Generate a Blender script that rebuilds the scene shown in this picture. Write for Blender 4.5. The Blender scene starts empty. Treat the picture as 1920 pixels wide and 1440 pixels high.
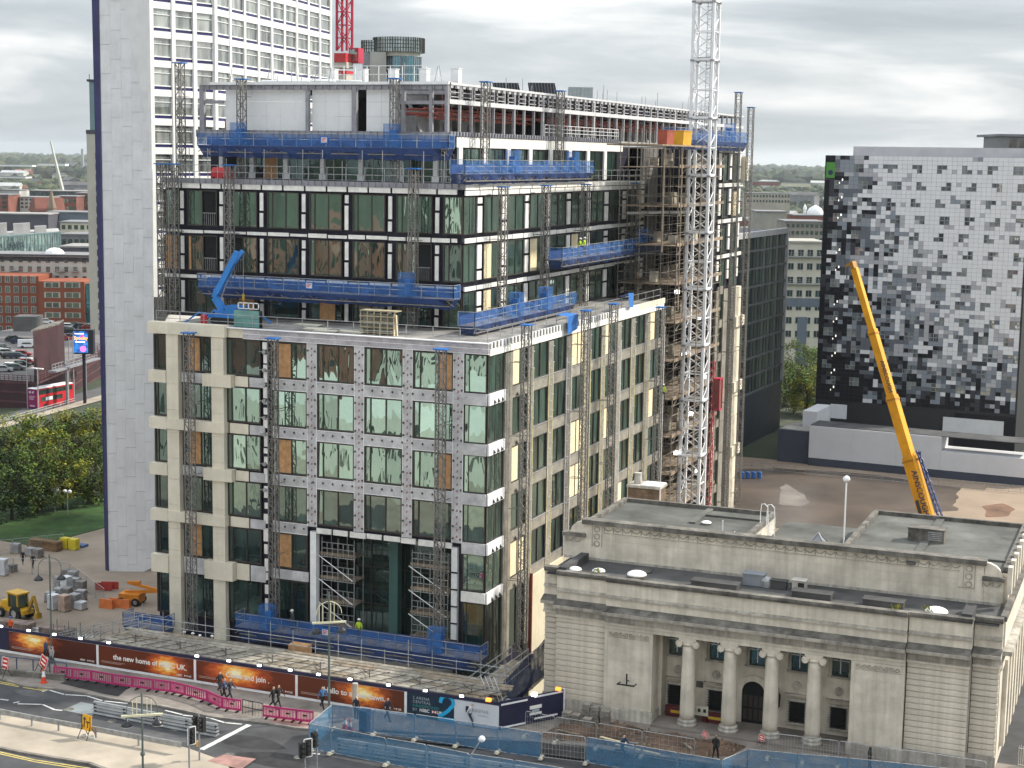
import bpy, bmesh, math, random
from mathutils import Vector, Matrix, noise
R = math.radians
random.seed(7)
S = bpy.context.scene
COL = S.collection

# ------------------------------------------------------------------ camera
CAM = Vector((49.1295, -115.7072, 39.9079))
F = 3046.9
YAW, PITCH, ROLL = R(-22.1383), R(7.98034), R(-0.88641)
fw = Vector((math.sin(YAW) * math.cos(PITCH), math.cos(YAW) * math.cos(PITCH), -math.sin(PITCH)))
_r0 = Vector((math.cos(YAW), -math.sin(YAW), 0)); _u0 = _r0.cross(fw)
ri = _r0 * math.cos(ROLL) - _u0 * math.sin(ROLL); up = _r0 * math.sin(ROLL) + _u0 * math.cos(ROLL)
cd = bpy.data.cameras.new('camera'); cam = bpy.data.objects.new('camera', cd); COL.objects.link(cam)
cd.sensor_width = 36; cd.lens = F / 1920 * 36; cd.clip_start = 1; cd.clip_end = 40000
m = Matrix((ri, up, -fw)).transposed().to_4x4(); m.translation = CAM; cam.matrix_world = m
S.camera = cam

def at(u, v, x=None, y=None, z=None, t=None):
 """surveyed pixel -> the point of the place that lies on a known plane"""
 d = fw + ri * ((u - 960) / F) - up * ((v - 720) / F)
 if x is not None: t = (x - CAM.x) / d.x
 elif y is not None: t = (y - CAM.y) / d.y
 elif z is not None: t = (z - CAM.z) / d.z
 return CAM + d * t

# ------------------------------------------------------------------ world, sun, exposure
SUN_AZ, SUN_EL = 44.0, 36.0          # azimuth measured from +x towards +y
W = bpy.data.worlds.new('World'); S.world = W; W.use_nodes = True
nt = W.node_tree; nt.nodes.clear()
N = nt.nodes.new; L = nt.links.new
out = N('ShaderNodeOutputWorld'); bg = N('ShaderNodeBackground'); bg.inputs['Strength'].default_value = 0.1
sky = N('ShaderNodeTexSky'); sky.sky_type = 'NISHITA'; sky.sun_disc = False
sky.sun_elevation = R(SUN_EL); sky.sun_rotation = R(90 - SUN_AZ); sky.air_density = 1.2; sky.dust_density = 2.0
tc = N('ShaderNodeTexCoord'); mp = N('ShaderNodeMapping'); mp.inputs['Scale'].default_value = (1.7, 1.7, 10.0)
n1 = N('ShaderNodeTexNoise'); n1.inputs['Scale'].default_value = 2.3; n1.inputs['Detail'].default_value = 8; n1.inputs['Roughness'].default_value = 0.56; n1.inputs['Distortion'].default_value = 0.35
cr = N('ShaderNodeValToRGB')
cr.color_ramp.elements[0].position = 0.34; cr.color_ramp.elements[0].color = (0.38, 0.425, 0.465, 1)
cr.color_ramp.elements[1].position = 0.63; cr.color_ramp.elements[1].color = (0.80, 0.81, 0.815, 1)
e = cr.color_ramp.elements.new(0.5); e.color = (0.53, 0.57, 0.60, 1)
sc_ = N('ShaderNodeVectorMath'); sc_.operation = 'SCALE'; sc_.inputs['Scale'].default_value = 9.3
mx = N('ShaderNodeMix'); mx.data_type = 'RGBA'; mx.inputs['Factor'].default_value = 0.93
sx_ = N('ShaderNodeSeparateXYZ'); L(tc.outputs['Generated'], sx_.inputs[0])
ov = N('ShaderNodeMapRange'); ov.inputs['From Min'].default_value = 0; ov.inputs['From Max'].default_value = 1; ov.inputs['To Min'].default_value = 7.2; ov.inputs['To Max'].default_value = 19.0   # an overcast dome is brighter overhead than near the horizon
L(sx_.outputs['Z'], ov.inputs['Value']); L(ov.outputs['Result'], sc_.inputs['Scale'])
L(tc.outputs['Generated'], mp.inputs['Vector']); L(mp.outputs['Vector'], n1.inputs['Vector']); L(n1.outputs['Fac'], cr.inputs['Fac'])
L(cr.outputs['Color'], sc_.inputs[0]); L(sky.outputs['Color'], mx.inputs['A']); L(sc_.outputs['Vector'], mx.inputs['B'])
L(mx.outputs['Result'], bg.inputs['Color']); L(bg.outputs['Background'], out.inputs['Surface'])
sd = bpy.data.lights.new('sun', 'SUN'); sd.energy = 3.8; sd.angle = R(2.5); sd.color = (1.0, 0.93, 0.80)
sun = bpy.data.objects.new('sun', sd); COL.objects.link(sun)
sun.rotation_euler = Vector((-math.cos(R(SUN_EL)) * math.cos(R(SUN_AZ)), -math.cos(R(SUN_EL)) * math.sin(R(SUN_AZ)), -math.sin(R(SUN_EL)))).to_track_quat('-Z', 'Y').to_euler()
V = S.view_settings; V.view_transform = 'Standard'; V.look = 'None'; V.gamma = 1.0; V.exposure = 0.72; V.use_curve_mapping = False
S.cycles.use_denoising = True
S.cycles.max_bounces = 8; S.cycles.transparent_max_bounces = 16; S.cycles.volume_bounces = 0

# ------------------------------------------------------------------ materials
MATS = {}
def mat(name, col, rough=0.75, var=0.18, scale=1.5, metal=0.0, bump=0.0, bscale=None, spec=0.4, streak=0.0, detail=5):
 if name in MATS: return MATS[name]
 M = bpy.data.materials.new(name); M.use_nodes = True; MATS[name] = M
 t = M.node_tree; b = t.nodes['Principled BSDF']
 b.inputs['Roughness'].default_value = rough; b.inputs['Metallic'].default_value = metal; b.inputs['Specular IOR Level'].default_value = spec
 tcn = t.nodes.new('ShaderNodeTexCoord')
 if var > 0 or bump > 0:
  nz = t.nodes.new('ShaderNodeTexNoise'); nz.inputs['Scale'].default_value = scale; nz.inputs['Detail'].default_value = detail
  nz.inputs['Roughness'].default_value = 0.62
  t.links.new(tcn.outputs['Object'], nz.inputs['Vector'])
  r = t.nodes.new('ShaderNodeValToRGB')
  lo = [max(0, c * (1 - 2.0 * var)) for c in col]; hi = [min(1, c * (1 + 1.3 * var)) for c in col]
  r.color_ramp.elements[0].position = 0.30; r.color_ramp.elements[0].color = (*lo, 1)
  r.color_ramp.elements[1].position = 0.72; r.color_ramp.elements[1].color = (*hi, 1)
  t.links.new(nz.outputs['Fac'], r.inputs['Fac'])
  colout = r.outputs['Color']
  if streak > 0:      # rain streaks and grime with a shape of their own
   mpn = t.nodes.new('ShaderNodeMapping'); mpn.inputs['Scale'].default_value = (2.2, 2.2, 0.16)
   t.links.new(tcn.outputs['Object'], mpn.inputs['Vector'])
   n2 = t.nodes.new('ShaderNodeTexNoise'); n2.inputs['Scale'].default_value = 1.3; n2.inputs['Detail'].default_value = 6
   t.links.new(mpn.outputs['Vector'], n2.inputs['Vector'])
   r2 = t.nodes.new('ShaderNodeValToRGB'); g = 1 - streak
   r2.color_ramp.elements[0].position = 0.36; r2.color_ramp.elements[0].color = (g, g, g * 0.98, 1)
   r2.color_ramp.elements[1].position = 0.58; r2.color_ramp.elements[1].color = (1, 1, 1, 1)
   t.links.new(n2.outputs['Fac'], r2.inputs['Fac'])
   mm = t.nodes.new('ShaderNodeMix'); mm.data_type = 'RGBA'; mm.blend_type = 'MULTIPLY'; mm.inputs['Factor'].default_value = 1
   t.links.new(colout, mm.inputs['A']); t.links.new(r2.outputs['Color'], mm.inputs['B']); colout = mm.outputs['Result']
  # every separate object takes a slightly different tone
  oi = t.nodes.new('ShaderNodeObjectInfo'); hs = t.nodes.new('ShaderNodeHueSaturation')
  mr = t.nodes.new('ShaderNodeMapRange'); mr.inputs['To Min'].default_value = 1 - 0.5 * var; mr.inputs['To Max'].default_value = 1 + 0.4 * var
  t.links.new(oi.outputs['Random'], mr.inputs['Value']); t.links.new(mr.outputs['Result'], hs.inputs['Value'])
  t.links.new(colout, hs.inputs['Color']); t.links.new(hs.outputs['Color'], b.inputs['Base Color'])
  if bump > 0:
   n3 = t.nodes.new('ShaderNodeTexNoise'); n3.inputs['Scale'].default_value = bscale or scale * 4; n3.inputs['Detail'].default_value = 4
   t.links.new(tcn.outputs['Object'], n3.inputs['Vector'])
   bp = t.nodes.new('ShaderNodeBump'); bp.inputs['Strength'].default_value = min(1, bump); bp.inputs['Distance'].default_value = 0.08
   t.links.new(n3.outputs['Fac'], bp.inputs['Height']); t.links.new(bp.outputs['Normal'], b.inputs['Normal'])
 else:
  b.inputs['Base Color'].default_value = (*col, 1)
 return M

def glass_mat(name, body, tint, fac=0.5, wave=0.35, rough=0.02, wscale=0.55):
 M = bpy.data.materials.new(name); M.use_nodes = True; MATS[name] = M
 t = M.node_tree; b = t.nodes['Principled BSDF']; o = t.nodes['Material Output']
 b.inputs['Roughness'].default_value = 0.35; b.inputs['Base Color'].default_value = (*body, 1); b.inputs['Specular IOR Level'].default_value = 0.2
 tcn = t.nodes.new('ShaderNodeTexCoord'); oi = t.nodes.new('ShaderNodeObjectInfo')
 # what stands behind the pane: blinds, columns, ceilings, seen as soft tall patches
 mpn = t.nodes.new('ShaderNodeMapping'); mpn.inputs['Scale'].default_value = (0.9, 0.9, 0.22)
 ad = t.nodes.new('ShaderNodeVectorMath'); ad.operation = 'ADD'
 sc = t.nodes.new('ShaderNodeVectorMath'); sc.operation = 'SCALE'; sc.inputs['Scale'].default_value = 37.0
 cx = t.nodes.new('ShaderNodeCombineXYZ')
 for k in range(3): t.links.new(oi.outputs['Random'], cx.inputs[k])
 t.links.new(cx.outputs['Vector'], sc.inputs[0]); t.links.new(tcn.outputs['Object'], ad.inputs[0]); t.links.new(sc.outputs['Vector'], ad.inputs[1])
 t.links.new(ad.outputs['Vector'], mpn.inputs['Vector'])
 n0 = t.nodes.new('ShaderNodeTexNoise'); n0.inputs['Scale'].default_value = 0.9; n0.inputs['Detail'].default_value = 3; t.links.new(mpn.outputs['Vector'], n0.inputs['Vector'])
 r0 = t.nodes.new('ShaderNodeValToRGB'); r0.color_ramp.elements[0].position = 0.36; r0.color_ramp.elements[0].color = (body[0] * .35, body[1] * .35, body[2] * .35, 1)
 r0.color_ramp.elements[1].position = 0.68; r0.color_ramp.elements[1].color = (body[0] * 2.2, body[1] * 2.2, body[2] * 2.0, 1)
 t.links.new(n0.outputs['Fac'], r0.inputs['Fac']); t.links.new(r0.outputs['Color'], b.inputs['Base Color'])
 g = t.nodes.new('ShaderNodeBsdfGlossy'); g.inputs['Color'].default_value = (*tint, 1); g.inputs['Roughness'].default_value = rough
 n1 = t.nodes.new('ShaderNodeTexNoise'); n1.inputs['Scale'].default_value = wscale; n1.inputs['Detail'].default_value = 1; n1.inputs['Distortion'].default_value = 0.7
 mw = t.nodes.new('ShaderNodeMapping'); mw.inputs['Scale'].default_value = (1.5, 1.5, .45); t.links.new(ad.outputs['Vector'], mw.inputs['Vector']); t.links.new(mw.outputs['Vector'], n1.inputs['Vector'])
 bp = t.nodes.new('ShaderNodeBump'); bp.inputs['Strength'].default_value = wave; bp.inputs['Distance'].default_value = 0.12
 t.links.new(n1.outputs['Fac'], bp.inputs['Height']); t.links.new(bp.outputs['Normal'], g.inputs['Normal'])
 mxs = t.nodes.new('ShaderNodeMixShader')
 mr = t.nodes.new('ShaderNodeMapRange'); mr.inputs['To Min'].default_value = fac * 0.72; mr.inputs['To Max'].default_value = min(0.95, fac * 1.25)
 t.links.new(oi.outputs['Random'], mr.inputs['Value']); t.links.new(mr.outputs['Result'], mxs.inputs['Fac'])
 t.links.new(b.outputs['BSDF'], mxs.inputs[1]); t.links.new(g.outputs['BSDF'], mxs.inputs[2]); t.links.new(mxs.outputs['Shader'], o.inputs['Surface'])
 return M

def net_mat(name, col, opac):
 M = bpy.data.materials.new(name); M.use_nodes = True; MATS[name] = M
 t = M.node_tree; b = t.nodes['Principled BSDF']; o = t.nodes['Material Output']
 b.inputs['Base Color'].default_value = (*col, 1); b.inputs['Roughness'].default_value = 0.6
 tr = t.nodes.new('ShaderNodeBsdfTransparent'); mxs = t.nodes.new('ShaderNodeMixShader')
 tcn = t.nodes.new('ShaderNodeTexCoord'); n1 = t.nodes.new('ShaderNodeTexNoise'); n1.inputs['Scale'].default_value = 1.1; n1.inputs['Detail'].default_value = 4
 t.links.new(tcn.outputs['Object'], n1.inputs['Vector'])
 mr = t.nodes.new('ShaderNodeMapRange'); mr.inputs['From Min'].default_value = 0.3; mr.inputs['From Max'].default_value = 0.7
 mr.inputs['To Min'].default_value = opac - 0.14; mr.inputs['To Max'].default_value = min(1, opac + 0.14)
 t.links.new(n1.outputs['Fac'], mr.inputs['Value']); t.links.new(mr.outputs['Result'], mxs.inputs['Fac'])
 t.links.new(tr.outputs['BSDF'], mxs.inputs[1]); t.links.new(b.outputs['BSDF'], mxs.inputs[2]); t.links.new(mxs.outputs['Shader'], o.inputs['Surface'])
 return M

def emit_mat(name, col, s):
 M = bpy.data.materials.new(name); M.use_nodes = True; MATS[name] = M
 b = M.node_tree.nodes['Principled BSDF']; b.inputs['Base Color'].default_value = (*col, 1)
 b.inputs['Emission Color'].default_value = (*col, 1); b.inputs['Emission Strength'].default_value = s
 return M

def foil_mat(name, col, rough, metal, dark, scale):
 """faced insulation: grey sheet with a printed text-like pattern and tape"""
 M = mat(name, col, rough, 0.16, 0.9, metal, 0.35, 3.0)
 t = M.node_tree; b = t.nodes['Principled BSDF']
 src = b.inputs['Base Color'].links[0].from_socket
 tcn = t.nodes.new('ShaderNodeTexCoord'); mpn = t.nodes.new('ShaderNodeMapping'); mpn.inputs['Scale'].default_value = (scale, scale, scale * 3.2)
 vo = t.nodes.new('ShaderNodeTexNoise'); vo.inputs['Scale'].default_value = 2.2; vo.inputs['Detail'].default_value = 8; vo.inputs['Roughness'].default_value = 0.8
 t.links.new(tcn.outputs['Object'], mpn.inputs['Vector']); t.links.new(mpn.outputs['Vector'], vo.inputs['Vector'])
 r = t.nodes.new('ShaderNodeValToRGB'); r.color_ramp.elements[0].position = 0.56; r.color_ramp.elements[0].color = (1, 1, 1, 1)
 r.color_ramp.elements[1].position = 0.62; r.color_ramp.elements[1].color = (dark, dark, dark, 1)
 t.links.new(vo.outputs['Fac'], r.inputs['Fac'])
 mm = t.nodes.new('ShaderNodeMix'); mm.data_type = 'RGBA'; mm.blend_type = 'MULTIPLY'; mm.inputs['Factor'].default_value = 1
 t.links.new(src, mm.inputs['A']); t.links.new(r.outputs['Color'], mm.inputs['B']); t.links.new(mm.outputs['Result'], b.inputs['Base Color'])
 return M

navy = mat('navy_membrane', (0.016, 0.015, 0.032), 0.55, 0.3, 1.0, spec=0.3)
white_ins = mat('white_insulation', (0.74, 0.73, 0.70), 0.8, 0.10, 1.6, bump=0.2)
foil = foil_mat('grey_foil_facing', (0.50, 0.495, 0.51), 0.55, 0.0, 0.55, 1.4)
foil_dark = foil_mat('grey_banded_facing', (0.42, 0.40, 0.43), 0.6, 0.0, 0.45, 1.0)
foil_side = foil_mat('silver_scrim_facing', (0.36, 0.34, 0.30), 0.42, 0.35, 0.35, 1.8)
tape = mat('white_tape', (0.78, 0.78, 0.80), 0.4, 0.05, 2)
ytape = mat('yellow_edge_tape', (0.75, 0.66, 0.34), 0.5, 0.08, 2)
stone = mat('cream_stone', (0.66, 0.61, 0.505), 0.8, 0.06, 0.7, streak=0.05)
frame_b = mat('bronze_frame', (0.055, 0.047, 0.042), 0.45, 0.1, 2, metal=0.3)
dark_in = mat('dark_interior', (0.010, 0.011, 0.013), 0.9, 0.3, 0.4)
ply = mat('plywood', (0.52, 0.29, 0.135), 0.75, 0.16, 2.2, streak=0.12)
ply_pale = mat('pale_board', (0.80, 0.68, 0.46), 0.75, 0.08, 1.8, streak=0.08)
steel = mat('grey_steel', (0.27, 0.27, 0.30), 0.5, 0.12, 1.5, metal=0.2)
steel_l = mat('pale_steel', (0.46, 0.46, 0.48), 0.5, 0.12, 1.5, metal=0.2)
galv = mat('galvanised_steel', (0.40, 0.41, 0.42), 0.45, 0.2, 3, metal=0.5)
mast_g = mat('mast_steel', (0.22, 0.21, 0.20), 0.55, 0.22, 3, metal=0.4)
white_p = mat('white_paint', (0.78, 0.79, 0.80), 0.45, 0.06, 2)
crane_w = mat('crane_white_paint', (0.76, 0.77, 0.80), 0.45, 0.08, 1.0)
concrete = mat('concrete', (0.36, 0.34, 0.31), 0.9, 0.22, 0.6, bump=0.3)
screed = mat('terrace_screed', (0.24, 0.23, 0.22), 0.9, 0.3, 0.5, bump=0.3)
roofing = mat('grey_roofing', (0.062, 0.062, 0.064), 0.8, 0.3, 0.35, bump=0.2)
roof_g = mat('mossy_roofing', (0.092, 0.094, 0.086), 0.85, 0.3, 0.3, bump=0.2)
timber = mat('scaffold_boards', (0.25, 0.205, 0.155), 0.85, 0.3, 1.2, streak=0.2)
redpipe = mat('red_oxide_pipe', (0.24, 0.055, 0.04), 0.5, 0.2, 1.5)
red_p = mat('red_paint', (0.50, 0.03, 0.035), 0.45, 0.12, 1.5)
blue_p = mat('blue_paint', (0.02, 0.13, 0.42), 0.45, 0.12, 1.5)
black_r = mat('black_rubber', (0.015, 0.015, 0.016), 0.7, 0.2, 3)
limest = mat('portland_stone', (0.63, 0.575, 0.49), 0.85, 0.13, 0.55, bump=0.3, bscale=5, streak=0.14)
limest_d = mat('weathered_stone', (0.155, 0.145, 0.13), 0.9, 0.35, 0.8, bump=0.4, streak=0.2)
limest_m = mat('grey_weathered_stone', (0.46, 0.43, 0.38), 0.88, 0.2, 0.6, bump=0.3, streak=0.3)
brick = mat('brown_brick', (0.17, 0.115, 0.075), 0.9, 0.3, 1.2, bump=0.4)
asph = mat('asphalt', (0.062, 0.063, 0.068), 0.88, 0.25, 0.35, bump=0.15, bscale=8)
asph_n = mat('fresh_asphalt', (0.026, 0.026, 0.028), 0.85, 0.3, 0.8)
paving = mat('paving', (0.205, 0.18, 0.16), 0.88, 0.22, 0.4, bump=0.1)
paving_l = mat('pale_concrete_paving', (0.34, 0.295, 0.24), 0.88, 0.14, 0.25)
kerbst = mat('kerb_stone', (0.22, 0.20, 0.18), 0.85, 0.25, 1)
line_w = mat('white_road_paint', (0.55, 0.55, 0.54), 0.7, 0.2, 2)
line_y = mat('yellow_road_paint', (0.50, 0.40, 0.12), 0.7, 0.2, 2)
soil = mat('sandy_soil', (0.27, 0.205, 0.15), 0.95, 0.25, 0.15, bump=0.4)
earth = mat('dug_earth', (0.12, 0.075, 0.05), 0.95, 0.35, 0.6, bump=0.8)
grassm = mat('lawn', (0.035, 0.085, 0.018), 0.95, 0.3, 0.4, bump=0.4, bscale=6)
leaf_y = mat('sun_tinted_leaves', (0.28, 0.28, 0.03), 0.7, 0.35, 0.5, spec=0.2)  # yellow sunlight is put into this leaf colour
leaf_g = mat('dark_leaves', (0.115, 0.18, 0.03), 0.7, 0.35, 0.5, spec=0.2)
bark = mat('bark', (0.09, 0.07, 0.05), 0.9, 0.3, 2)
g_front = glass_mat('coated_glass', (0.030, 0.052, 0.048), (0.44, 0.60, 0.54), 0.62, 0.20, wscale=0.7)
g_side = glass_mat('side_glass', (0.022, 0.045, 0.04), (0.50, 0.62, 0.58), 0.34, 0.14)
g_dark = glass_mat('dark_glass', (0.010, 0.026, 0.024), (0.45, 0.58, 0.55), 0.22, 0.14)
g_office = glass_mat('office_glass', (0.05, 0.055, 0.055), (0.55, 0.58, 0.56), 0.5, 0.05)
net_b = net_mat('blue_debris_net', (0.035, 0.15, 0.43), 0.38)
g_tower = glass_mat('tower_glass', (.20, .215, .22), (.60, .62, .62), 0.42, 0.03)
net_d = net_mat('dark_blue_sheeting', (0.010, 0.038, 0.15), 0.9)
net_f = net_mat('blue_fence_mesh', (0.05, 0.17, 0.31), 0.62)

# ------------------------------------------------------------------ mesh and object helpers
class MB:
 def __init__(s): s.v = []; s.f = []; s.m = []; s.cur = 0
 def mi(s, k): s.cur = k; return s
 def face(s, pts):
  n = len(s.v); s.v += [tuple(p) for p in pts]; s.f.append(tuple(range(n, n + len(pts)))); s.m.append(s.cur)
 def hexa(s, p):
  n = len(s.v); s.v += [tuple(q) for q in p]
  for f in ((3, 2, 1, 0), (4, 5, 6, 7), (0, 1, 5, 4), (1, 2, 6, 5), (2, 3, 7, 6), (3, 0, 4, 7)):
   s.f.append(tuple(n + i for i in f)); s.m.append(s.cur)
  return s
 def box(s, x0, x1, y0, y1, z0, z1):
  if x0 > x1: x0, x1 = x1, x0
  if y0 > y1: y0, y1 = y1, y0
  if z0 > z1: z0, z1 = z1, z0
  return s.hexa([(x0, y0, z0), (x1, y0, z0), (x1, y1, z0), (x0, y1, z0), (x0, y0, z1), (x1, y0, z1), (x1, y1, z1), (x0, y1, z1)])
 def bar(s, p, q, w, h=None, n=4, w2=None):
  p = Vector(p); q = Vector(q); d = (q - p)
  if d.length < 1e-6: return s
  d.normalize(); a = Vector((0, 0, 1)) if abs(d.z) < 0.95 else Vector((1, 0, 0))
  sx = d.cross(a).normalized(); sy = sx.cross(d); h = h or w
  if n == 4:
   c = [(-1, -1), (1, -1), (1, 1), (-1, 1)]
   k = (w2 / w) if w2 else 1
   return s.hexa([p + sx * (i * w / 2) + sy * (j * h / 2) for i, j in c] + [q + sx * (i * w * k / 2) + sy * (j * h * k / 2) for i, j in c])
  b = len(s.v); w2 = w2 if w2 is not None else w
  for c, r in ((p, w / 2), (q, w2 / 2)):
   for i in range(n):
    t = 2 * math.pi * i / n; s.v.append(tuple(c + sx * (r * math.cos(t)) + sy * (r * math.sin(t))))
  for i in range(n):
   j = (i + 1) % n; s.f.append((b + i, b + j, b + n + j, b + n + i)); s.m.append(s.cur)
  s.f.append(tuple(b + i for i in reversed(range(n)))); s.m.append(s.cur); s.f.append(tuple(b + n + i for i in range(n))); s.m.append(s.cur)
  return s
 def path(s, pts, w, n=5):
  for a, b in zip(pts, pts[1:]): s.bar(a, b, w, n=n)
  return s
 def prism(s, poly, z0, z1):
  n = len(poly); b = len(s.v)
  s.v += [(x, y, z0) for x, y in poly] + [(x, y, z1) for x, y in poly]
  s.f.append(tuple(b + i for i in reversed(range(n)))); s.m.append(s.cur); s.f.append(tuple(b + n + i for i in range(n))); s.m.append(s.cur)
  for i in range(n):
   j = (i + 1) % n; s.f.append((b + i, b + j, b + n + j, b + n + i)); s.m.append(s.cur)
  return s
 def lathe(s, prof, c=(0, 0, 0), n=12):
  b = len(s.v); c = Vector(c)
  for r, z in prof:
   for i in range(n):
    t = 2 * math.pi * i / n; s.v.append((c.x + r * math.cos(t), c.y + r * math.sin(t), c.z + z))
  for k in range(len(prof) - 1):
   for i in range(n):
    j = (i + 1) % n; s.f.append((b + k * n + i, b + k * n + j, b + (k + 1) * n + j, b + (k + 1) * n + i)); s.m.append(s.cur)
  s.f.append(tuple(b + i for i in reversed(range(n)))); s.m.append(s.cur)
  s.f.append(tuple(b + (len(prof) - 1) * n + i for i in range(n))); s.m.append(s.cur)
  return s
 def mesh(s, name, mats, off=(0, 0, 0), smooth=False):
  me = bpy.data.meshes.new(name); ox, oy, oz = off
  me.from_pydata([(x - ox, y - oy, z - oz) for x, y, z in s.v], [], s.f)
  for k in (mats if isinstance(mats, (list, tuple)) else [mats]): me.materials.append(k)
  if any(s.m): me.polygons.foreach_set('material_index', s.m)
  if smooth: me.polygons.foreach_set('use_smooth', [True] * len(me.polygons))
  me.update(); return me

ORD = ('first', 'second', 'third', 'fourth', 'fifth', 'sixth', 'seventh', 'eighth', 'ninth', 'tenth', 'eleventh', 'twelfth')
def link(name, data, parent=None):
 o = bpy.data.objects.new(name, data); COL.objects.link(o)
 if parent is not None: o.parent = parent
 return o
def tag(o, label, cat, group=None):
 o['label'] = label; o['category'] = cat
 if group: o['group'] = group
 return o
def thing(name, loc, label, cat, group=None, rz=0):
 o = link(name, None); o.location = loc; o.rotation_euler = (0, 0, rz); o.empty_display_size = 0.3
 return tag(o, label, cat, group)
def org(o):
 while o.parent is not None: o = o.parent
 return o.location
def part(name, mb, mats, parent, local=False, smooth=False, label=None, stuff=False):
 """mesh given in world coordinates unless local; becomes a child of parent"""
 o = link(name, mb.mesh(name, mats, (0, 0, 0) if local else org(parent), smooth), parent)
 if label: o['label'] = label
 if stuff: o['kind'] = 'stuff'
 return o
def inst(name, me, parent, loc=(0, 0, 0), rot=(0, 0, 0), scale=None):
 o = link(name, me, parent); o.location = loc; o.rotation_euler = rot
 if scale: o.scale = scale
 return o
def struct(name, mb, mats, smooth=False, kind='structure'):
 o = link(name, mb.mesh(name, mats, smooth=smooth)); o['kind'] = kind; return o
def one(name, mb, mats, label, cat, group=None, loc=None, smooth=False):
 """a thing that is a single mesh, its origin at loc"""
 l = loc or (0, 0, 0)
 o = link(name, mb.mesh(name, mats, l, smooth)); o.location = l
 return tag(o, label, cat, group)
def dup(root, loc, rz=0, label=None, scale=None):
 r = root.copy(); COL.objects.link(r); r.location = loc; r.rotation_euler = (0, 0, rz)
 if scale: r.scale = scale
 if label: r['label'] = label
 for ch in list(root.children):
  c = ch.copy(); COL.objects.link(c); c.parent = r
  for g in list(ch.children):
   d = g.copy(); COL.objects.link(d); d.parent = c
 return r
def text_mesh(s, size, ext=0.008, bold=0.0, align='LEFT', spacing=1.0, shear=0):
 c = bpy.data.curves.new('lettering', 'FONT'); c.body = s; c.size = size; c.extrude = ext; c.offset = bold; c.align_x = align
 c.space_character = spacing; c.resolution_u = 3; c.shear = shear
 o = bpy.data.objects.new('lettering', c); COL.objects.link(o)
 dg = bpy.context.evaluated_depsgraph_get(); me = bpy.data.meshes.new_from_object(o.evaluated_get(dg))
 bpy.data.objects.remove(o); bpy.data.curves.remove(c); return me
def text(name, s, size, mtl, parent, M, ext=0.008, bold=0.0, align='LEFT', spacing=1.0):
 """lettering on a face: M maps text plane (x right, y up, z out) to the parent's own frame"""
 me = text_mesh(s, size, ext, bold, align, spacing); me.name = name; me.transform(M); me.materials.append(mtl)
 return link(name, me, parent)
def frame_M(o, xdir, zdir):
 x = Vector(xdir).normalized(); z = Vector(zdir).normalized(); y = z.cross(x)
 M = Matrix((x, y, z)).transposed().to_4x4(); M.translation = Vector(o); return M
# ------------------------------------------------------------------ terrain
def sstep(a, b, x):
 t = max(0, min(1, (x - a) / (b - a))); return t * t * (3 - 2 * t)
def ground_z(x, y):
 d = math.hypot(x - 49, y + 115)
 z = -10 - 5 * sstep(-110, -210, x) * sstep(40, 120, y)
 if d > 700:
  k = sstep(700, 2500, d)
  z = z * (1 - k) + k * (-15 + 14 * noise.noise((x / 1400, y / 1400, 3.3)) + 12 * sstep(5000, 10000, d) * noise.noise((x / 2600 + 5, y / 2600, 9.1)))
 return z
def terrain_mat():
 M = mat('suburban_land', (0.060, 0.068, 0.045), 0.95, 0.30, 0.004, bump=0)
 t = M.node_tree; b = t.nodes['Principled BSDF']; tcn = t.nodes.new('ShaderNodeTexCoord')
 src = b.inputs['Base Color'].links[0].from_socket
 v = t.nodes.new('ShaderNodeTexNoise'); v.inputs['Scale'].default_value = 0.02; v.inputs['Detail'].default_value = 8; v.inputs['Roughness'].default_value = 0.75
 t.links.new(tcn.outputs['Object'], v.inputs['Vector'])
 r = t.nodes.new('ShaderNodeValToRGB'); el = r.color_ramp.elements
 el[0].position = 0.42; el[0].color = (0.022, 0.035, 0.016, 1); el[1].position = 0.66; el[1].color = (0.15, 0.13, 0.115, 1)
 x = el.new(0.54); x.color = (0.045, 0.06, 0.026, 1)
 t.links.new(v.outputs['Fac'], r.inputs['Fac'])
 mm = t.nodes.new('ShaderNodeMix'); mm.data_type = 'RGBA'; mm.inputs['Factor'].default_value = 0.7
 t.links.new(src, mm.inputs['A']); t.links.new(r.outputs['Color'], mm.inputs['B']); t.links.new(mm.outputs['Result'], b.inputs['Base Color'])
 return M
g = MB(); rings = [0, 60, 120, 180, 240, 300, 360, 430, 520, 650, 850, 1100, 1400, 1800, 2300, 2900, 3600, 4500, 5500, 6700, 8000, 9500, 11000, 12500]; NS = 96
g.v.append((49, -115, -10))
for rr in rings[1:]:
 for i in range(NS):
  a = 2 * math.pi * i / NS; x, y = 49 + rr * math.sin(a), -115 + rr * math.cos(a); g.v.append((x, y, ground_z(x, y)))
for i in range(NS):
 g.f.append((0, 1 + (i + 1) % NS, 1 + i)); g.m.append(0)
for k in range(len(rings) - 2):
 for i in range(NS):
  a, b_ = 1 + k * NS + i, 1 + k * NS + (i + 1) % NS; g.f.append((a, b_, b_ + NS, a + NS)); g.m.append(0)
struct('ground', g, terrain_mat(), smooth=True)

def sheet(name, pts, z, mtl, thick=None):
 mb = MB()
 pts = [(p[0], p[1]) for p in pts]
 area = sum(a[0] * b[1] - b[0] * a[1] for a, b in zip(pts, pts[1:] + pts[:1]))
 if area < 0: pts.reverse()
 if thick: mb.prism(pts, z - thick, z)
 else: mb.face([(x, y, z) for x, y in pts])
 return struct(name, mb, mtl)
G = lambda u, v, z=0: at(u, v, z=z)
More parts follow.
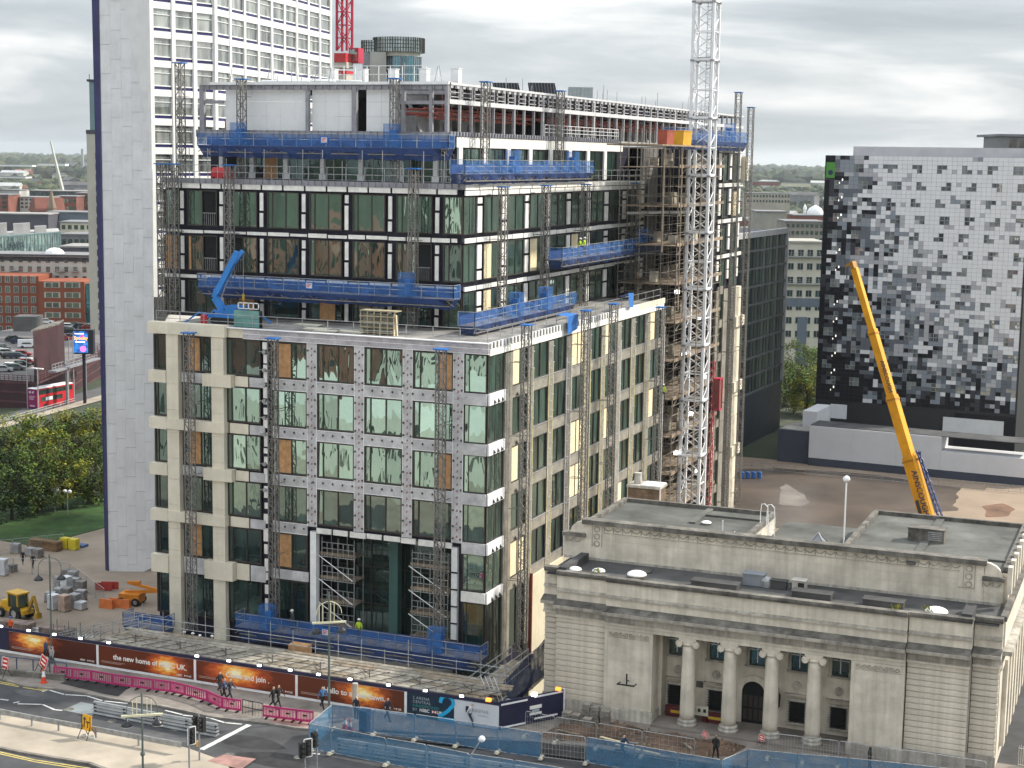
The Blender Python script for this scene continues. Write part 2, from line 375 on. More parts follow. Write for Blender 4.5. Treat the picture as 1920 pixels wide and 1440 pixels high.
# the raised street: solid embankment, street top at z = 0
emb = [(-160, -14.4), (7.2, -13.6), (7.2, 17.5), (47, 17.5), (47, 60), (150, 60), (150, -116), (-160, -116)]
mb = MB(); mb.prism(list(reversed(emb)), -10.4, 0.0); struct('road', mb, asph)
kerb = [(-170, 1236), (0, 1274), (50, 1288), (138, 1297), (250, 1319), (302, 1325), (402, 1346), (505, 1358), (560, 1367), (800, 1384), (1000, 1392), (1100, 1402), (1290, 1427), (1500, 1452), (2050, 1520)]
kp = [G(u, v) for u, v in kerb]
inner = [(60, -4), (60, 17), (44.5, 17), (44.5, -6.5), (7.4, -6.5), (7.4, -13.9), (-100, -14.5)]
sheet('pavement', [(p.x, p.y) for p in kp] + inner, 0.12, paving, 0.119)
mb = MB()
for a, b_ in zip(kp, kp[1:]): mb.bar((a.x, a.y, 0.065), (b_.x, b_.y, 0.065), 0.26, 0.135)
struct('kerb', mb, kerbst)
ap = [(-160, 1318), (0, 1343), (95, 1358), (250, 1386), (350, 1405), (420, 1430), (455, 1475), (200, 1445), (167, 1433), (55, 1415), (0, 1404), (-160, 1372)]
sheet('concrete_apron', [G(u, v) for u, v in ap], 0.12, paving_l, 0.119)
ak = [G(u, v) for u, v in ap[6:]]
mb = MB()
for a, b_ in zip(ak, ak[1:]): mb.bar((a.x, a.y, 0.065), (b_.x, b_.y, 0.065), 0.26, 0.136)
struct('apron_kerb', mb, kerbst)
def lines(name, segs, w, mtl, z=0.006):
 mb = MB()
 for (a, b_) in segs:
  p, q = G(*a), G(*b_); d = (q - p).normalized(); n_ = Vector((-d.y, d.x, 0)) * (w / 2)
  mb.face([(c.x, c.y, z) for c in (p + n_, p - n_, q - n_, q + n_)][::-1])
 return struct(name, mb, mtl)
lines('white_zigzag_marking', [((79, 1297), (90, 1293)), ((92.5, 1294), (120, 1302)), ((122.5, 1302.5), (161.7, 1304.7)), ((163, 1305), (191.7, 1313.8)), ((196, 1314.5), (240, 1319)),
 ((309.8, 1332), (342, 1340)), ((343, 1341), (392, 1346)), ((393, 1346), (421, 1355)), ((422, 1355), (453.5, 1358)), ((0, 1311), (16, 1313)), ((-40, 1304), (-20, 1307)), ((25, 1318), (36, 1316)), ((33, 1319.7), (78, 1320.8)), ((80, 1321), (103, 1331)), ((104, 1331), (117, 1332)),
 ((640, 1402), (690, 1408)), ((560, 1411), (600, 1414))], 0.16, line_w)
lines('white_stop_line', [((377.5, 1405.6), (467, 1359))], 0.42, line_w)
lines('double_yellow_line', [((-60, 1267), (35, 1285)), ((43, 1286.5), (85, 1293.3)), ((-60, 1270), (35, 1287.6)), ((43, 1289), (85, 1295.5)), ((-60, 1397), (0, 1410)), ((0, 1410), (66, 1425)), ((66, 1425), (170, 1441)), ((-60, 1400.5), (0, 1413.5)), ((0, 1413.5), (66, 1428.5)), ((66, 1428.5), (170, 1445))], 0.12, line_y, 0.007)
sheet('grey_painted_island', [G(u, v) for u, v in ((117.5, 1331.7), (151.7, 1316.3), (180, 1321.5), (174, 1342), (150, 1338))], 0.008, mat('grey_road_paint', (0.17, 0.195, 0.205), 0.8, 0.15, 0.8))
sheet('tarmac_patch', [G(u, v) for u, v in ((112, 1284), (135, 1276), (200, 1284), (243, 1291), (222, 1309), (190, 1303))], 0.128, asph_n)
sheet('tarmac_repair', [G(u, v) for u, v in ((640, 1380), (720, 1372), (1010, 1392), (1330, 1436), (1290, 1450), (930, 1408))], 0.128, asph_n)
sheet('pink_tactile_paving', [G(u, v) for u, v in ((505, 1357), (520, 1344), (596, 1355), (572, 1369))], 0.127, mat('pink_paving', (0.30, 0.17, 0.15), 0.85, 0.2, 1))
sheet('pink_crossing_ramp', [G(u, v) for u, v in ((388, 1430), (420, 1418), (480, 1426), (452, 1446))], 0.128, MATS['pink_paving'])
for i, (u, v, a_, b_) in enumerate(((150, 1365, 34, 6), (300, 1383, 46, 7), (470, 1392, 60, 9), (240, 1300, 26, 4), (520, 1425, 70, 10), (60, 1300, 40, 5))):
 q = G(u, v); pts_ = [(q.x + (a_ / 25) * math.cos(t) * (1 + .2 * math.sin(3 * t + i)), q.y + (b_ / 8) * math.sin(t)) for t in [k * .52 for k in range(12)]]
 sheet('worn_tarmac_patch', pts_, .0045, (asph_n, mat('worn_tarmac', (.085, .085, .088), .85, .3, .6))[i % 2])
for i, (u, v) in enumerate(((210, 1352), (330, 1368), (430, 1415), (560, 1420), (130, 1330))):
 q = G(u, v); mb = MB(); mb.lathe([(.34, .006), (.34, .016), (.30, .016)], (q.x, q.y, 0), 14); one('manhole_cover', mb, limest_d, ('round iron cover in the road by the painted island', 'round iron cover in the road by the second steel barrier', 'round iron cover below the stop line', 'round iron cover before the blue fence', 'round iron cover in the lane at the left')[i], 'manhole cover', 'iron covers in the road', (q.x, q.y, 0))
# loose dug ground before the bank
rs = random.Random(3)
mb = MB(); pts = [G(u, v, 0.12) for u, v in ((1005, 1383), (1060, 1352), (1130, 1352), (1230, 1372), (1330, 1388), (1400, 1400), (1370, 1418), (1280, 1420), (1180, 1402), (1090, 1392))]
c = sum(pts, Vector()) / len(pts)
ringpts = []
for k, s_ in enumerate((1.0, 0.8, 0.6, 0.4, 0.2)):
 ring = []
 for i in range(40):
  f_ = i / 40 * len(pts); a, b_ = pts[int(f_)], pts[(int(f_) + 1) % len(pts)]; p = a.lerp(b_, f_ % 1); p = c.lerp(p, s_)
  ring.append((p.x, p.y, 0.125 + (0 if k == 0 else 0.05 + 0.24 * (noise.noise(p * 0.9) + 0.45) + rs.uniform(-0.05, 0.08))))
 ringpts.append(ring)
for a, b_ in zip(ringpts, ringpts[1:]):
 for i in range(40):
  j = (i + 1) % 40; mb.face([a[i], a[j], b_[j], b_[i]])
mb.face(ringpts[-1]); struct('dug_ground', mb, earth)
mb = MB()
for i in range(260):
 f_ = rs.random() * len(pts); a, b_ = pts[int(f_)], pts[(int(f_) + 1) % len(pts)]; p = c.lerp(a.lerp(b_, f_ % 1), math.sqrt(rs.random()) * 1.02)
 r_ = rs.uniform(0.05, 0.16); zz = 0.2 + 0.24 * (noise.noise(p * 0.9) + 0.45)
 q = [(p.x + r_ * math.cos(t + i) * rs.uniform(.7, 1.2), p.y + r_ * math.sin(t + i), zz) for t in (0, 1.6, 3.1, 4.7)]
 mb.hexa([(x, y, z - r_) for x, y, z in q] + [(x * .6 + p.x * .4, y * .6 + p.y * .4, z + r_ * .6) for x, y, z in q])
o = struct('rubble', mb, mat('pale_rubble', (0.26, 0.19, 0.14), 0.9, 0.35, 2), kind='stuff'); tag(o, 'broken stone and clods scattered over the dug ground before the bank', 'rubble')
# lower ground beyond: cleared site on the right, square on the left
sheet('cleared_site', [(7.5, 17.7), (7.5, 60), (-8, 108), (-30, 150), (70, 150), (75, 17.7)], -9.9, None or mat('wet_sandy_ground', (0.30, 0.225, 0.165), 0.9, 0.2, 0.05, bump=0.3, bscale=0.8))
wet = mat('wet_brown_mud', (0.105, 0.078, 0.058), 0.35, 0.28, 0.09, bump=0.2, bscale=0.5, spec=0.5)
def blob(name, px, z, mtl, seed, n=48, amp=0.10):
 pp = [G(u, v, z) for u, v in px]; cc = sum(pp, Vector()) / len(pp); o_ = []
 for i in range(n):
  f_ = i / n * len(pp); a, b_ = pp[int(f_)], pp[(int(f_) + 1) % len(pp)]; p = a.lerp(b_, f_ % 1)
  o_.append(cc + (p - cc) * (1 + amp * noise.noise(p * 0.35 + Vector((seed, 0, 0)))))
 return sheet(name, [(p.x, p.y) for p in o_], z, mtl)
blob('wet_ground', [(1385, 880), (1515, 878), (1700, 900), (1800, 915), (1800, 935), (1790, 955), (1740, 965), (1700, 1000), (1380, 985)], -9.88, wet, 1.0)
blob('wet_stain', [(1845, 950), (1880, 944), (1905, 955), (1890, 967), (1850, 968)], -9.875, mat('rust_mud', (0.16, 0.085, 0.05), 0.8, 0.25, 0.3), 4.0, amp=0.3)
blob('puddle_reflection', [(1462, 944), (1464, 915), (1475, 908), (1500, 922), (1520, 942), (1500, 950)], -9.87, mat('puddle_reflection_tint', (0.20, 0.17, 0.145), 0.35, 0.2, 0.3, spec=0.5), 7.0, amp=.25)  # puddle: the sky's reflection is put into its paler colour
sheet('square_paving', [(-31.5, -14.3), (-170, -14.3), (-150, 60), (-75, 60), (-31.5, 30)], -9.9, mat('square_paving', (0.29, 0.235, 0.185), 0.9, 0.14, 0.16, bump=0.15))
lawn = [G(u, v, -9.8) for u, v in ((-140, 1030), (0, 1012), (60, 1022), (130, 1006), (190, 990), (230, 978), (230, 935), (110, 925), (-140, 930))]
sheet('lawn', [(p.x, p.y) for p in lawn], -9.8, grassm, 0.15)

# ------------------------------------------------------------------ the block the photograph is taken from: its front is what the panes mirror
PALE = mat('opposite_pale_wall', (0.62, 0.62, 0.58), 0.8, 0.06, 0.4)
sheet('unseen_reflector_sheet', [(-120, -57), (90, -57), (90, -40), (-120, -40)], 0.1, paving_l, 0.09)  # unseen pale sheet added to brighten what the lower panes mirror
ob = thing('opposite_building', (40, -125, 0), 'pale flat roofed block across the street below the viewpoint', 'building')
mb = MB(); mb.box(-70, 130, -150, -117.2, 0, 38.0); part('wall', mb, PALE, ob)
mb = MB()
for k in range(9):
 for i in range(40): mb.box(-67 + i * 5, -64.6 + i * 5, -117.26, -117.15, 2 + k * 4, 4.3 + k * 4)
part('window', mb, g_office, ob, stuff=True)
lw = thing('unseen_low_block', (0, -68, 0), 'unseen low pale block with square windows, added for the panes to mirror', 'building')  # block out of view, added and sized for its reflection in the panes
mb = MB(); mb.box(-75, 58, -80, -57.2, 0, 9.6); part('wall', mb, PALE, lw)
mb = MB()
for k in range(2):
 for i in range(33): mb.box(-73 + i * 4, -71.4 + i * 4, -57.25, -57.1, 2.2 + k * 3.8, 4.0 + k * 3.8)
part('window', mb, g_office, lw, stuff=True)
for i, (x0, x1, h, c_) in enumerate(((-150, -74, 24, (0.22, 0.10, 0.075)), (134, 190, 30, (0.20, 0.09, 0.07)))):
 o = thing('brick_building', ((x0 + x1) / 2, -125, 0), ('lower', 'taller')[i] + ' red brick block beside the pale block across the street', 'building')
 mb = MB(); mb.box(x0, x1, -150, -112, 0, h); part('wall', mb, mat('opposite_brick', c_, 0.9, 0.15, 0.5), o)
 mb = MB()
 for k in range(int(h / 4)):
  for j in range(int((x1 - x0) / 5)): mb.box(x0 + 2 + j * 5, x0 + 4.4 + j * 5, -112.0, -111.92, 1.5 + k * 4, 3.6 + k * 4)
 part('window', mb, g_dark, o, stuff=True)
# ------------------------------------------------------------------ the office building under construction
HB = thing('office_building', (-15, 20, -10), 'unfinished office block with white boards, grey foil and green glass, half clad in cream stone', 'building')
def fb(mb, ax, a0, a1, d0, d1, z0, z1, pl):
 if ax == 'x': return mb.box(a0, a1, pl - d1, pl - d0, z0, z1)
 return mb.box(pl + d0, pl + d1, a0, a1, z0, z1)
rw = random.Random(11)
def window(ax, a0, a1, z0, z1, pl, mull=(0.5,), glass=None, frame=None, fr=0.13, boards=(), opens=(), depth=0.10, rails=False):
 """frame > panes, boards. mull, boards and opens are fractions of the width"""
 frame = frame or frame_b; glass = glass or g_front
 mb = MB(); w = a1 - a0
 fb(mb, ax, a0, a0 + fr, 0, depth, z0, z1, pl); fb(mb, ax, a1 - fr, a1, 0, depth, z0, z1, pl)
 fb(mb, ax, a0 + fr, a1 - fr, 0, depth, z0, z0 + fr, pl); fb(mb, ax, a0 + fr, a1 - fr, 0, depth, z1 - fr * .8, z1, pl)
 for f_ in mull: fb(mb, ax, a0 + w * f_ - 0.04, a0 + w * f_ + 0.04, 0, depth * .8, z0 + fr, z1 - fr * .8, pl)
 o = part('window', mb, frame, HB)
 cuts = [0] + list(mull) + [1]
 for i, (p, q) in enumerate(zip(cuts, cuts[1:])):
  c0, c1 = a0 + w * p + (fr if p == 0 else 0.04), a0 + w * q - (fr if q == 1 else 0.04)
  if i in opens:
   b2 = MB(); fb(b2, ax, c0, c1, -0.25, -0.12, z0 + fr, z1 - fr, pl); part('opening_shade', b2, dark_in, o)  # near-black sheet stands for the unlit room behind
   b2 = MB(); fb(b2, ax, c0, c1, 0.02, 0.06, z0 + 1.15, z0 + 1.2, pl); n_ = 7
   for j in range(n_ + 1):
    t = c0 + (c1 - c0) * j / n_; fb(b2, ax, t - .012, t + .012, 0.02, 0.05, z0 + fr, z0 + 1.15, pl)
   part('safety_rail', b2, galv, o); continue
  if i in boards:
   b2 = MB(); fb(b2, ax, c0, c1, 0.0, 0.05, z0 + fr, z1 - fr, pl)
   part('board', b2, ply_pale if ax == 'y' else ply, o); continue
  b2 = MB(); fb(b2, ax, c0, c1, -0.04, 0.012, z0 + fr, z1 - fr * .8, pl)
  tx, tz = rw.gauss(0, .006), rw.gauss(0, .010)          # no two panes hang quite in one plane
  ca, cz = (c0 + c1) / 2, (z0 + z1) / 2
  b2.v = [((vx, vy + tx * (vx - ca) + tz * (vz - cz), vz) if ax == 'x' else (vx + tx * (vy - ca) + tz * (vz - cz), vy, vz)) for vx, vy, vz in b2.v]
  part('pane', b2, glass, o)
 return o
def board(ax, a0, a1, z0, z1, pl, mtl=None, d0=0.06, d1=0.16, name='insulation_board'):
 mb = MB(); fb(mb, ax, a0, a1, d0, d1, z0, z1, pl); return part(name, mb, mtl or white_ins, HB)

ZR = [24.5 - 4 * k for k in range(6)]; HW = 3.03
# dark membrane behind everything, with the entrance hall left open
mb = MB()
mb.box(-30.9, -15.7, 0.28, 47.0, -10, 25.0); mb.box(-2.85, -0.28, 0.28, 47.0, -10, 25.0); mb.box(-15.7, -2.85, 0.28, 47.0, 9.0, 25.0); mb.box(-15.7, -2.85, 4.0, 47.0, -10, 9.0)
mb.box(-36.5, -6.95, 10.28, 62.0, 25.0, 37.0); mb.box(-35.5, -10.6, 16.3, 100, 37.0, 41.2)
part('membrane', mb, navy, HB)
mb = MB(); mb.box(-30.9, -7.0, 47.0, 62, -10, 25.0); mb.box(-28, -11, 62.0, 66.5, -10, 41.0); mb.box(-30, -7.5, 66.5, 100, 25, 41.2); mb.box(-30, -0.3, 66.5, 77.9, -10, 41.2)
part('rear_membrane', mb, navy, HB)
mb = MB(); mb.box(-31.1, 0.05, 0.05, 47.1, 25.0, 25.2); part('terrace_deck', mb, screed, HB)
mb = MB(); mb.box(-36.7, -6.6, 10.0, 62.0, 37.1, 37.35); part('upper_terrace_deck', mb, screed, HB)

# front, lower block --------------------------------------------------------
FC = [(-30.95, -29.3), (-28.1, -24.9), (-23.8, -20.45), (-19.4, -16.0), (-15.1, -11.65), (-10.76, -7.3), (-6.43, -2.9)]
for r_, zt in enumerate(ZR):
 zb = zt - HW if r_ < 5 else 0.2
 for c_, (a0, a1) in enumerate(FC):
  if r_ >= 4 and c_ >= 4: continue
  bo, op, ml = (), (), (0.16, 0.56)
  gl = (g_front, g_front, g_front, g_side)[r_] if (c_ >= 3 and r_ < 4) else g_dark
  if c_ == 0: ml, gl = (0.22, 0.75), g_dark
  if c_ == 1 and r_ in (0, 2, 4): bo = (1,)
  if c_ == 3 and r_ in (0, 2, 4): bo, ml = (1,), (0.14, 0.56)
  if c_ == 6 and r_ in (0, 2): bo, ml = (2,), (0.18, 0.62)
  if c_ == 2: gl = g_dark if r_ in (0, 4, 5) else g_front
  window('x', a0, a1, zb, zt, 0.12 if c_ < 3 else 0.02, ml, gl, boards=bo, depth=0.12)
 # corner glass, both faces
 if r_ < 5:
  window('x', -1.98, -0.06, zt - HW, zt, 0.02, (0.22,), g_front, fr=0.09, depth=0.05)
  window('y', 0.06, 3.2, zt - HW, zt, -0.02, (0.5,), g_side, fr=0.07, depth=0.05)
 else:
  window('x', -1.98, -0.06, -1.6, zt, 0.02, (0.2,), g_dark, fr=0.09, depth=0.05); window('y', 0.06, 3.2, -3, zt, -0.02, (0.5,), g_dark, fr=0.07, depth=0.05)
# cream stone: two piers and their beams, standing proud
PS = -0.62
def slab(x0, x1, z0, z1, y0=-0.62, y1=0.1, name='stone_panel'):
 mb = MB(); mb.box(x0 + .008, x1 - .008, y0, y1, z0 + .008, z1 - .008); return part(name, mb, stone, HB)
for z0, z1 in ((24.62, 25.62),):
 for x0, x1 in ((-31.1, -30.2), (-30.2, -29.0), (-29.0, -27.0), (-27.0, -24.8), (-24.8, -23.5)): slab(x0, x1, z0, z1)
for (x0, x1) in ((-29.35, -28.15), (-24.9, -23.7)):
 zz = 24.62; k = 0
 for zc in (22.7 if x0 < -28 else 23.6, 20.4, 18.2, 16.2, 14.0, 12.2, 10.0, 7.9, 6.0, 3.6, 1.2, -2.6):
  slab(x0, x1, zc, zz, -0.5, 0.1); zz = zc
for r_ in range(5):
 zt = ZR[r_] - HW - 0.05; zb = ZR[r_ + 1] + 0.02
 if r_ == 4: zb -= 0.55
 slab(-31.1, -29.35, zb - .06, zt + .04)
 if r_ in (1, 3):
  for x0, x1 in ((-29.35, -27.6), (-27.6, -26.2), (-26.2, -24.9)): slab(x0, x1, zb, zt, -0.62)
  slab(-24.9, -23.6, zb, zt, -0.64)
 else:
  slab(-25.7, -22.9, zb - .08, zt + .06, -0.66)
  board('x', -28.1, -26.9, zb + .05, zt, 0, foil, 0.02, 0.12, 'facing_board'); board('x', -26.85, -25.75, zb + .05, zt, 0, foil, 0.02, 0.12, 'facing_board')
 board('x', -23.4 if r_ in (1, 3) else -22.85, -21.6, zb + .03, zt - .02, 0, stone, 0.02, 0.10, 'facing_board')
 board('x', -21.45, -20.0, zb + .06, zt - .05, 0, foil, 0.02, 0.13, 'facing_board')
# open pier between the stone and the foil: boards in pieces on the membrane
zz = 24.4
while zz > 0.6:
 h = rw.uniform(0.3, 1.25); g_ = rw.uniform(0.12, 0.5)
 board('x', -20.2 + rw.uniform(0, .12), -19.72 + rw.uniform(-.1, .06), max(0.2, zz - h), zz, 0, white_ins, 0.02, 0.1); zz -= h + g_
mb = MB()
for z_ in (23.6, 22.2, 20.9, 19.5, 18.1, 16.8, 14.2, 12.0, 10.4): mb.lathe([(0.16, 0), (0.16, 0.05), (0.09, 0.05), (0.09, 0.1)], (0, 0, 0), 10)
mb = MB()
for z_ in (23.6, 22.1, 20.9, 19.5, 18.1, 16.7, 14.2, 12.0):
 mb.bar((-20.0, 0.0, z_), (-20.0, -0.28, z_), 0.34, n=10); mb.bar((-20.5, -0.15, z_), (-19.5, -0.15, z_), 0.06)
part('bracket', mb, galv, HB, stuff=True)
# foil piers and spandrels
for x0, x1 in ((-15.95, -15.15), (-11.6, -10.8), (-7.25, -6.48), (-2.85, -2.02)):
 zz = 24.62
 for zc in (21.0, 17.0, 13.0, 9.3):
  board('x', x0, x1, zc + .015, zz, 0, foil, 0.02, 0.16, 'foil_panel'); zz = zc
 mb = MB(); mb.box(x0 - .05, x0, -0.155, -0.10, 9.3, 24.6); mb.box(x1, x1 + .05, -0.155, -0.10, 9.3, 24.6); part('edge_tape', mb, tape, HB)
for r_ in range(4):
 zt = ZR[r_] - HW - .02; zb = ZR[r_ + 1] + .02
 for x0, x1 in ((-19.35, -16.0), (-15.12, -11.62), (-10.78, -7.28), (-6.45, -2.88)):
  if r_ == 3 and x0 > -16: continue
  board('x', x0, x1, zb, zt, 0, foil, 0.02, 0.12, 'foil_panel')
  mb = MB(); fb(mb, 'x', x0, x1, .1, .135, zt - .05, zt + .0, 0); fb(mb, 'x', x0, x1, .1, .135, zb, zb + .05, 0); part('edge_tape', mb, tape, HB)
mb = MB(); ra = random.Random(5)     # steel angles bolted through the facing
for r_ in range(4):
 for x in [-19 + .9 * k for k in range(18)]:
  z_ = ZR[r_] - HW - .42
  if r_ < 3 or x < -16: mb.box(x - .05, x + .05, -.22, -.12, z_ - .06, z_ + .09)
 for x0 in (-15.55, -11.2, -6.86, -2.44):
  for z_ in (-.6, -1.9, -2.9): mb.box(x0 - .38, x0 - .27, -.25, -.16, ZR[r_] + z_, ZR[r_] + z_ + .14); mb.box(x0 + .27, x0 + .38, -.25, -.16, ZR[r_] + z_ - .05, ZR[r_] + z_ + .1)
part('fixing_angle', mb, frame_b, HB, stuff=True)
mb = MB()
for x0 in (-15.55, -11.2, -6.86, -2.44):
 for k in range(28):
  z_ = 9.7 + k * .53; w = .09; mb.face([(x0 - w, -.163, z_), (x0 + w * .6, -.163, z_ + .05), (x0 + w, -.163, z_ + .2), (x0 - w * .3, -.163, z_ + .24)])
part('printed_mark', mb, mat('red_print', (0.30, 0.12, 0.12), 0.8, 0.1, 2), HB, stuff=True)
# parapet band of the front
for z0, z1 in ((24.62, 24.98), (25.03, 25.4)):
 xs = [-22.0, -19.0, -16.1, -13.2, -10.3, -7.4, -4.5, -2.2, 0.12]
 for a, b_ in zip(xs, xs[1:]): board('x', a, b_ - .01, z0, z1, 0, foil_dark, 0.05, 0.2, 'foil_panel')
mb = MB(); mb.box(-31.1, 0.15, -0.34, 0.1, 25.4, 25.47); mb.box(-22, .15, -.225, .0, 24.985, 25.025); mb.box(-22, .15, -.225, 0, 24.58, 24.62); part('parapet_capping', mb, tape, HB)
board('x', -23.45, -22.0, 24.62, 25.36, 0, stone, 0.02, 0.12, 'facing_board')
# first floor boxes round the entrance
for r_ in (4,):
 board('x', -19.4, -15.9, ZR[5] + .05, ZR[4] - HW - .1, 0, foil, .02, .14, 'foil_panel')
board('x', -2.0, 0.05, 4.6, 5.42, 0, white_ins, .02, .2)
for r_ in range(4): board('x', -2.0, 0.02, ZR[r_ + 1] + .02, ZR[r_] - HW - .02, 0, foil, .06, .2, 'foil_panel')
xs = [-15.1 + i * 1.55 for i in range(9)]
for a, b_ in zip(xs, xs[1:]): board('x', a, b_ - rw.uniform(.05, .25), 8.75 + rw.uniform(0, .12), 9.25, 0, white_ins, .05, .2)
for x0, x1 in ((-15.75, -15.2), (-2.9, -2.4)):
 mb = MB(); mb.box(x0, x1, -.1, .5, -1, 8.9); part('entrance_column', mb, white_p, HB)
mb = MB()
for z_ in (1.2, 2.6, 4.0, 5.4, 6.8): mb.box(-2.95, -2.35, -.14, -.04, z_, z_ + .12)
part('column_band', mb, black_r, HB)
# recessed glass wall of the entrance hall
gx = [-15.1, -12.0, -8.9, -6.0, -3.0]
for a, b_ in zip(gx, gx[1:]):
 for z0, z1 in ((-1.0, 2.2), (2.2, 5.4), (5.4, 8.9)): window('x', a, b_, z0, z1, 3.8, (), g_dark, fr=0.05, depth=.08)
mb = MB(); mb.box(-9.6, -8.8, 2.2, 3.0, -2, 8.9); part('hall_column', mb, mat('teal_column', (0.05, 0.12, 0.11), 0.5, 0.1, 1), HB)

# right hand face, lower block ------------------------------------------------
RC = [(4.9, 8.2), (9.44, 12.9), (14.1, 17.3), (18.7, 22.0), (23.75, 26.6), (27.75, 31.0), (32.5, 35.5), (36.95, 40.0), (41.75, 45.5)]
RB = {(0, 0): 0, (0, 3): 9, (0, 5): 0, (0, 8): 0, (2, 8): 0, (2, 3): 9, (2, 5): 0, (2, 0): 0, (4, 0): 9, (4, 6): 0, (3, 3): 9}
for r_, zt in enumerate(ZR):
 for c_, (a0, a1) in enumerate(RC):
  if r_ == 5 and c_ > 0: continue
  k = RB.get((r_, c_)); bo = (0, 1) if k == 9 else ((k,) if k is not None else ())
  window('y', a0, a1, zt - HW if r_ < 5 else -.5, zt, -0.02, (0.5,), g_side if r_ < 4 else g_dark, boards=bo, fr=.09, depth=.12)
  if r_ < 4: pass
 zb = (ZR[r_ + 1] + .02) if r_ < 5 else -2; zs = zt - HW - .02
 if r_ < 5:
  board('y', 0.0, 3.3, zb, zs, 0, tape, .04, .2, 'foil_panel'); board('y', 4.85, 8.25, zb, zs, 0, foil_side if r_ else foil_side, .02, .14, 'foil_panel')
  for (p, q), (p2, q2) in zip(RC[1:], RC[2:] + [(46.6, 0)]):
   board('y', p - .1, p2 - 1.15 if p2 < 46 else 46.6, zb, zs, 0, foil_side, .02, .13, 'foil_panel')
  mb = MB(); fb(mb, 'y', 9.3, 46.7, .02, .2, zs - .02, zs + .04, 0); part('sill', mb, galv, HB)
edges = [(3.3, 4.8)] + [(q + .02, p2 - .05) for (p, q), (p2, q2) in zip(RC, RC[1:])] + [(45.55, 46.8)]
for i, (p, q) in enumerate(edges):
 zz = 24.3
 for zc in (20.9, 16.9, 12.9, 8.9, 4.9, -1):
  board('y', p, q, zc + .015, zz, 0, foil_side, .03, .17, 'foil_panel'); zz = zc
 if i > 0:
  mb = MB(); fb(mb, 'y', p, p + .07, .165, .2, 0, 22.5, 0); fb(mb, 'y', q - .07, q, .165, .2, 0, 22.5, 0); part('edge_tape', mb, ytape if i % 3 else tape, HB)
mb = MB(); ra = random.Random(9)
for (p, q) in edges[1:]:
 for k in range(17):
  z_ = 1 + k * 1.4; mb.bar((.16, p + .3, z_), (.34, p + .3, z_), .09, n=5); mb.bar((.16, q - .3, z_ + .5), (.34, q - .3, z_ + .5), .09, n=5)
part('fixing_bolt', mb, white_p, HB, stuff=True)
mb = MB()
for r_ in range(5):
 for y_ in (.9, 1.7, 2.5, 5.7, 7.0):
  z_ = ZR[r_] - HW - .85; mb.hexa([(.2, y_, z_), (.32, y_, z_), (.32, y_ + .3, z_), (.2, y_ + .3, z_), (.2, y_, z_ + .3), (.22, y_, z_ + .3), (.22, y_ + .06, z_ + .3), (.2, y_ + .06, z_ + .3)])
part('fixing_angle', mb, black_r, HB, stuff=True)
y_ = 0.1; 
while y_ < 46.2:                        # white boards and the slotted parapet
 L_ = rw.uniform(2.2, 3.0); board('y', y_, min(46.6, y_ + L_) - .06, 24.45, 24.98, 0, white_ins, .05, .17); y_ += L_
mb = MB(); y_ = 0.15
while y_ < 30:
 mb.box(.06, .2, y_, y_ + .34, 25.0, 25.5); y_ += .72
mb.box(.0, .06, .1, 30, 25.0, 25.5); part('parapet_slat', mb, mat('white_slat', (0.66, 0.66, 0.66), 0.7, .1, 1), HB, stuff=True)
mb = MB(); y_ = .5
while y_ < 30:
 mb.box(.06, .10, y_ - .0, y_ + .36, 25.02, 25.46); y_ += .72
part('parapet_slot', mb, black_r, HB, stuff=True)
for a, b_ in ((30.2, 34), (34.1, 38), (38.1, 42), (42.1, 46.6)): board('y', a, b_, 25.0, 25.55, 0, tape if a < 38 else stone, .02, .16)
# ground storey beside the bank: cream wall and red pipe
mb = MB(); mb.box(-.2, 0.3, 9.2, 46.5, -9.9, 4.6); part('cream_wall', mb, mat('cream_render', (0.62, 0.56, 0.42), .85, .06, .5, streak=.06), HB)
mb = MB(); mb.bar((.42, 9.0, -5), (.42, 9.0, 5.0), .3, n=8); part('drain_pipe', mb, redpipe, HB)

# upper block -------------------------------------------------------------------
YU, XU = 10.0, -6.7
ZU = [36.45, 32.4, 28.35]; HU = 3.2
PX = [-34.45, -30.3, -26.15, -21.9, -17.65, -13.45, -9.0]
edgesx = [-36.45] + PX + [-6.72]
for r_, zt in enumerate(ZU):
 zb = zt - HU if r_ < 2 else 25.25
 for i, (a, b_) in enumerate(zip(edgesx, edgesx[1:])):
  a0 = a + (.0 if i == 0 else .52); b0 = b_ - (.52 if i < 7 else .0)
  ml, bo, op, gl = (.16, .58), (), (), g_front
  if i == 1 and r_ < 2: ml, op = (.5,), (1,)
  if i == 2 and r_ == 1: ml, op, = (.52,), (0,)
  if i == 0 and r_ == 1: bo, ml = (0, 1), (.55,)
  if i == 1 and r_ == 1: ml, bo, op = (.12, .52), (0,), (2,)
  if i == 6 and r_ == 1: ml, op = (.16, .58), (2,)
  if r_ == 2: gl = g_dark
  if r_ == 2 and i == 2: ml, bo = (.35, .9), (1,)
  if r_ == 2 and i == 4: ml, bo = (.3, .8), (1,)
  if i == 7: ml, gl = (.3,), (g_front if r_ == 0 else g_dark)
  window('x', a0, b0, zb, zt, YU, ml, gl, boards=bo, opens=op, fr=.11, depth=.1)
 for x in PX:                         # white strips on the piers, in pieces
  cut = rw.choice((0.33, 0.45, 0.6, 0.72)); h = zt - zb
  board('x', x - .19, x + .15, zb + .1, zb + h * cut - .12, YU, white_ins, .1, .2); board('x', x - .17, x + .17, zb + h * cut + .1, zt - .1, YU, white_ins, .1, .2)
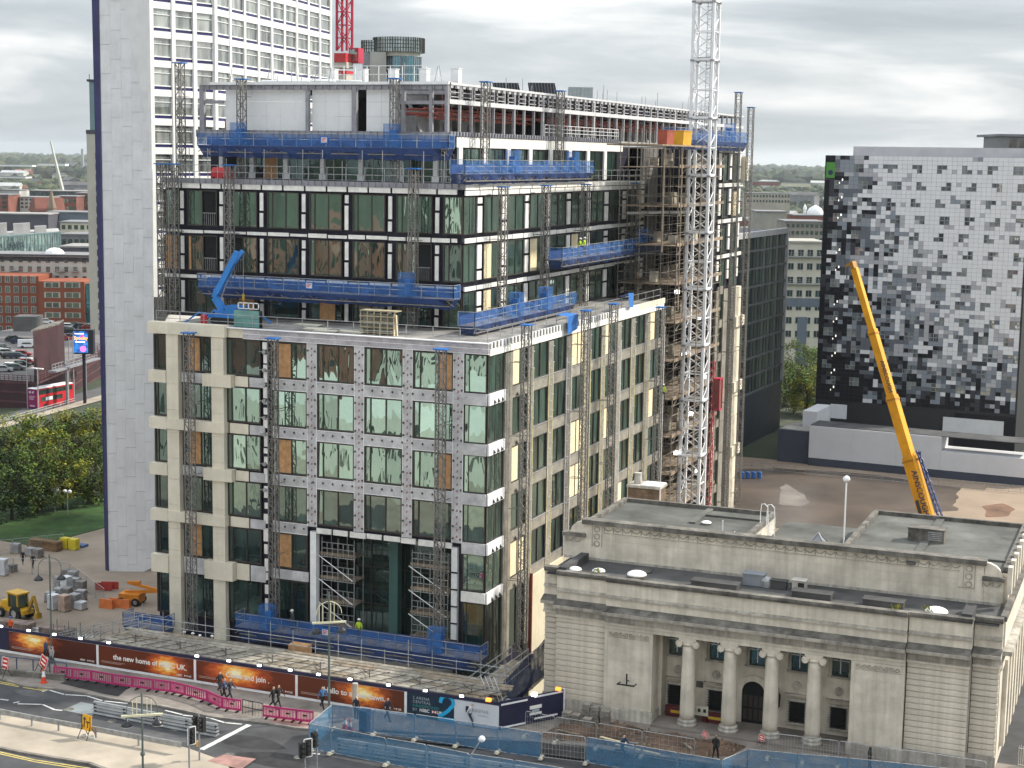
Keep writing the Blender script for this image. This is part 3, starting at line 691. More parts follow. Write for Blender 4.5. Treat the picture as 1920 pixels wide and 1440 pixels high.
def row_boards(ax, a0, a1, z0, z1, pl, lmin, lmax, gap=.16, jag=0.0, d0=.1, d1=.22):
 a = a0
 while a < a1 - .3:
  l_ = rw.uniform(lmin, lmax); e_ = min(a + l_, a1)
  board(ax, a, e_ - gap, z0 + rw.uniform(0, jag), z1 - rw.uniform(0, jag), pl, white_ins, d0, d1); a = e_
row_boards('x', -36.5, -7.0, 36.62, 37.06, YU, 2.0, 2.3, .2)
row_boards('x', -36.5, -7.0, 32.55, 32.95, YU, 1.7, 2.4, .17, .1)
row_boards('x', -36.5, -7.0, 28.5, 28.88, YU, 1.7, 2.4, .17, .1)
mb = MB(); mb.box(-36.8, -6.6, YU - .12, YU + .2, 37.1, 37.52); part('edge_beam', mb, steel, HB)
mb = MB()
for i in range(46): mb.box(-36.6 + i * .655, -36.52 + i * .655, YU - .26, YU - .12, 37.1, 37.52)
mb.box(-36.8, -6.6, YU - .27, YU - .12, 37.06, 37.1); part('beam_stiffener', mb, steel, HB, stuff=True)
RU = [(14.25, 18.1), (19.82, 23.6), (25.13, 29.2), (30.53, 34.7), (36.29, 40.5), (42.14, 46.0), (47.86, 52.0), (53.77, 58.6)]
for r_, zt in enumerate(ZU):
 zb = zt - HU if r_ < 2 else 25.25
 window('y', 10.05, 12.6, zb, zt, XU, (.5,), g_side, fr=.08, depth=.06)
 for i, (a, b_) in enumerate(RU):
  bo = {(1, 0): (0,), (1, 2): (0,), (1, 4): (0,), (2, 0): (0,)}.get((r_, i), ())
  window('y', a, b_, zb, zt, XU, (.5,), g_side, boards=bo, fr=.1, depth=.1)
 pe = [12.6] + [b_ for a, b_ in RU]; ps = [a for a, b_ in RU] + [60]
 for e_, s2 in zip(pe, ps):
  cut = rw.choice((.3, .55, .7, .78)); h = zt - zb; c2 = e_ + .1; d2 = e_ + (s2 - e_) * .62
  board('y', c2, d2, zb + .1, zb + h * cut - .12, XU, white_ins, .1, .2); board('y', c2, d2, zb + h * cut + .1, zt - .1, XU, white_ins, .1, .2)
for z0, z1, j in ((36.55, 36.95, 0), (37.02, 37.42, 0), (32.5, 32.95, .05), (28.45, 28.85, .05)): row_boards('y', 10.05, 60, z0, z1, XU, 2.4, 3.4, .2, j)

# third storey set back, then the plant storey --------------------------------------
Y3, X3 = 15.8, -10.2
Z3 = (37.5, 40.9)
xs = [-33.9, -30.6, -27.0, -23.2, -19.3, -15.4, -11.9, -10.25]
for i, (a, b_) in enumerate(zip(xs, xs[1:])):
 bo, ml = (), (.25, .62)
 if i == 0: ml, bo = (.55,), ()
 if i == 1: ml, bo = (.3, .75), (1,)
 window('x', a + .22, b_ - .22, Z3[0], Z3[1], Y3, ml, g_dark, steel_l, fr=.06, boards=bo, opens=(0,) if i == 0 else (), depth=.1)
 board('x', a - .2, a + .2, Z3[0] + .5, Z3[1], Y3, white_p, .12, .3, 'white_column'); board('x', a - .34, a + .34, Z3[0], Z3[0] + .5, Y3, white_p, .12, .26, 'column_foot')
ys = [16.2 + i * 5.6 for i in range(9)]
for a, b_ in zip(ys, ys[1:]):
 window('y', a + 1.3, b_ - .5, 37.6, 40.55, X3, (.5,), g_side, frame_b, fr=.1, depth=.1); board('y', a, a + .8, 37.5, 40.6, X3, white_p, .1, .3, 'white_column')
row_boards('y', 15.9, 62, 40.6, 41.5, X3, 5.5, 6.5, .08); 
mb = MB(); mb.box(-36.0, X3 + .1, 14.6, 100, 41.55, 41.75); part('plant_deck', mb, concrete, HB)
mb = MB(); mb.box(-35.9, X3 + .1, 14.45, 14.6, 41.25, 41.9); mb.box(X3 + .1, X3 + .25, 14.6, 60, 41.55, 41.95)
for i in range(38): mb.box(-35.6 + i * .66, -35.52 + i * .66, 14.3, 14.45, 41.25, 41.9)
for i in range(70): mb.box(X3 + .25, X3 + .38, 15 + i * .66, 15.08 + i * .66, 41.55, 41.95)
part('deck_edge', mb, steel, HB, stuff=True)
YP, XP, ZP = 15.0, -10.5, 46.2
def I_beam(mb, p, q, w, h): mb.bar(p, q, w, h)
pxs = [-35.6, -27.9 + .0, -24.2, -20.35, -16.4, -13.0, -10.6]
for x in (-35.4, -24.3, -19.5, -15.3, -14.7, -12.0, XP):
 mb = MB(); w = .34 if x in (-35.4, -19.5) else .22; mb.box(x - w, x + w * .4, YP - .16, YP + .2, 41.75, 45.9); part('steel_column', mb, steel, HB)
pan = ((-33.2, -24.5), (-24.1, -20.0), (-18.6, -15.6))
for a, b_ in pan:
 n_ = max(2, round((b_ - a) / 1.5)); 
 for i in range(n_):
  for z0, z1 in ((41.8, 43.2), (43.2, 44.5), (44.5, 45.6)):
   mb = MB(); w = (b_ - a) / n_; mb.box(a + i * w + .006, a + (i + 1) * w - .006, YP + .32, YP + .4, z0 + .006, z1 - .006); part('white_panel', mb, mat('white_cladding', (0.70, 0.71, 0.73), .6, .03, .4), HB)
mb = MB(); mb.box(-35.7, XP, YP - .1, YP + .15, 45.55, 45.95); mb.box(-35.7, -33.2, YP - .1, YP + .1, 44.3, 44.6); mb.box(-15.5, XP, YP - .1, YP + .1, 44.3, 44.6); part('top_beam', mb, steel, HB)
mb = MB()
for i in range(34): mb.box(-35.5 + i * .74, -35.4 + i * .74, YP - .22, YP - .1, 45.55, 45.95)
mb.box(-35.7, XP, YP - .24, YP - .1, 45.95, 46.0); part('beam_stiffener', mb, steel, HB, stuff=True)
mb = MB(); mb.box(-34.5, XP + .2, YP - .3, YP + .25, 46.0, 46.25); part('roof_rail_beam', mb, white_p, HB)
YE = 118
yc = 15.0; k = 0
while yc < YE:
 mb = MB(); w = .3 if k % 3 == 0 else .12
 mb.box(XP - .1, XP + .14, yc - w, yc + w * .3, 41.75, 45.9); part('steel_column', mb, steel_l if k % 2 else steel, HB); yc += 2.55; k += 1
mb = MB(); mb.box(XP - .08, XP + .2, 15, YE, 46.0, 46.2); mb.box(XP - .08, XP + .2, 15, YE, 44.35, 44.75); part('top_beam', mb, mat('pale_beam', (0.58, 0.58, 0.60), .5, .1, 1), HB)
mb = MB()
for i in range(68):
 y_ = 15.3 + i * 1.33; mb.box(XP - .05, XP + .15, y_, y_ + .55, 45.72, 46.0)
 if i % 2 == 0: mb.box(XP + .0, XP + .1, y_, y_ + 1.9, 44.95, 45.02); mb.box(XP, XP + .1, y_, y_ + 1.9, 45.35, 45.42); mb.box(XP, XP + .1, y_, y_ + .1, 44.75, 45.7)
part('roof_bracket', mb, steel_l, HB, stuff=True)
mb = MB()
for dz, dx, w in ((43.55, -1.0, .30), (43.15, -1.8, .24), (43.95, -2.2, .24), (43.3, -2.9, .2)): mb.bar((XP + dx, 14.9, dz), (XP + dx, YE, dz), w, n=8)
mb.bar((-15.4, 15.9, 43.5), (XP - .6, 15.9, 43.5), .3, n=8); mb.bar((-15.4, 16.5, 43.9), (XP - .6, 16.5, 43.9), .22, n=8); part('red_pipe', mb, redpipe, HB)
mb = MB()
for i in range(46):
 y_ = 16 + i * 1.95; mb.bar((XP - 1.0, y_, 43.55), (XP - 1.0, y_ + .12, 43.55), .44, n=8); mb.bar((XP - 1.8, y_ + .6, 43.15), (XP - 1.8, y_ + .72, 43.15), .38, n=8); mb.bar((XP - 1.0, y_ + .06, 43.6), (XP - 1.0, y_ + .06, 45.2), .05)
part('pipe_coupling', mb, mat('red_coupling', (.34, .09, .07), .5, .2, 2), HB, stuff=True)
mb = MB()
for i in range(18):
 y_ = 17 + i * 5.0; h = rw.uniform(1.6, 3.0); mb.box(XP - 7.0, XP - 4.0, y_, y_ + rw.uniform(2, 4.2), 41.75, 41.75 + h)
 mb.box(XP - 6.5, XP - 3.4, y_ + 1, y_ + 2, 44.4, 45.2)
part('plant_machinery', mb, mat('plant_grey', (.30, .30, .31), .6, .25, .4), HB, stuff=True)
mb = MB(); mb.box(XP - 9.0, XP - 8.6, 18, YE, 41.75, 45.9); mb.box(-35, XP - .5, 40, 40.4, 41.75, 45.9); part('inner_wall', mb, dark_in, HB)
mb = MB(); mb.box(-35.5, XP - .4, 17.5, YE, 45.85, 46.0); part('roof_deck', mb, roofing, HB)
mb = MB()
for i in range(16):
 y_ = 17 + i * 5.6; mb.bar((XP - 3.5, y_, 41.8), (XP - 6.0, y_ + 1.5, 45.8), .25); mb.bar((XP - .2, y_, 45.4), (XP - 8, y_, 45.4), .2, .35)
mb.bar((-32.6, 17.5, 41.8), (-34.4, 17.5, 44.9), .3); part('steel_brace', mb, steel, HB, stuff=True)
mb = MB()          # roof-edge rails, stray poles
def railrun(mb, p, q, h=1.05, n=None, w=.045, rails=(1.0, .5)):
 p = Vector(p); q = Vector(q); n = n or max(1, round((q - p).length / 2.4))
 for i in range(n + 1): c_ = p.lerp(q, i / n); mb.bar(c_, c_ + Vector((0, 0, h)), w)
 for r_ in rails: mb.bar(p + Vector((0, 0, h * r_)), q + Vector((0, 0, h * r_)), w)
railrun(mb, (-26, YP + 1.2, 46.2), (-12, YP + 1.2, 46.2), 1.5, 12, .05); part('roof_rail', mb, white_p, HB)
mb = MB(); ra = random.Random(2)
for i in range(40):
 if i % 2: x, y = ra.uniform(-34, -10), YP + ra.uniform(0, 2)
 else: x, y = XP - .1, ra.uniform(15, 100)
 a = ra.uniform(-.4, .4) if i % 4 == 1 else 0; mb.bar((x, y, 46), (x + a, y, 46 + ra.uniform(.8, 1.9)), .05)
part('upright_pole', mb, galv, HB, stuff=True)
# terrace and roof guard rails
mb = MB(); railrun(mb, (-31, .6, 25.2), (-.3, .6, 25.2), 1.25, 13); part('front_guard_rail', mb, galv, HB)
mb = MB(); railrun(mb, (-.4, .8, 25.2), (-.4, 46.8, 25.2), 1.25, 18); part('side_guard_rail', mb, galv, HB)
mb = MB(); railrun(mb, (-36.6, 10.4, 37.5), (-6.9, 10.4, 37.5), 1.2, 16, rails=(1.0, .5)); 
for i in range(16): mb.bar((-36 + i * 1.95, 10.5, 37.4), (-36 + i * 1.95, 10.5, 37.4 + (1.9 if i % 3 == 0 else 2.8)), .05)
part('upper_guard_rail', mb, galv, HB)
mb = MB(); railrun(mb, (-7.1, 10.5, 37.45), (-7.1, 60, 37.45), 1.15, 24); part('upper_side_guard_rail', mb, galv, HB)
mb = MB(); railrun(mb, (X3 + .3, 37, 41.95), (X3 + .3, 60, 41.95), 1.1, 18, rails=(1, .66, .33)); part('plant_guard_rail', mb, white_p, HB)
# the far wing beyond the recess, flush with the lower face
XF = 0.0
for (a, b_, k) in ((66.6, 67.4, 1), (71.2, 72.0, 1), (75.6, 76.3, 1)):
 for z0 in (37.6, 33.5, 29.4, 26.0):
  h = 3.0 if z0 > 27 else 2.2; board('y', a, b_, z0, z0 + h * .45, XF, white_ins, .05, .2); board('y', a, b_, z0 + h * .52, z0 + h, XF, white_ins, .05, .2)
for z0 in (37.35, 33.2, 29.1, 25.1): window('y', 68.6, 70.9, z0, z0 + 3.1, XF - .05, (), g_side, fr=.1); window('y', 73.2, 75.4, z0, z0 + 3.1, XF - .05, (), g_side, fr=.1, boards=(0,) if z0 == 33.2 else ())
for z0 in (40.7, 36.75, 32.6, 28.5): row_boards('y', 66.5, 77.6, z0, z0 + .42, XF, 1.8, 2.4, .12)
board('y', 76.4, 77.9, 37.4, 40.3, XF, stone, .05, .7, 'stone_panel')
for k in range(7):
 z0 = 24.3 - k * 3.95
 window('y', 67.6, 70.0, z0 - 3.0, z0, XF - .05, (.5,), g_side, fr=.1, boards=(0,) if k in (0, 2) else ()); window('y', 72.2, 73.8, z0 - 3.0, z0, XF - .05, (), g_dark, fr=.1)
 board('y', 70.2, 72.0, z0 - 3.4, z0 + .5, XF, foil_side, .05, .2, 'foil_panel'); board('y', 66.5, 67.5, z0 - 3.4, z0 + .5, XF, stone if k > 3 else foil_side, .05, .3, 'stone_panel')
 board('y', 74.1, 77.0, z0 - 3.35, z0 + .48, XF, stone, .05, .55 if k % 2 else .62, 'stone_panel'); 
 if k in (1, 3, 5): board('y', 73.6, 77.5, z0 - .3, z0 + .9, XF, stone, .5, .95, 'stone_panel')
 board('y', 67.6, 70.0, z0, z0 + .9, XF, foil_side, .02, .12, 'foil_panel')
# ------------------------------------------------------------------ the stone bank with the columned porch
BK = thing('stone_bank', (24, 2, 0), 'weathered pale stone classical bank with four columns, rusticated walls and a dark flat roof', 'building')
def bbox(name, x0, x1, y0, y1, z0, z1, mtl=None, **k):
 mb = MB(); mb.box(x0, x1, y0, y1, z0, z1); return part(name, mb, mtl or limest, BK, **k)
mb = MB(); mb.box(8.4, 17.0, -7.4, 7.7, -9, 9.85); mb.box(30.5, 40.2, -7.4, 12.5, -9, 9.85); mb.box(17.0, 30.5, -6.2, 7.7, -9, 9.85); mb.box(17.0, 30.5, -8.7, -6.2, 7.0, 9.85)
mb.box(8.8, 21.4, -2.75, 7.7, 9.8, 12.2); mb.box(28.4, 40.0, -2.75, 12.4, 9.8, 12.2); mb.box(21.4, 28.4, -2.75, -.8, 9.8, 12.2)
part('wall', mb, limest, BK)
bbox('porch_floor', 16.9, 30.6, -9.6, -6.2, 0.0, 0.26, paving)
# rusticated bays, one object a course
rq = random.Random(4)
def courses(x0, x1, yf, z0=.95, z1=7.05, n=15):
 h = (z1 - z0) / n
 me = MB(); w = x1 - x0
 me.hexa([(0, 0, 0), (w, 0, 0), (w, .3, 0), (0, .3, 0), (0, -.012, h - .09), (w, -.012, h - .09), (w, .3, h - .09), (0, .3, h - .09)])
 me.hexa([(0, -.012, h - .09), (w, -.012, h - .09), (w, .3, h - .09), (0, .3, h - .09), (0, .07, h - .05), (w, .07, h - .05), (w, .3, h - .05), (0, .3, h - .05)])
 data = me.mesh('stone_course', limest)
 for i in range(n): inst('stone_course', data, BK, (x0 - 24, yf - 2 + rq.uniform(-.006, .006), z0 + i * h))
 bbox('plinth', x0 - .06, x1 + .06, yf - .12, yf + .3, 0, .93, limest_m)
courses(9.35, 13.1, -8.65); courses(34.35, 38.35, -8.65); courses(8.1, 9.3, -7.75); courses(38.45, 40.15, -7.75)
bbox('backing', 9.3, 13.12, -8.55, -7.3, 0, 7.2, limest_m); bbox('backing', 34.3, 38.4, -8.55, -7.3, 0, 7.2, limest_m)
# the two broad piers
for x0, x1 in ((13.15, 16.75), (30.7, 34.25)):
 xm = (x0 + x1) / 2
 for z0, z1 in ((.95, 2.1), (2.1, 3.25), (3.25, 4.4), (4.4, 5.45), (5.45, 6.66)):
  bbox('pier_stone', x0 + .25, x1 - .25, -8.98, -6.2, z0 + .004, z1 - .004)
 bbox('pier_margin', x0, x0 + .25, -9.02, -6.2, .95, 6.66); bbox('pier_margin', x1 - .25, x1, -9.02, -6.2, .95, 6.66)
 bbox('plinth', x0 - .12, x1 + .12, -9.15, -6.2, 0, .93, limest_m)
 mb = MB(); n_ = 8
 for i in range(n_):             # scrolling carved frieze
  cx = x0 + .3 + (x1 - x0 - .6) * (i + .5) / n_; pts = []
  for k in range(9):
   a = k * .85 * (1 if i % 2 else -1) + (math.pi if i % 2 else 0); r_ = .19 * (1 - k / 11); pts.append((cx + r_ * math.cos(a), -9.02, 6.38 + r_ * math.sin(a)))
  mb.path(pts, .07, 5)
 mb.box(x0 + .26, x1 - .26, -9.01, -8.9, 6.1, 6.14); part('carved_frieze', mb, limest_m, BK, stuff=True)
# ionic columns
def column(x, y):
 c_ = inst('column', None, BK, (x - 24, y - 2, 0)); 
 mb = MB(); prof = []
 for k in range(13):
  t = k / 12; r_ = .53 - .085 * t ** 1.6; prof.append((r_, .75 + t * 5.35))
 mb.lathe(prof, n=28); part('shaft', mb, limest, c_, local=True, smooth=True)
 mb = MB(); mb.lathe([(.72, .26), (.72, .42), (.66, .47), (.62, .52), (.68, .58), (.66, .66), (.56, .75)], n=24); part('base', mb, limest_m, c_, local=True, smooth=True)
 mb = MB(); mb.box(-.62, .62, -.52, .52, 6.46, 6.68); mb.lathe([(.46, 6.05), (.55, 6.2), (.5, 6.35)], n=20)
 for sx in (-1, 1):
  mb.bar((sx * .60, -.52, 6.26), (sx * .60, .52, 6.26), .5, n=14); mb.bar((sx * .60, -.56, 6.26), (sx * .60, .56, 6.26), .28, n=10)
  pts = [(sx * .60 + .19 * (1 - k / 12) * math.cos(k * .9) * sx, -.54, 6.26 + .19 * (1 - k / 12) * math.sin(k * .9)) for k in range(11)]; mb.path(pts, .05, 5)
 mb.box(-.6, .6, -.5, -.44, 6.34, 6.47); part('capital', mb, limest, c_, local=True)
for x in (19.25, 22.25, 25.2, 28.15): column(x, -8.45)
# porch wall: windows, roundels, door
def pwindow(xc, z0, z1, w, grille):
 mb = MB(); y = -6.2
 for a, b_, c_, d_ in ((xc - w / 2 - .22, xc - w / 2, z0 - .2, z1 + .2), (xc + w / 2, xc + w / 2 + .22, z0 - .2, z1 + .2)): mb.box(a, b_, y - .14, y, c_, d_)
 mb.box(xc - w / 2, xc + w / 2, y - .14, y, z1, z1 + .2); mb.box(xc - w / 2 - .3, xc + w / 2 + .3, y - .22, y, z0 - .34, z0 - .2)
 if grille: mb.box(xc - w / 2 - .4, xc + w / 2 + .4, y - .3, y, z1 + .45, z1 + .58)
 o = part('window', mb, limest_m, BK)
 b2 = MB(); b2.box(xc - w / 2, xc + w / 2, y - .02, y + .0, z0 - .2, z1); part('pane', b2, g_dark if not grille else dark_in, o)
 b2 = MB()
 if grille:
  for k in range(7): t = xc - w / 2 + w * k / 6; b2.box(t - .015, t + .015, y - .2, y - .17, z0 - .2, z1)
  for k in range(9): t = z0 - .2 + (z1 - z0 + .2) * k / 8; b2.box(xc - w / 2 - .1, xc + w / 2 + .1, y - .21, y - .16, t - .015, t + .015)
  part('grille', b2, black_r, o)
 else:
  b2.box(xc - .03, xc + .03, y - .06, y - .02, z0, z1); b2.box(xc - w / 2, xc + w / 2, y - .06, y - .02, z0 + .9, z0 + .95); part('glazing_bar', b2, white_p, o)
for x in (17.75, 20.75, 23.65, 26.65, 29.5): pwindow(x, 4.75, 6.3, 1.15, False)
for x in (17.75, 20.75, 26.6, 29.5): pwindow(x, 1.0, 2.3, 1.05, True)
for x in (17.85, 20.7, 26.5, 29.45):
 mb = MB(); mb.bar((x, -6.2, 3.45), (x, -6.34, 3.45), .62, n=14); mb.bar((x, -6.3, 3.45), (x, -6.42, 3.45), .3, n=8); part('roundel', mb, limest_m, BK)
bbox('plaque', 19.25, 19.75, -6.28, -6.2, 2.35, 2.8, limest_d)
mb = MB(); xc = 23.45
for i in range(13):
 a0, a1 = math.pi * i / 13, math.pi * (i + 1) / 13
 p = [(xc + r_ * math.cos(a), z_, 2.55 + r_ * math.sin(a)) for r_ in (.82, 1.25) for a in (a0, a1) for z_ in (-6.2, -6.38)]
 mb.hexa([p[0], p[1], p[5], p[4], p[2], p[3], p[7], p[6]])
for sx in (-1, 1):
 for k in range(4): mb.box(xc + sx * .82, xc + sx * 1.25, -6.38, -6.2, .26 + k * .575, .82 + k * .575)
do = part('doorway', mb, limest, BK)
mb = MB(); pts = [(xc - .82, -6.22, .26), (xc + .82, -6.22, .26), (xc + .82, -6.22, 2.55)] + [(xc + .82 * math.cos(math.pi * i / 12), -6.22, 2.55 + .82 * math.sin(math.pi * i / 12)) for i in range(1, 12)] + [(xc - .82, -6.22, 2.55)]
mb.face(pts); part('door', mb, dark_in, do)
mb = MB()
for k in range(4): mb.box(xc - .72 + k * .38, xc - .44 + k * .38, -6.27, -6.23, .5, 1.3); mb.box(xc - .72 + k * .38, xc - .44 + k * .38, -6.27, -6.23, 1.45, 2.3)
part('door_panel', mb, frame_b, do, stuff=True)
for x in (22.0 + 3.25,):
 mb = MB(); mb.lathe([(.02, 1.2), (.16, 1.5), (.2, 2.3), (.08, 2.5), (.03, 2.9)], (x, -6.5, .4), 6); mb.bar((x, -6.5, 3.1), (x, -6.2, 3.1), .05); part('wall_lantern', mb, black_r, BK)
mb = MB(); mb.bar((15.05, -9.02, 3.05), (15.05, -9.5, 3.2), .07); mb.bar((15.05, -9.5, 2.9), (15.05, -9.5, 3.7), .09); mb.bar((14.4, -9.75, 2.95), (15.7, -9.75, 2.95), .09); mb.bar((14.45, -9.1, 2.9), (14.45, -9.75, 2.95), .06); mb.bar((15.65, -9.1, 2.9), (15.65, -9.75, 2.95), .06)
part('flag_bracket', mb, black_r, BK)
# entablature: every band its own length of stone, stepping back at the wings
def entab(x0, x1, yf, arch=True, yb=-4.4):
 n_ = max(1, round((x1 - x0) / 2.6)); X = [x0 + (x1 - x0) * i / n_ for i in range(n_ + 1)]
 bands = [('architrave', 6.68 if arch else 7.0, 7.0, 0, limest), ('moulding', 7.0, 7.12, .10, limest), ('moulding', 7.12, 7.2, .02, limest_m), ('frieze', 7.2, 7.66, -.06, limest_m), ('dentil_band', 7.66, 7.78, .1, limest_m),
             ('blocking_course', 8.3, 8.9, -.14, limest), ('moulding', 8.9, 9.02, .04, limest_m), ('moulding', 9.02, 9.12, -.06, limest_m), ('blocking_course', 9.12, 10.05, -.14, limest)]
 for nm, z0, z1, pr_, mt in bands:
  for a, b_ in zip(X, X[1:]): bbox(nm, a + .004, b_ - .004, yf - pr_, -7.3, z0, z1, mt)
 for a, b_ in zip(X, X[1:]):
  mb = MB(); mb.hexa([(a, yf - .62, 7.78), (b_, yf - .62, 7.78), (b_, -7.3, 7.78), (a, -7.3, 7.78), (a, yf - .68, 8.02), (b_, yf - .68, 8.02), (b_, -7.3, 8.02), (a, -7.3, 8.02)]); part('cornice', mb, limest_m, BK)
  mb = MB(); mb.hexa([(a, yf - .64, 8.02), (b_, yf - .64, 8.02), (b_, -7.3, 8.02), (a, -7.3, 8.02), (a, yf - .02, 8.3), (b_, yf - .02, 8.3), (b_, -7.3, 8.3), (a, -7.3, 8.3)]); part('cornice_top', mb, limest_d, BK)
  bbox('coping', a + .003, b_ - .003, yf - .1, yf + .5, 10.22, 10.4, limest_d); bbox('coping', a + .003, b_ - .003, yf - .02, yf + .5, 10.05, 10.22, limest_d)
 mb = MB(); i = x0 + .1
 while i < x1 - .1: mb.box(i, i + .1, yf - .2, yf - .1, 7.66, 7.77); i += .2
 part('dentil', mb, limest_m, BK, stuff=True)
entab(13.15, 34.25, -9.0); entab(9.3, 13.1, -8.72, False); entab(34.3, 38.4, -8.72, False); entab(8.0, 9.26, -7.85, False); entab(38.44, 40.25, -7.85, False)
# right flank, lit by the sun: pilasters and bands
for z0, z1, pr_, mt in ((6.7, 7.2, .05, limest), (7.2, 7.7, .0, limest_m), (7.75, 8.05, .6, limest_m), (8.3, 10.05, .1, limest), (10.05, 10.4, .15, limest_d)):
 bbox('side_band', 40.0, 40.25 + pr_, -7.2, 12.6, z0, z1, mt)
for k in range(8):
 bbox('pilaster', 40.2, 40.5, -5.4 + k * 2.3, -4.5 + k * 2.3, .9, 6.95); bbox('upper_pilaster', 40.0, 40.3, -3.8 + k * 2.1, -3.1 + k * 2.1, 11.0, 12.9)
mb = MB()
for k in range(8): mb.box(40.2, 40.28, -4.1 + k * 2.3, -3.4 + k * 2.3, 1.6, 4.2)
part('side_window', mb, g_dark, BK, stuff=True)
# front roof strip and the attic wall with garlands
bbox('front_roof', 8.3, 40.0, -8.2, -3.1, 9.93, 9.99, roofing)
bbox('roof_kerb', 9.3, 9.9, -8.3, -3.5, 9.99, 10.57, roofing); bbox('roof_kerb', 37.6, 38.3, -8.3, -5.6, 9.99, 10.57, roofing)
X = [9.4 + 29.0 * i / 12 for i in range(13)]
for z0, z1 in ((10.17, 10.87), (10.87, 11.57), (11.57, 12.02), (12.02, 12.72)):
 for i, (a, b_) in enumerate(zip(X, X[1:])):
  o_ = .6 if (z0 * 10) % 14 < 7 else 0
  bbox('attic_stone', a + .003, b_ - .003, -3.1 + rq.uniform(-.006, .006), -2.7, z0 + .003, z1 - .003)
for x0, x1 in ((7.75, 9.4), (38.4, 39.7)):
 for z0, z1 in ((10.17, 10.87), (10.87, 11.67)): bbox('attic_stone', x0, x1, -3.05, -2.7, z0, z1)
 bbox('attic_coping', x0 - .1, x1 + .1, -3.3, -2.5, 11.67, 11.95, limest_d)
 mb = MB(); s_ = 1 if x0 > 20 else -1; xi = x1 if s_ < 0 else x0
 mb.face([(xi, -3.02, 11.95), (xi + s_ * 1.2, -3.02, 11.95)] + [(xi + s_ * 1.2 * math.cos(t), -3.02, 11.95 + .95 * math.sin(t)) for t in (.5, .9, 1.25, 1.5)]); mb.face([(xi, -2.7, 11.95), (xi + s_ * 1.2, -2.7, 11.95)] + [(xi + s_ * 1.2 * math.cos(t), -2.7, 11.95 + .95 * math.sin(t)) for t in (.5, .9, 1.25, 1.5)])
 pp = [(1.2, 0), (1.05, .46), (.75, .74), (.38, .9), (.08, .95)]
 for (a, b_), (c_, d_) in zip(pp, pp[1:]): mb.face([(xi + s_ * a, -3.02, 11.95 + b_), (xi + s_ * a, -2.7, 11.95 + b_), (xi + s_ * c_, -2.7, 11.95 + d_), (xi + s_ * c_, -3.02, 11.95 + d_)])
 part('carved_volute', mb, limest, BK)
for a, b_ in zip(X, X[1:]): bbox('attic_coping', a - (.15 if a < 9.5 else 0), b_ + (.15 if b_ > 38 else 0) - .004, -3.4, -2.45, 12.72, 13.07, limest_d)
bbox('flashing', 7.8, 39.6, -3.2, -3.02, 9.99, 10.17, MATS['grey_weathered_stone'])
mb = MB()
def garland(x, z, w=.33):
 pts = [(x + w * t, -3.13, z - .2 * (1 - t * t)) for t in (-1, -.66, -.33, 0, .33, .66, 1)]; mb.path(pts, .085, 5); mb.bar((x - w, -3.13, z - .32), (x - w, -3.13, z + .06), .07, n=5)
x = 11.27
while x < 36.6: garland(x, 12.53); x += .72
for x in (8.2, 8.85): garland(x, 11.52, .28)
for x in (38.6, 39.25): garland(x, 11.52, .28)
for x0 in (9.87, 36.9):
 for z_ in (12.37, 11.82, 11.27): mb.path([(x0 + .5 + .22 * math.cos(t), -3.13, z_ + .2 * math.sin(t)) for t in [k * .7 for k in range(10)]], .06, 4)
 for a in (x0 + .14, x0 + .9): mb.box(a - .025, a + .025, -3.14, -3.08, 11.02, 12.62)
mb.box(10.87, 36.8, -3.14, -3.08, 12.11, 12.15); mb.box(x0 - .2, x0 + .9, -3.14, -3.08, 11., 11.04)
part('garland_relief', mb, limest_m, BK, stuff=True)
# upper roofs with the court between them
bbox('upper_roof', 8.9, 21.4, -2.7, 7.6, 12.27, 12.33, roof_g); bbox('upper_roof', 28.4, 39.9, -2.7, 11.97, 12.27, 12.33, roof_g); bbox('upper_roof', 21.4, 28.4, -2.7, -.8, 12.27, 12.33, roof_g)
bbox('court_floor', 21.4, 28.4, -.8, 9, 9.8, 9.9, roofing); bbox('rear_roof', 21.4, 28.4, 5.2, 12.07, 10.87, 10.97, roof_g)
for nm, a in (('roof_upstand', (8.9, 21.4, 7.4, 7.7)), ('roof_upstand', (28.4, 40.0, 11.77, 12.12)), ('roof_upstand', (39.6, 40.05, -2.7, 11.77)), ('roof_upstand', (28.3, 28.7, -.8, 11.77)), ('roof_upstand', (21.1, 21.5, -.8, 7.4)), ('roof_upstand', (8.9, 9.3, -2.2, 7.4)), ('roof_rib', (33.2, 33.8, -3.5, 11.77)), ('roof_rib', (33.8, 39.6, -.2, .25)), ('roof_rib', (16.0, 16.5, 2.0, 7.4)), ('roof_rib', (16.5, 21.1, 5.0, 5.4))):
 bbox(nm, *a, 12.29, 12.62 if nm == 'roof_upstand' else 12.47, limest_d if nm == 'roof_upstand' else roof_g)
mb = MB(); bx = ((24.0, -.3, 9.9), (28.0, .2, 9.9), (27.8, 4.4, 9.9), (24.2, 4.2, 9.9)); apx = (25.9, 2.2, 12.57)
for i in range(4): mb.face([bx[i], bx[(i + 1) % 4], apx])
for i in range(4): mb.bar(bx[i], apx, .12)
part('pyramid_rooflight', mb, mat('grey_glazed_roof', (.24, .25, .27), .35, .1, .6), BK)
def unit(name, x, y, w, d, h, label, zb=12.33, mtl=None, rz=0):
 mb = MB(); mb.box(-w / 2, w / 2, -d / 2, d / 2, 0, h); mb.box(-w / 2 - .06, w / 2 + .06, -d / 2 - .06, d / 2 + .06, h, h + .07)
 t = thing(name, (x, y, zb), label, 'roof unit', None, rz); part('casing', mb, mtl or limest_d, t, local=True); return t
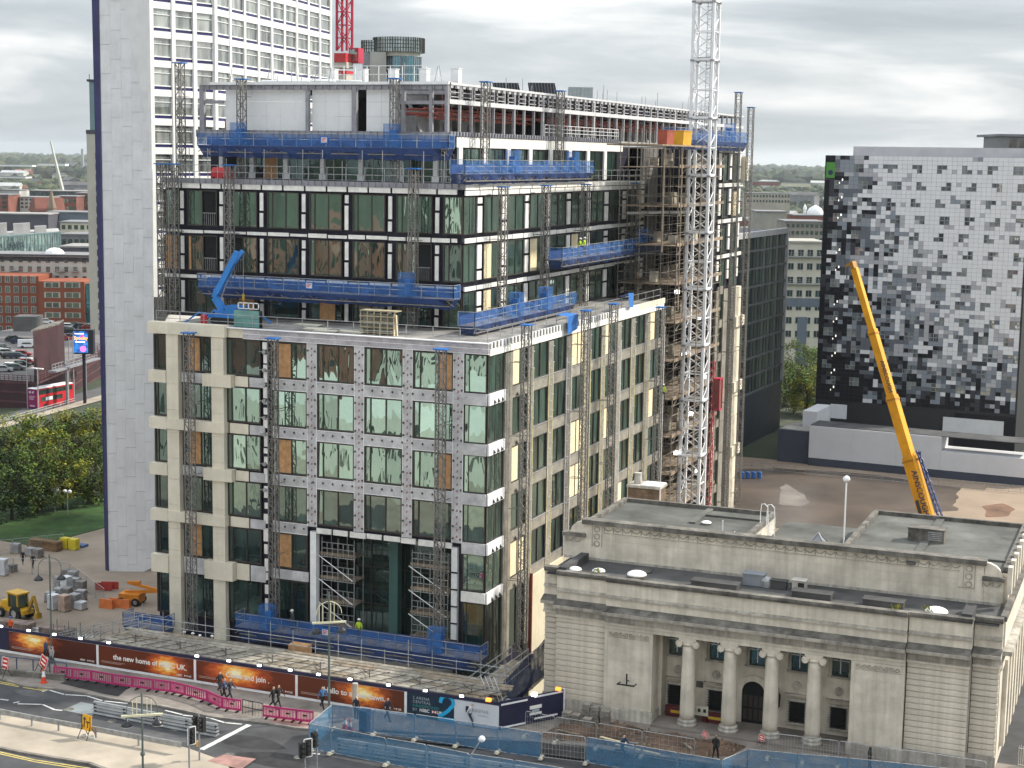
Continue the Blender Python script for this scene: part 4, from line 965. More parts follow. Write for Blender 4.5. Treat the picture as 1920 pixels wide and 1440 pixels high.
u = unit('roof_vent_housing', 33.5, 4.2, 2.6, 1.1, .95, 'box shaped dark vent housing with a louvre on the mossy rear roof')
mb = MB()
for k in range(5): mb.box(.15, 1.15, -.6, -.56, .2 + k * .14, .27 + k * .14)
part('louvre', mb, galv, u, local=True)
GD = 'white dome rooflights on the front roof of the bank'
def dome(x, y, r_, label):
 r_ *= 1.15; t = thing('dome_rooflight', (x, y, 10.18 if r_ != .391 else 12.33), label, 'rooflight', GD)
 mb = MB(); mb.lathe([(r_ * 1.02, 0), (r_ * 1.05, .12)], n=20); part('upstand', mb, limest_d, t, local=True)
 mb = MB(); mb.lathe([(r_ * math.cos(a), .12 + r_ * .42 * math.sin(a)) for a in [k * .196 for k in range(8)]] + [(.01, .12 + r_ * .42)], n=20); part('dome', mb, mat('milky_plastic', (.86, .87, .88), .3, .05, 2), t, local=True, smooth=True)
dome(10.27, -7.5, .42, 'leftmost small white dome rooflight on the bank front roof'); dome(11.97, -7.2, .42, 'second small white dome rooflight from the left on the bank front roof')
dome(14.8, -7.0, .62, 'larger white dome rooflight in the middle left of the bank front roof'); dome(35.9, -7.6, .68, 'large white dome rooflight at the right end of the bank front roof')
dome(17.3, 2.3, .34, 'small white dome rooflight on the upper rear roof behind the garland wall')
mb = MB(); mb.lathe([(.75, 0), (.78, .1), (.6, .2), (.05, .26)], (14.5, -4.9, 9.99), 20); one('roof_cowl', mb, roof_g, 'flat dark round cowl on the front roof by the garland wall', 'roof unit', loc=(14.5, -4.9, 9.99))
def slabbox(x, y, w, d, h, label):
 t = unit('roof_hatch', x, y, w, d, h, label, 9.99, roofing); return t
slabbox(20.6, -6.9, 3.3, 1.0, .42, 'long flat dark roof hatch left of the air conditioner'); slabbox(27.4, -6.6, 2.7, 1.0, .42, 'flat dark roof hatch right of the air conditioner'); slabbox(32.3, -6.7, 2.7, 1.0, .46, 'flat dark roof hatch beside the large white dome')
t = unit('air_conditioner', 26.2, -5.2, .95, .7, .75, 'pale boxed air conditioner with a square grille on the bank front roof', 10.02, mat('beige_metal', (.42, .40, .36), .6, .1, 1)); mb = MB(); mb.box(-.05, .38, -.39, -.35, .1, .65); part('grille', mb, black_r, t, local=True)
t = unit('ventilation_duct', 24.6, -5.2, 1.4, .5, .55, 'dark duct run joined to the pale air conditioner', 10.02, roofing); mb = MB(); mb.lathe([(.38, 0), (.40, .5), (.30, .7), (.05, .78)], (-.75, -.05, 0), 14); part('fan_cowl', mb, galv, t, local=True)
t = unit('tank_housing', 22.9, -5.0, 1.5, .8, .8, 'plain blue grey housing by the garland wall left of the duct', 10.02, mat('bluegrey_metal', (.22, .24, .27), .6, .1, 1))
mb = MB(); mb.bar((27.65, 3.0, 11), (27.65, 3.0, 16.4), .12, n=8); fp = one('lamp_pole', mb, white_p, 'slim white pole with a white globe rising from the bank court', 'lamp', loc=(27.65, 3.0, 11)); mb = MB(); mb.lathe([(.05, -.26), (.22, -.14), (.28, 0), (.22, .14), (.05, .26)], (0, 0, 5.65), 12); part('globe', mb, white_p, fp, local=True, smooth=True)
mb = MB()
for dx in (0, .5): mb.path([(21.2 + dx, 3.4, 12.27), (21.2 + dx, 3.4, 13.37), (21.3 + dx, 3.2, 14.1), (21.6 + dx, 3.0, 14.2), (21.9 + dx, 2.8, 14.0), (22.0 + dx, 2.7, 12.67), (22.0 + dx, 2.7, 10.87)], .07)
for k in range(6): mb.bar((22.0, 2.7, 10.97 + k * .35), (22.5, 2.7, 10.97 + k * .35), .04)
one('hooped_ladder', mb, white_p, 'white hooped access ladder over the edge of the bank court', 'ladder', loc=(21.2, 3.4, 12.27))
for i, (x, y, h) in enumerate(((20.4, -1.2, .5), (19.1, .3, .9), (23.0, -1.4, .55), (22.6, -2.4, .9))):
 mb = MB(); mb.bar((x, y, 12.27), (x, y, 12.33 + h), .09, n=7); one('soil_pipe', mb, white_p, 'short white vent pipe standing on the upper roof of the bank', 'pipe', 'white vent pipes on the bank roof', (x, y, 12.27))
mb = MB(); mb.box(8.6, 11.3, 9.6, 11.4, 4, 13.1); ch = one('brick_chimney', mb, brick, 'square brown brick stack with a white cap behind the bank', 'chimney', loc=(10, 10.5, 4))
mb = MB(); mb.box(8.5, 11.4, 9.5, 11.5, 13.1, 13.3); part('capping', mb, limest_m, ch); mb = MB(); mb.box(9.7, 11.35, 9.55, 11.4, 13.3, 13.38); part('white_cap', mb, white_p, ch); mb = MB(); mb.lathe([(.36, 13.3), (.3, 13.9), (.33, 14.2)], (9.2, 10.4, 0), 10); part('chimney_pot', mb, mat('pale_clay', (.45, .42, .38), .8, .1, 2), ch)
mb = MB(); mb.bar((11.42, 9.4, 8), (11.42, 9.4, 13.5), .1, n=6); part('downpipe', mb, white_p, ch)
mb = MB()
for z_ in [4.3 + .28 * k for k in range(32)]: mb.box(8.585, 11.315, 9.585, 11.415, z_, z_ + .02)
part('mortar_joint', mb, mat('dark_mortar', (.09, .075, .06), .95, .2, 3), ch, stuff=True)
# little plants rooted in the coping
for i, (x, y) in enumerate(((12.2, -8.2), (33.4, -8.6), (35.4, -8.3))):
 mb = MB(); rp = random.Random(i)
 for k in range(26):
  a, r_ = rp.uniform(0, 6.28), rp.uniform(.05, .35); p = Vector((x + r_ * math.cos(a), y + .4 * r_ * math.sin(a), 10.42 + rp.uniform(0, .3))); q = Vector((rp.uniform(-.12, .12), rp.uniform(-.1, .1), rp.uniform(.02, .12)))
  mb.face([p, p + q, p + q + Vector((.06, .02, .05)), p + Vector((.07, 0, -.02))])
 one('weed', mb, leaf_y, ('straggly weed on the coping near the left white domes', 'weed on the coping in front of the right hand roof hatch', 'weed on the coping in front of the large white dome')[i], 'plant', loc=(x, y, 10.42))
# ------------------------------------------------------------------ white tower on the left: blank tapering end wall, gridded flank
AT = thing('office_tower', (-66, 53, -12), 'tall white office tower with a blank panelled end wall and a flank of grid windows', 'building')
tw_p = mat('tower_white', (0.68, 0.68, 0.69), 0.6, 0.05, 0.5, streak=0.05)
tw_w = mat('tower_mosaic', (0.74, 0.74, 0.74), 0.55, 0.05, 0.5)
tw_n = mat('tower_navy', (0.02, 0.02, 0.10), 0.35, 0.15, 0.5)
KT = at(284, 0, t=194); KB = at(291, 1062, t=194); LT = at(186, 0, t=194); LB = at(205, 1122, t=194); MT = at(172, 0, t=194.6); MB_ = at(199, 1122, t=194.6)
ZT_ = 80.0
def onz(a, b_, z): return a + (b_ - a) * ((z - a.z) / (b_.z - a.z))
def Kz(z): return onz(KB, KT, z)
def Lz(z): return onz(LB, LT, z)
def Mz(z): return onz(MB_, MT, z)
nrm = (Kz(20) - Lz(20)).cross(Vector((0, 0, 1))).normalized()
if nrm.dot(CAM - Kz(20)) < 0: nrm = -nrm
mb = MB(); zl, zr_ = -12.0, KB.z
mb.face([Lz(zl) - nrm * .12, Kz(zr_) - nrm * .12, Kz(ZT_) - nrm * .12, Lz(ZT_) - nrm * .12])
bk = (Kz(0) - nrm * 40); bd = Vector((math.sin(R(6)), math.cos(R(6)), 0)) * 30; mb.face([Mz(zl), Mz(ZT_), Mz(ZT_) + bd, Mz(zl) + bd])
part('end_wall', mb, tw_p, AT)
mb = MB(); d_ = (Mz(0) - Lz(0)); mb.hexa([Lz(zl) + nrm * .02, Lz(zl) - nrm * .2, Mz(zl) - nrm * .2, Mz(zl) + nrm * .02, Lz(ZT_) + nrm * .02, Lz(ZT_) - nrm * .2, Mz(ZT_) - nrm * .2, Mz(ZT_) + nrm * .02]); part('navy_edge', mb, tw_n, AT)
rt = random.Random(8); H_ = 3.45; NCOL = 5
for c_ in range(NCOL):
 z = -13.2 + (c_ % 2) * H_ * .5 + (c_ // 2) * .7
 while z < ZT_:
  z1 = min(z + H_, ZT_); f0, f1 = c_ / NCOL + .0005, (c_ + 1) / NCOL - .0005
  zb0 = max(z, zl + (zr_ - zl) * f0) ; zb1 = max(z, zl + (zr_ - zl) * f1)
  if zb0 < z1 - .1 and zb1 < z1 - .1:
   P_ = lambda f_, zz: Lz(zz).lerp(Kz(zz), f_)
   o_ = nrm * (-.10 + rt.uniform(0, .006)); lip = nrm * .05
   mb = MB(); mb.hexa([P_(f0, zb0 + .03) + o_ + nrm * .07, P_(f1, zb1 + .03) + o_ + nrm * .07, P_(f1, zb1 + .03) + o_, P_(f0, zb0 + .03) + o_, P_(f0, z1) + o_ + lip, P_(f1, z1) + o_ + lip, P_(f1, z1) + o_ - nrm * .02, P_(f0, z1) + o_ - nrm * .02])
   part('cladding_panel', mb, tw_p, AT)
  z += H_
# flank A, then flank B after the bend
hA = Vector((math.sin(R(12)), math.cos(R(12)), 0)); hB = Vector((math.sin(R(-9)), math.cos(R(-9)), 0))
K0 = Kz(40); K0.z = 0; B0 = K0 + hA * 10.6
fl = 3.42
def flank(P0, h, n_, w, z0, z1, first):
 nr = Vector((h.y, -h.x, 0)); 
 if nr.dot(CAM - P0) < 0: nr = -nr
 mb = MB(); e_ = P0 + h * (n_ * w)
 mb.hexa([P0 + Vector((0, 0, z0)) - nr * .3, e_ + Vector((0, 0, z0)) - nr * .3, e_ + Vector((0, 0, z0)) - nr * 6, P0 + Vector((0, 0, z0)) - nr * 6] + [P0 + Vector((0, 0, z1)) - nr * .3, e_ + Vector((0, 0, z1)) - nr * .3, e_ + Vector((0, 0, z1)) - nr * 6, P0 + Vector((0, 0, z1)) - nr * 6])
 part('flank_core', mb, tw_w, AT)
 def bx(mb, a0, a1, d0, d1, za, zb):
  p = [P0 + h * a + nr * d + Vector((0, 0, zz)) for zz in (za, zb) for a, d in ((a0, d1), (a1, d1), (a1, d0), (a0, d0))]; mb.hexa(p)
 for i in range(n_ + 1):
  mb = MB(); bx(mb, i * w - .3, i * w + .3, -.3, .18, z0, z1); part('mullion', mb, tw_w, AT)
 k = 0; z = z0
 while z < z1 - 1:
  mb = MB(); bx(mb, 0, n_ * w, -.3, .10, z, z + .82); part('spandrel', mb, tw_w, AT)
  for i in range(n_):
   a0, a1 = i * w + .3, (i + 1) * w - .3
   mb = MB(); bx(mb, a0, a1, -.28, .02, z + 1.18, z + 1.32); bx(mb, a0, a1, -.28, .0, z + 2.72, z + 2.8); o = part('window', mb, white_p, AT)
   mb = MB(); bx(mb, a0, a1, -.28, -.12, z + 1.32, z + 3.42); part('pane', mb, g_tower, o)
   mb = MB(); bx(mb, a0, a1, -.28, -.04, z + .82, z + 1.18); part('navy_sill', mb, tw_n, o)
  z += fl
flank(K0, hA, 3, 3.55, 22.4, 74, True); flank(B0, hB, 9, 4.7, 29.2, 76, False)
# ------------------------------------------------------------------ red crane behind the tower
RCR = thing('tower_crane', (-85, 135, 20), 'red tower crane with concrete counterweights behind the white tower', 'crane')
c0 = at(644, 190, t=275); c0.z = 38
def lattice(mb, base, w, z0, z1, step, leg, br, off=0.0, rot=0.0):
 cs = [Vector((math.cos(rot + a) * w * .7071, math.sin(rot + a) * w * .7071, 0)) for a in (R(45), R(135), R(225), R(315))]
 for c_ in cs: mb.bar(base + c_ + Vector((0, 0, z0)), base + c_ + Vector((0, 0, z1)), leg)
 n_ = max(1, round((z1 - z0) / step)); st = (z1 - z0) / n_
 for k in range(n_):
  za, zb = z0 + k * st, z0 + (k + 1) * st
  for i in range(4):
   p, q = cs[i], cs[(i + 1) % 4]
   if (k + i) % 2: p, q = q, p
   mb.bar(base + p + Vector((0, 0, za)), base + q + Vector((0, 0, zb)), br); mb.bar(base + cs[i] + Vector((0, 0, zb)), base + cs[(i + 1) % 4] + Vector((0, 0, zb)), br)
magenta = mat('crane_red_paint', (0.42, 0.025, 0.06), .5, .12, .5)
mb = MB(); lattice(mb, Vector((c0.x, c0.y, 0)), 1.9, 20, 52.0, 2.0, .3, .12); part('mast', mb, magenta, RCR)
jr = -ri.normalized(); 
mb = MB(); b0 = Vector((c0.x, c0.y, 0)); lattice(mb, b0 + Vector((.2, 0, 0)), 1.9, 57, 72, 2.2, .34, .12); part('jib', mb, magenta, RCR)
for z0, z1, w in ((54.1, 55.1, 2.4), (51.9, 53.0, 2.3), (52.5, 52.51, 1)):
 mb = MB(); mb.box(b0.x - w / 2, b0.x + w / 2, b0.y - 1.2, b0.y + 1.2, z0, z1)
 if w > 2: part('counterweight', mb, mat('concrete_weight', (.50, .46, .40), .85, .1, .5), RCR)
for z0, z1, w in ((55.1, 56.6, 2.2), (53.1, 53.7, 2.5), (51.2, 51.8, 2.5)):
 mb = MB(); mb.box(b0.x - w / 2, b0.x + w / 2, b0.y - 1.3, b0.y + 1.3, z0, z1); part('frame_deck', mb, red_p, RCR)
cb = at(668, 105, t=275); mb = MB(); mb.box(cb.x - .9, cb.x + .9, cb.y - 1, cb.y + 1, cb.z - 1.2, cb.z + 1.3); o = part('cab', mb, magenta, RCR); mb = MB(); mb.box(cb.x - .7, cb.x + .7, cb.y - 1.05, cb.y - .98, cb.z - .9, cb.z + 1.1); part('cab_window', mb, g_office, o)
# ------------------------------------------------------------------ curved glass hotel behind
def fr_box(name, label, cat, uL, uR, vT, vB, t, depth, mtl, zb=None, nm='wall', group=None):
 """block whose front runs between two surveyed pixels at distance t"""
 a = at(uL, vT, t=t); b_ = at(uR, vT, t=t); c_ = at((uL + uR) / 2, vB, t=t); h = (b_ - a); h.z = 0; L_ = h.length; h.normalize(); z0 = c_.z if zb is None else zb; zt = (a.z + b_.z) / 2
 o = thing(name, (a.x, a.y, z0), label, cat, group, math.atan2(h.y, h.x))
 mb = MB(); mb.box(0, L_, 0, depth, 0, zt - z0); part(nm, mb, mtl, o, local=True)
 return o, L_, zt - z0
HY = thing('glass_hotel', (-140, 290, 40), 'distant round hotel of teal glass under an oversailing pale glass crown', 'building')
t_ = 420; hx = lambda u, v, t=t_: at(u, v, t=t)
def cyl(name, uL, uR, vT, vB, mtl, n=24, t=t_, ribs=0, rib_m=None):
 a, b_ = hx(uL, vT, t), hx(uR, vT, t); zb = hx(uL, vB, t).z; c_ = (a + b_) / 2; r_ = (b_ - a).length / 2
 mb = MB(); mb.lathe([(r_, zb), (r_, a.z)], (c_.x, c_.y, 0), n); o = part(name, mb, mtl, HY)
 if ribs:
  m2 = MB()
  for i in range(ribs):
   q = 2 * math.pi * i / ribs; x, y = c_.x + (r_ + .05) * math.cos(q), c_.y + (r_ + .05) * math.sin(q); m2.bar((x, y, zb), (x, y, a.z), .16)
  for k in range(1, 4):
   zz = zb + (a.z - zb) * k / 4; m2.lathe([(r_ + .06, zz), (r_ + .06, zz + .16)], (c_.x, c_.y, 0), n)
  part('glazing_rib', m2, rib_m or steel, o)
 return o
teal = glass_mat('teal_glass', (.02, .13, .17), (.35, .62, .68), .4, .05); crownm = glass_mat('pale_crown_glass', (.22, .27, .28), (.7, .75, .75), .35, .05)
cyl('teal_drum', 722, 790, 106, 200, teal, ribs=40); cyl('crown', 700, 796, 71, 98, crownm, ribs=60, rib_m=frame_b); cyl('side_drum', 678, 720, 76, 98, crownm, ribs=26, rib_m=frame_b)
cyl('recess', 712, 788, 98, 106, mat('pale_soffit', (.55, .52, .46), .8, .05, .5)); o = hx(694, 97, 415); o2 = hx(724, 97, 415); mb = MB(); d_ = fw * 12; zb = hx(694, 200).z; mb.prism([(o.x, o.y), (o2.x, o2.y), (o2.x + d_.x, o2.y + d_.y), (o.x + d_.x, o.y + d_.y)], zb, o.z); part('stair_shaft', mb, mat('pale_shaft', (.40, .39, .36), .8, .06, .3), HY)
o = hx(680, 98, 418); o2 = hx(696, 98, 418); mb = MB(); mb.prism([(o.x, o.y), (o2.x, o2.y), (o2.x + d_.x, o2.y + d_.y), (o.x + d_.x, o.y + d_.y)], zb, o.z); part('grey_shaft', mb, steel, HY)
# ------------------------------------------------------------------ pixel clad hotel on the right
PA = at(1549, 291, t=285); PB = at(1935, 286, t=270); PB.z = PA.z; P0 = at(1600, 291, t=283.2)
h = (PB - PA); h.z = 0; LH = h.length; h.normalize()
PXH = thing('pixel_clad_hotel', (PA.x, PA.y, -10), 'big hotel clad in black, grey and white pixel panels', 'building', None, math.atan2(h.y, h.x))
HH = PA.z + 10
mb = MB(); mb.box(0, LH, .12, 24, 0, HH); part('wall', mb, mat('dark_cladding_base', (.022, .022, .026), .5, .1, 1), PXH, local=True)
mb = MB(); mb.box(4.4, LH, 1.5, 20, HH, HH + 1.6); part('parapet', mb, mat('pale_parapet', (.55, .55, .58), .6, .06, .5), PXH, local=True)
mb = MB(); mb.box(30, LH, 6, 18, HH + 1.6, HH + 3.2); part('plant_room', mb, limest_d, PXH, local=True)
pal = [mat('panel_' + n_, c_, .5, .05, .5, spec=.12 if c_[0] < .1 else .4) for n_, c_ in (('black', (.012, .012, .016)), ('charcoal', (.05, .05, .06)), ('slate', (.12, .135, .16)), ('mid_grey', (.24, .27, .31)), ('light_grey', (.42, .42, .45)), ('white', (.74, .745, .77)))]
rp = random.Random(21); PW, PH_ = .84, .72
ncx, ncz = int(LH / PW), int((HH - 7.5) / PH_)
winset = {}
wpos = []
for fz in range(15):
 for fx in range(9):
  cx_, cz_ = 1 + fx * 5 + (fz % 2) + (2 if fx > 1 else 0), ncz - 3 - fz * 4
  if cz_ < 3 or cx_ + 2 > ncx: continue
  cells = [(cx_, cz_), (cx_ + 1, cz_), (cx_, cz_ - 1), (cx_ + 1, cz_ - 1)]
  drop = rp.randrange(5)
  cells = [c_ for i, c_ in enumerate(cells) if i != drop]; wpos.append(cells)
  for c_ in cells: winset[c_] = 1
mb = MB(); last = {}
for ix in range(ncx):
 for iz in range(ncz):
  if (ix, iz) in winset: continue
  fx_, fz_ = ix / ncx, iz / ncz
  g_ = .21 + 1.85 * fx_ ** .6 * fz_ ** .7 - .25 * (1 - fx_) + .12 * noise.noise((ix * .09, iz * .09, 2.0))     # panels get paler upwards and to the right
  v = max(0, min(1, min(g_, 1.0) + rp.gauss(0, .26 if .12 < g_ < 1.0 else .16)))
  k = 0 if v < .18 else 1 if v < .32 else 2 if v < .46 else 3 if v < .62 else 4 if v < .78 else 5
  if .02 < g_ < .35 and rp.random() < .07: k = 5
  nb_ = last.get((ix - 1, iz)) if rp.random() < .5 else last.get((ix, iz - 1))
  if nb_ is not None and rp.random() < .34: k = nb_
  last[(ix, iz)] = k
  x, z = ix * PW, HH - (ncz - iz) * PH_; mb.mi(k).box(x + .012, x + PW - .012, 0 - rp.uniform(0, .015), .13, z + .012, z + PH_ - .012)
part('cladding_panel', mb, pal, PXH, local=True, stuff=True)
for cells in wpos:
 mb = MB(); m2 = MB()
 for ix, iz in cells:
  x, z = ix * PW, HH - (ncz - iz) * PH_
  for a in ((x, x + .06, z, z + PH_), (x + PW - .06, x + PW, z, z + PH_), (x, x + PW, z, z + .06), (x, x + PW, z + PH_ - .06, z + PH_)): mb.box(a[0] + .001, a[1] - .001, -.03, .12, a[2] + .001, a[3] - .001)
  m2.box(x + .06, x + PW - .06, .05, .11, z + .06, z + PH_ - .06)
 o = part('window', mb, pal[3], PXH, local=True); part('pane', m2, g_tower, o, local=True)
# dark end return with slim windows and a green sign
mb = MB(); mb.box(-.12, 0, .1, 24, 0, HH); part('end_wall', mb, mat('slate_cladding', (.03, .032, .04), .55, .15, .7, spec=.2), PXH, local=True)
mb = MB(); re_ = random.Random(3)
for k in range(46): y_, z = re_.uniform(.6, 22), re_.uniform(4, HH - 5); mb.box(-.16, -.1, y_, y_ + .5, z, z + 1.3)
part('slim_window', mb, pal[5], PXH, local=True, stuff=True)
green_s = mat('green_sign', (.08, .30, .05), .4, .1, 1)
mb = MB(); mb.box(.15, 1.7, -.12, -.03, HH - 3.9, HH - 1.2); sg = part('sign', mb, green_s, PXH, local=True)
mb = MB(); mb.lathe([(.45, 0), (.45, .05)], n=16); o = part('sign_emblem', mb, mat('navy_emblem', (.02, .03, .08), .4, .1, 1), sg, local=True); o.rotation_euler = (R(90), 0, 0); o.location = (.95, -.13, HH - 3.0)
lampm = emit_mat('lit_room', (1.0, .95, .85), .7)
for k in range(13):
 z = HH - 4.4 - k * 3.05
 if k in (3, 6): continue
 mb = MB(); mb.box(3.0, 3.2, -.05, -.02, z, z + .38); mb.box(2.5, 2.66, -.05, -.02, z - .5, z - .2); part('lit_window', mb, lampm, PXH, local=True)
mb = MB(); mb.box(24.5, LH, -.25, -.02, 1.5, 7.2); part('black_band', mb, pal[0], PXH, local=True)
mb = MB(); mb.box(22.6, 32.8, -.4, -.25, 3.3, 6.4); mb2 = part('blank_sign', mb, mat('blank_white_sign', (.62, .62, .64), .6, .04, 1), PXH, local=True)
# white podium in front of it
W0 = at(1515, 872, z=-9.9); W1 = at(1935, 913, z=-9.9); h2 = (W1 - W0).normalized(); LW = (W1 - W0).length
PD = thing('podium_building', (W0.x, W0.y, -9.9), 'long low white clad podium with a dark base below the pixel hotel', 'building', None, math.atan2(h2.y, h2.x))
n_ = 5
for i in range(n_):
 a, b_ = LW * i / n_, LW * (i + 1) / n_; mb = MB(); mb.box(a + .01, b_ - .01, 0, 6, 1.3, 6.6 if b_ < 24.5 else 4.3); part('white_panel', mb, mat('podium_white', (.60, .61, .64), .6, .03, .4), PD, local=True)
mb = MB(); mb.box(-.05, LW, -.03, 6, 0, 1.28); part('dark_base', mb, mat('slate_blue_base', (.045, .055, .085), .6, .1, .5), PD, local=True)
mb = MB(); mb.box(0, LW, .3, 5.8, 6.6, 6.7); part('roof', mb, roofing, PD, local=True)
mb = MB(); mb.box(-5.6, -.1, 1.0, 9, 0, 5.4); part('dark_wing', mb, MATS['slate_blue_base'], PD, local=True); mb = MB(); mb.box(-5.4, -.3, 1.2, 8.8, 5.4, 5.5); part('wing_roof', mb, mat('pale_roof', (.30, .29, .27), .8, .2, .5), PD, local=True)
mb = MB(); mb.box(-2.6, -.2, 5.0, 14, 0, 8.2); mb.box(-.2, 2.6, 13.6, 14, 6, 8.4); part('white_upstand', mb, MATS['podium_white'], PD, local=True)
# railing between the cleared site and the podium
mb = MB(); p, q = at(1390, 878, z=-9.8), at(1935, 926, z=-9.8); railrun(mb, p, q, 1.1, 26, .06, (1.0, .55, .1)); one('site_railing', mb, galv, 'long low grey railing at the edge of the cleared ground before the white podium', 'railing', loc=tuple(p))
# dark glazed block beside the building
D0 = at(1476, 431, t=300); 
DKB = thing('dark_glazed_block', (D0.x, D0.y, -10), 'dark blue glazed block with a pale gridded flank beside the cleared site', 'building')
hd = Vector((math.sin(R(3.0)), math.cos(R(3.0)), 0)); DN = 14; dw = 4.0; nrd = Vector((hd.y, -hd.x, 0)); zr0 = -1.0; zt0 = D0.z
gl = mat('grid_grey', (.11, .11, .12), .6, .15, .5)
O_ = Vector((D0.x, D0.y, 0))
def dbx(mb, a0, a1, d0, d1, za, zb): mb.hexa([O_ - hd * a + nrd * d + Vector((0, 0, zz)) for zz in (za, zb) for a, d in ((a0, d1), (a1, d1), (a1, d0), (a0, d0))])
mb = MB(); dbx(mb, 0, DN * dw, -20, -.3, -10, zt0); part('core', mb, navy, DKB)
mb = MB(); dbx(mb, -.1, DN * dw, -.3, .25, zt0 - .6, zt0 + .4); dbx(mb, -.2, .25, -.3, .3, zr0, zt0); part('pale_coping', mb, steel_l, DKB)
nf = 9; fh = (zt0 - zr0) / nf
for k in range(nf):
 z = zr0 + k * fh
 mb = MB(); dbx(mb, 0, DN * dw, -.3, .12, z, z + .34); part('floor_band', mb, gl, DKB)
 for i in range(DN):
  m2 = MB(); dbx(m2, i * dw + .12, (i + 1) * dw - .12, -.29, -.2, z + .34, z + fh); dbx(m2, i * dw + dw * .62, i * dw + dw * .62 + .1, -.2, -.1, z + .34, z + fh); o = part('window', m2, g_dark, DKB)
for i in range(DN + 1): mb = MB(); dbx(mb, i * dw - .1, i * dw + .1, -.3, .06, zr0, zt0); part('fin', mb, gl, DKB)
mb = MB(); dbx(mb, 0, DN * dw, -.35, .0, -10, zr0 - .05); part('smooth_base', mb, mat('slate_panel', (.025, .03, .045), .45, .15, .3, spec=.3), DKB)
# pale and slate flats behind
GB, L_, h_ = fr_box('grey_flats', 'pale cream and slate flats with balconies behind the dark block', 'building', 1474, 1545, 456, 700, 395, 15, mat('cream_render_far', (.52, .50, .42), .8, .06, .3))
for k in range(7):
 for i in range(4):
  z = h_ - 3.2 - k * 3.3; x = .6 + i * 2.3; mb = MB(); mb.box(x, x + 1.5, -.1, 0, z, z + 1.7); o = part('window', mb, steel_l, GB, local=True); m2 = MB(); m2.box(x + .1, x + .72, -.12, -.09, z + .1, z + 1.6); m2.box(x + .8, x + 1.4, -.12, -.09, z + .1, z + 1.6); part('pane', m2, g_dark, o, local=True)
 if k in (0, 2): mb = MB(); mb.box(.2, 9.2, -.9, -.05, h_ - 3.4 - k * 3.3, h_ - 3.2 - k * 3.3); railrun(mb, (.2, -.85, h_ - 3.2 - k * 3.3), (9.2, -.85, h_ - 3.2 - k * 3.3), 1, 10, .05); part('balcony', mb, galv, GB, local=True)
mb = MB(); mb.box(0, L_, -.15, 0, h_ - 15.5, h_ - 13.4); mb.box(3.5, 5.8, -.14, 0, 0, h_ - 18); part('slate_band', mb, mat('slate_band', (.12, .15, .19), .6, .1, .5), GB, local=True)
mb = MB(); mb.box(-.2, L_ + .2, -.3, 15, h_, h_ + .5); part('roof', mb, mat('pale_roof2', (.36, .35, .31), .8, .1, .3), GB, local=True)
# ------------------------------------------------------------------ lattice climbing masts, one shared section mesh
def section_mesh(w, h, leg, br, mtl, name, panels=2):
 mb = MB(); lattice(mb, Vector((0, 0, 0)), w, 0, h, h / panels, leg, br); return mb.mesh(name, mtl)
SEC = section_mesh(.62, 1.5, .085, .04, mast_g, 'mast_section')
CAPM = MB().box(-.55, .55, -.42, .42, 0, .1).mesh('mast_cap', blue_p)
GM = 'lattice climbing masts round the office building'
def mast(x, y, z0, z1, label, cap=True, rz=0):
 t = thing('climbing_mast', (x, y, z0), label, 'mast', GM, rz); n_ = max(1, round((z1 - z0) / 1.5))
 for k in range(n_): inst('mast_section', SEC, t, (0, 0, k * 1.5))
 if cap: inst('mast_cap', CAPM, t, (0, 0, n_ * 1.5))
 mb = MB(); d = (0, .95, 0) if rz == 0 else (0, .95, 0)
 for k in range(1, n_, 4): mb.bar((-.25, .3, k * 1.5), (-.35, 1.2, k * 1.5), .05); mb.bar((.25, .3, k * 1.5), (.35, 1.2, k * 1.5), .05)
 part('wall_tie', mb, mast_g, t, local=True); return t
for u, zt, lb in ((357, 24.4, 'grey lattice mast before the cream stone piers at the left of the front'), (513, 25.3, 'grey lattice mast beside the black and white pier of the front'), (825, 24.6, 'grey lattice mast at the right of the foil clad front')):
 p = at(u, 900, y=-1.4); mast(p.x, -1.4, -.6, zt, lb)
for u, zt, lb in ((304, 38.0, 'outermost grey mast at the left end of the upper storeys'), (326, 38.2, 'second grey mast from the left end of the upper storeys'), (430, 38.4, 'grey mast on the terrace behind the small blue crawler crane'), (775, 38.3, 'grey mast on the terrace behind the caged pallet')):
 p = at(u, 420, y=8.7); mast(p.x, 8.7, 25.2, zt, lb)
for u, zt, lb in ((338, 47.6, 'tall grey mast at the left end of the plant storey'), (453, 46.6, 'grey mast in front of the left white plant panel'), (740, 46.5, 'grey mast right of the white plant panels')):
 p = at(u, 200, y=13.7); mast(p.x, 13.7, 37.4, zt, lb)
for u, v, zt, lb in ((983, 900, 25.8, 'nearest grey mast on the sunlit flank of the lower storeys'), (1097, 700, 25.9, 'second grey mast along the sunlit lower flank'), (1148, 700, 25.9, 'third grey mast along the sunlit lower flank'), (1237, 650, 25.4, 'grey mast at the far end of the sunlit lower flank'), (1374, 500, 47.0, 'grey mast against the far wing beside the white crane'), (1398, 500, 46.5, 'farthest right grey mast at the corner of the far wing')):
 p = at(u, v, x=1.35); mast(1.35, p.y, -2, zt, lb, rz=R(-90) * -1)
for u, lb in ((943, 'nearest grey mast on the side terrace'), (1023, 'second grey mast on the side terrace'), (1097, 'third grey mast on the side terrace'), (1190, 'farthest grey mast on the side terrace')):
 p = at(u, 420, x=-5.4); mast(-5.4, p.y, 25.2, 37.8, lb, rz=R(90))
for u, zt, lb in ((910, 47.1, 'nearer grey mast rising past the red pipes of the plant storey'), (1050, 47.0, 'farther grey mast rising past the red pipes of the plant storey')):
 p = at(u, 230, x=-9.1); mast(-9.1, p.y, 37.4, zt, lb, rz=R(90))
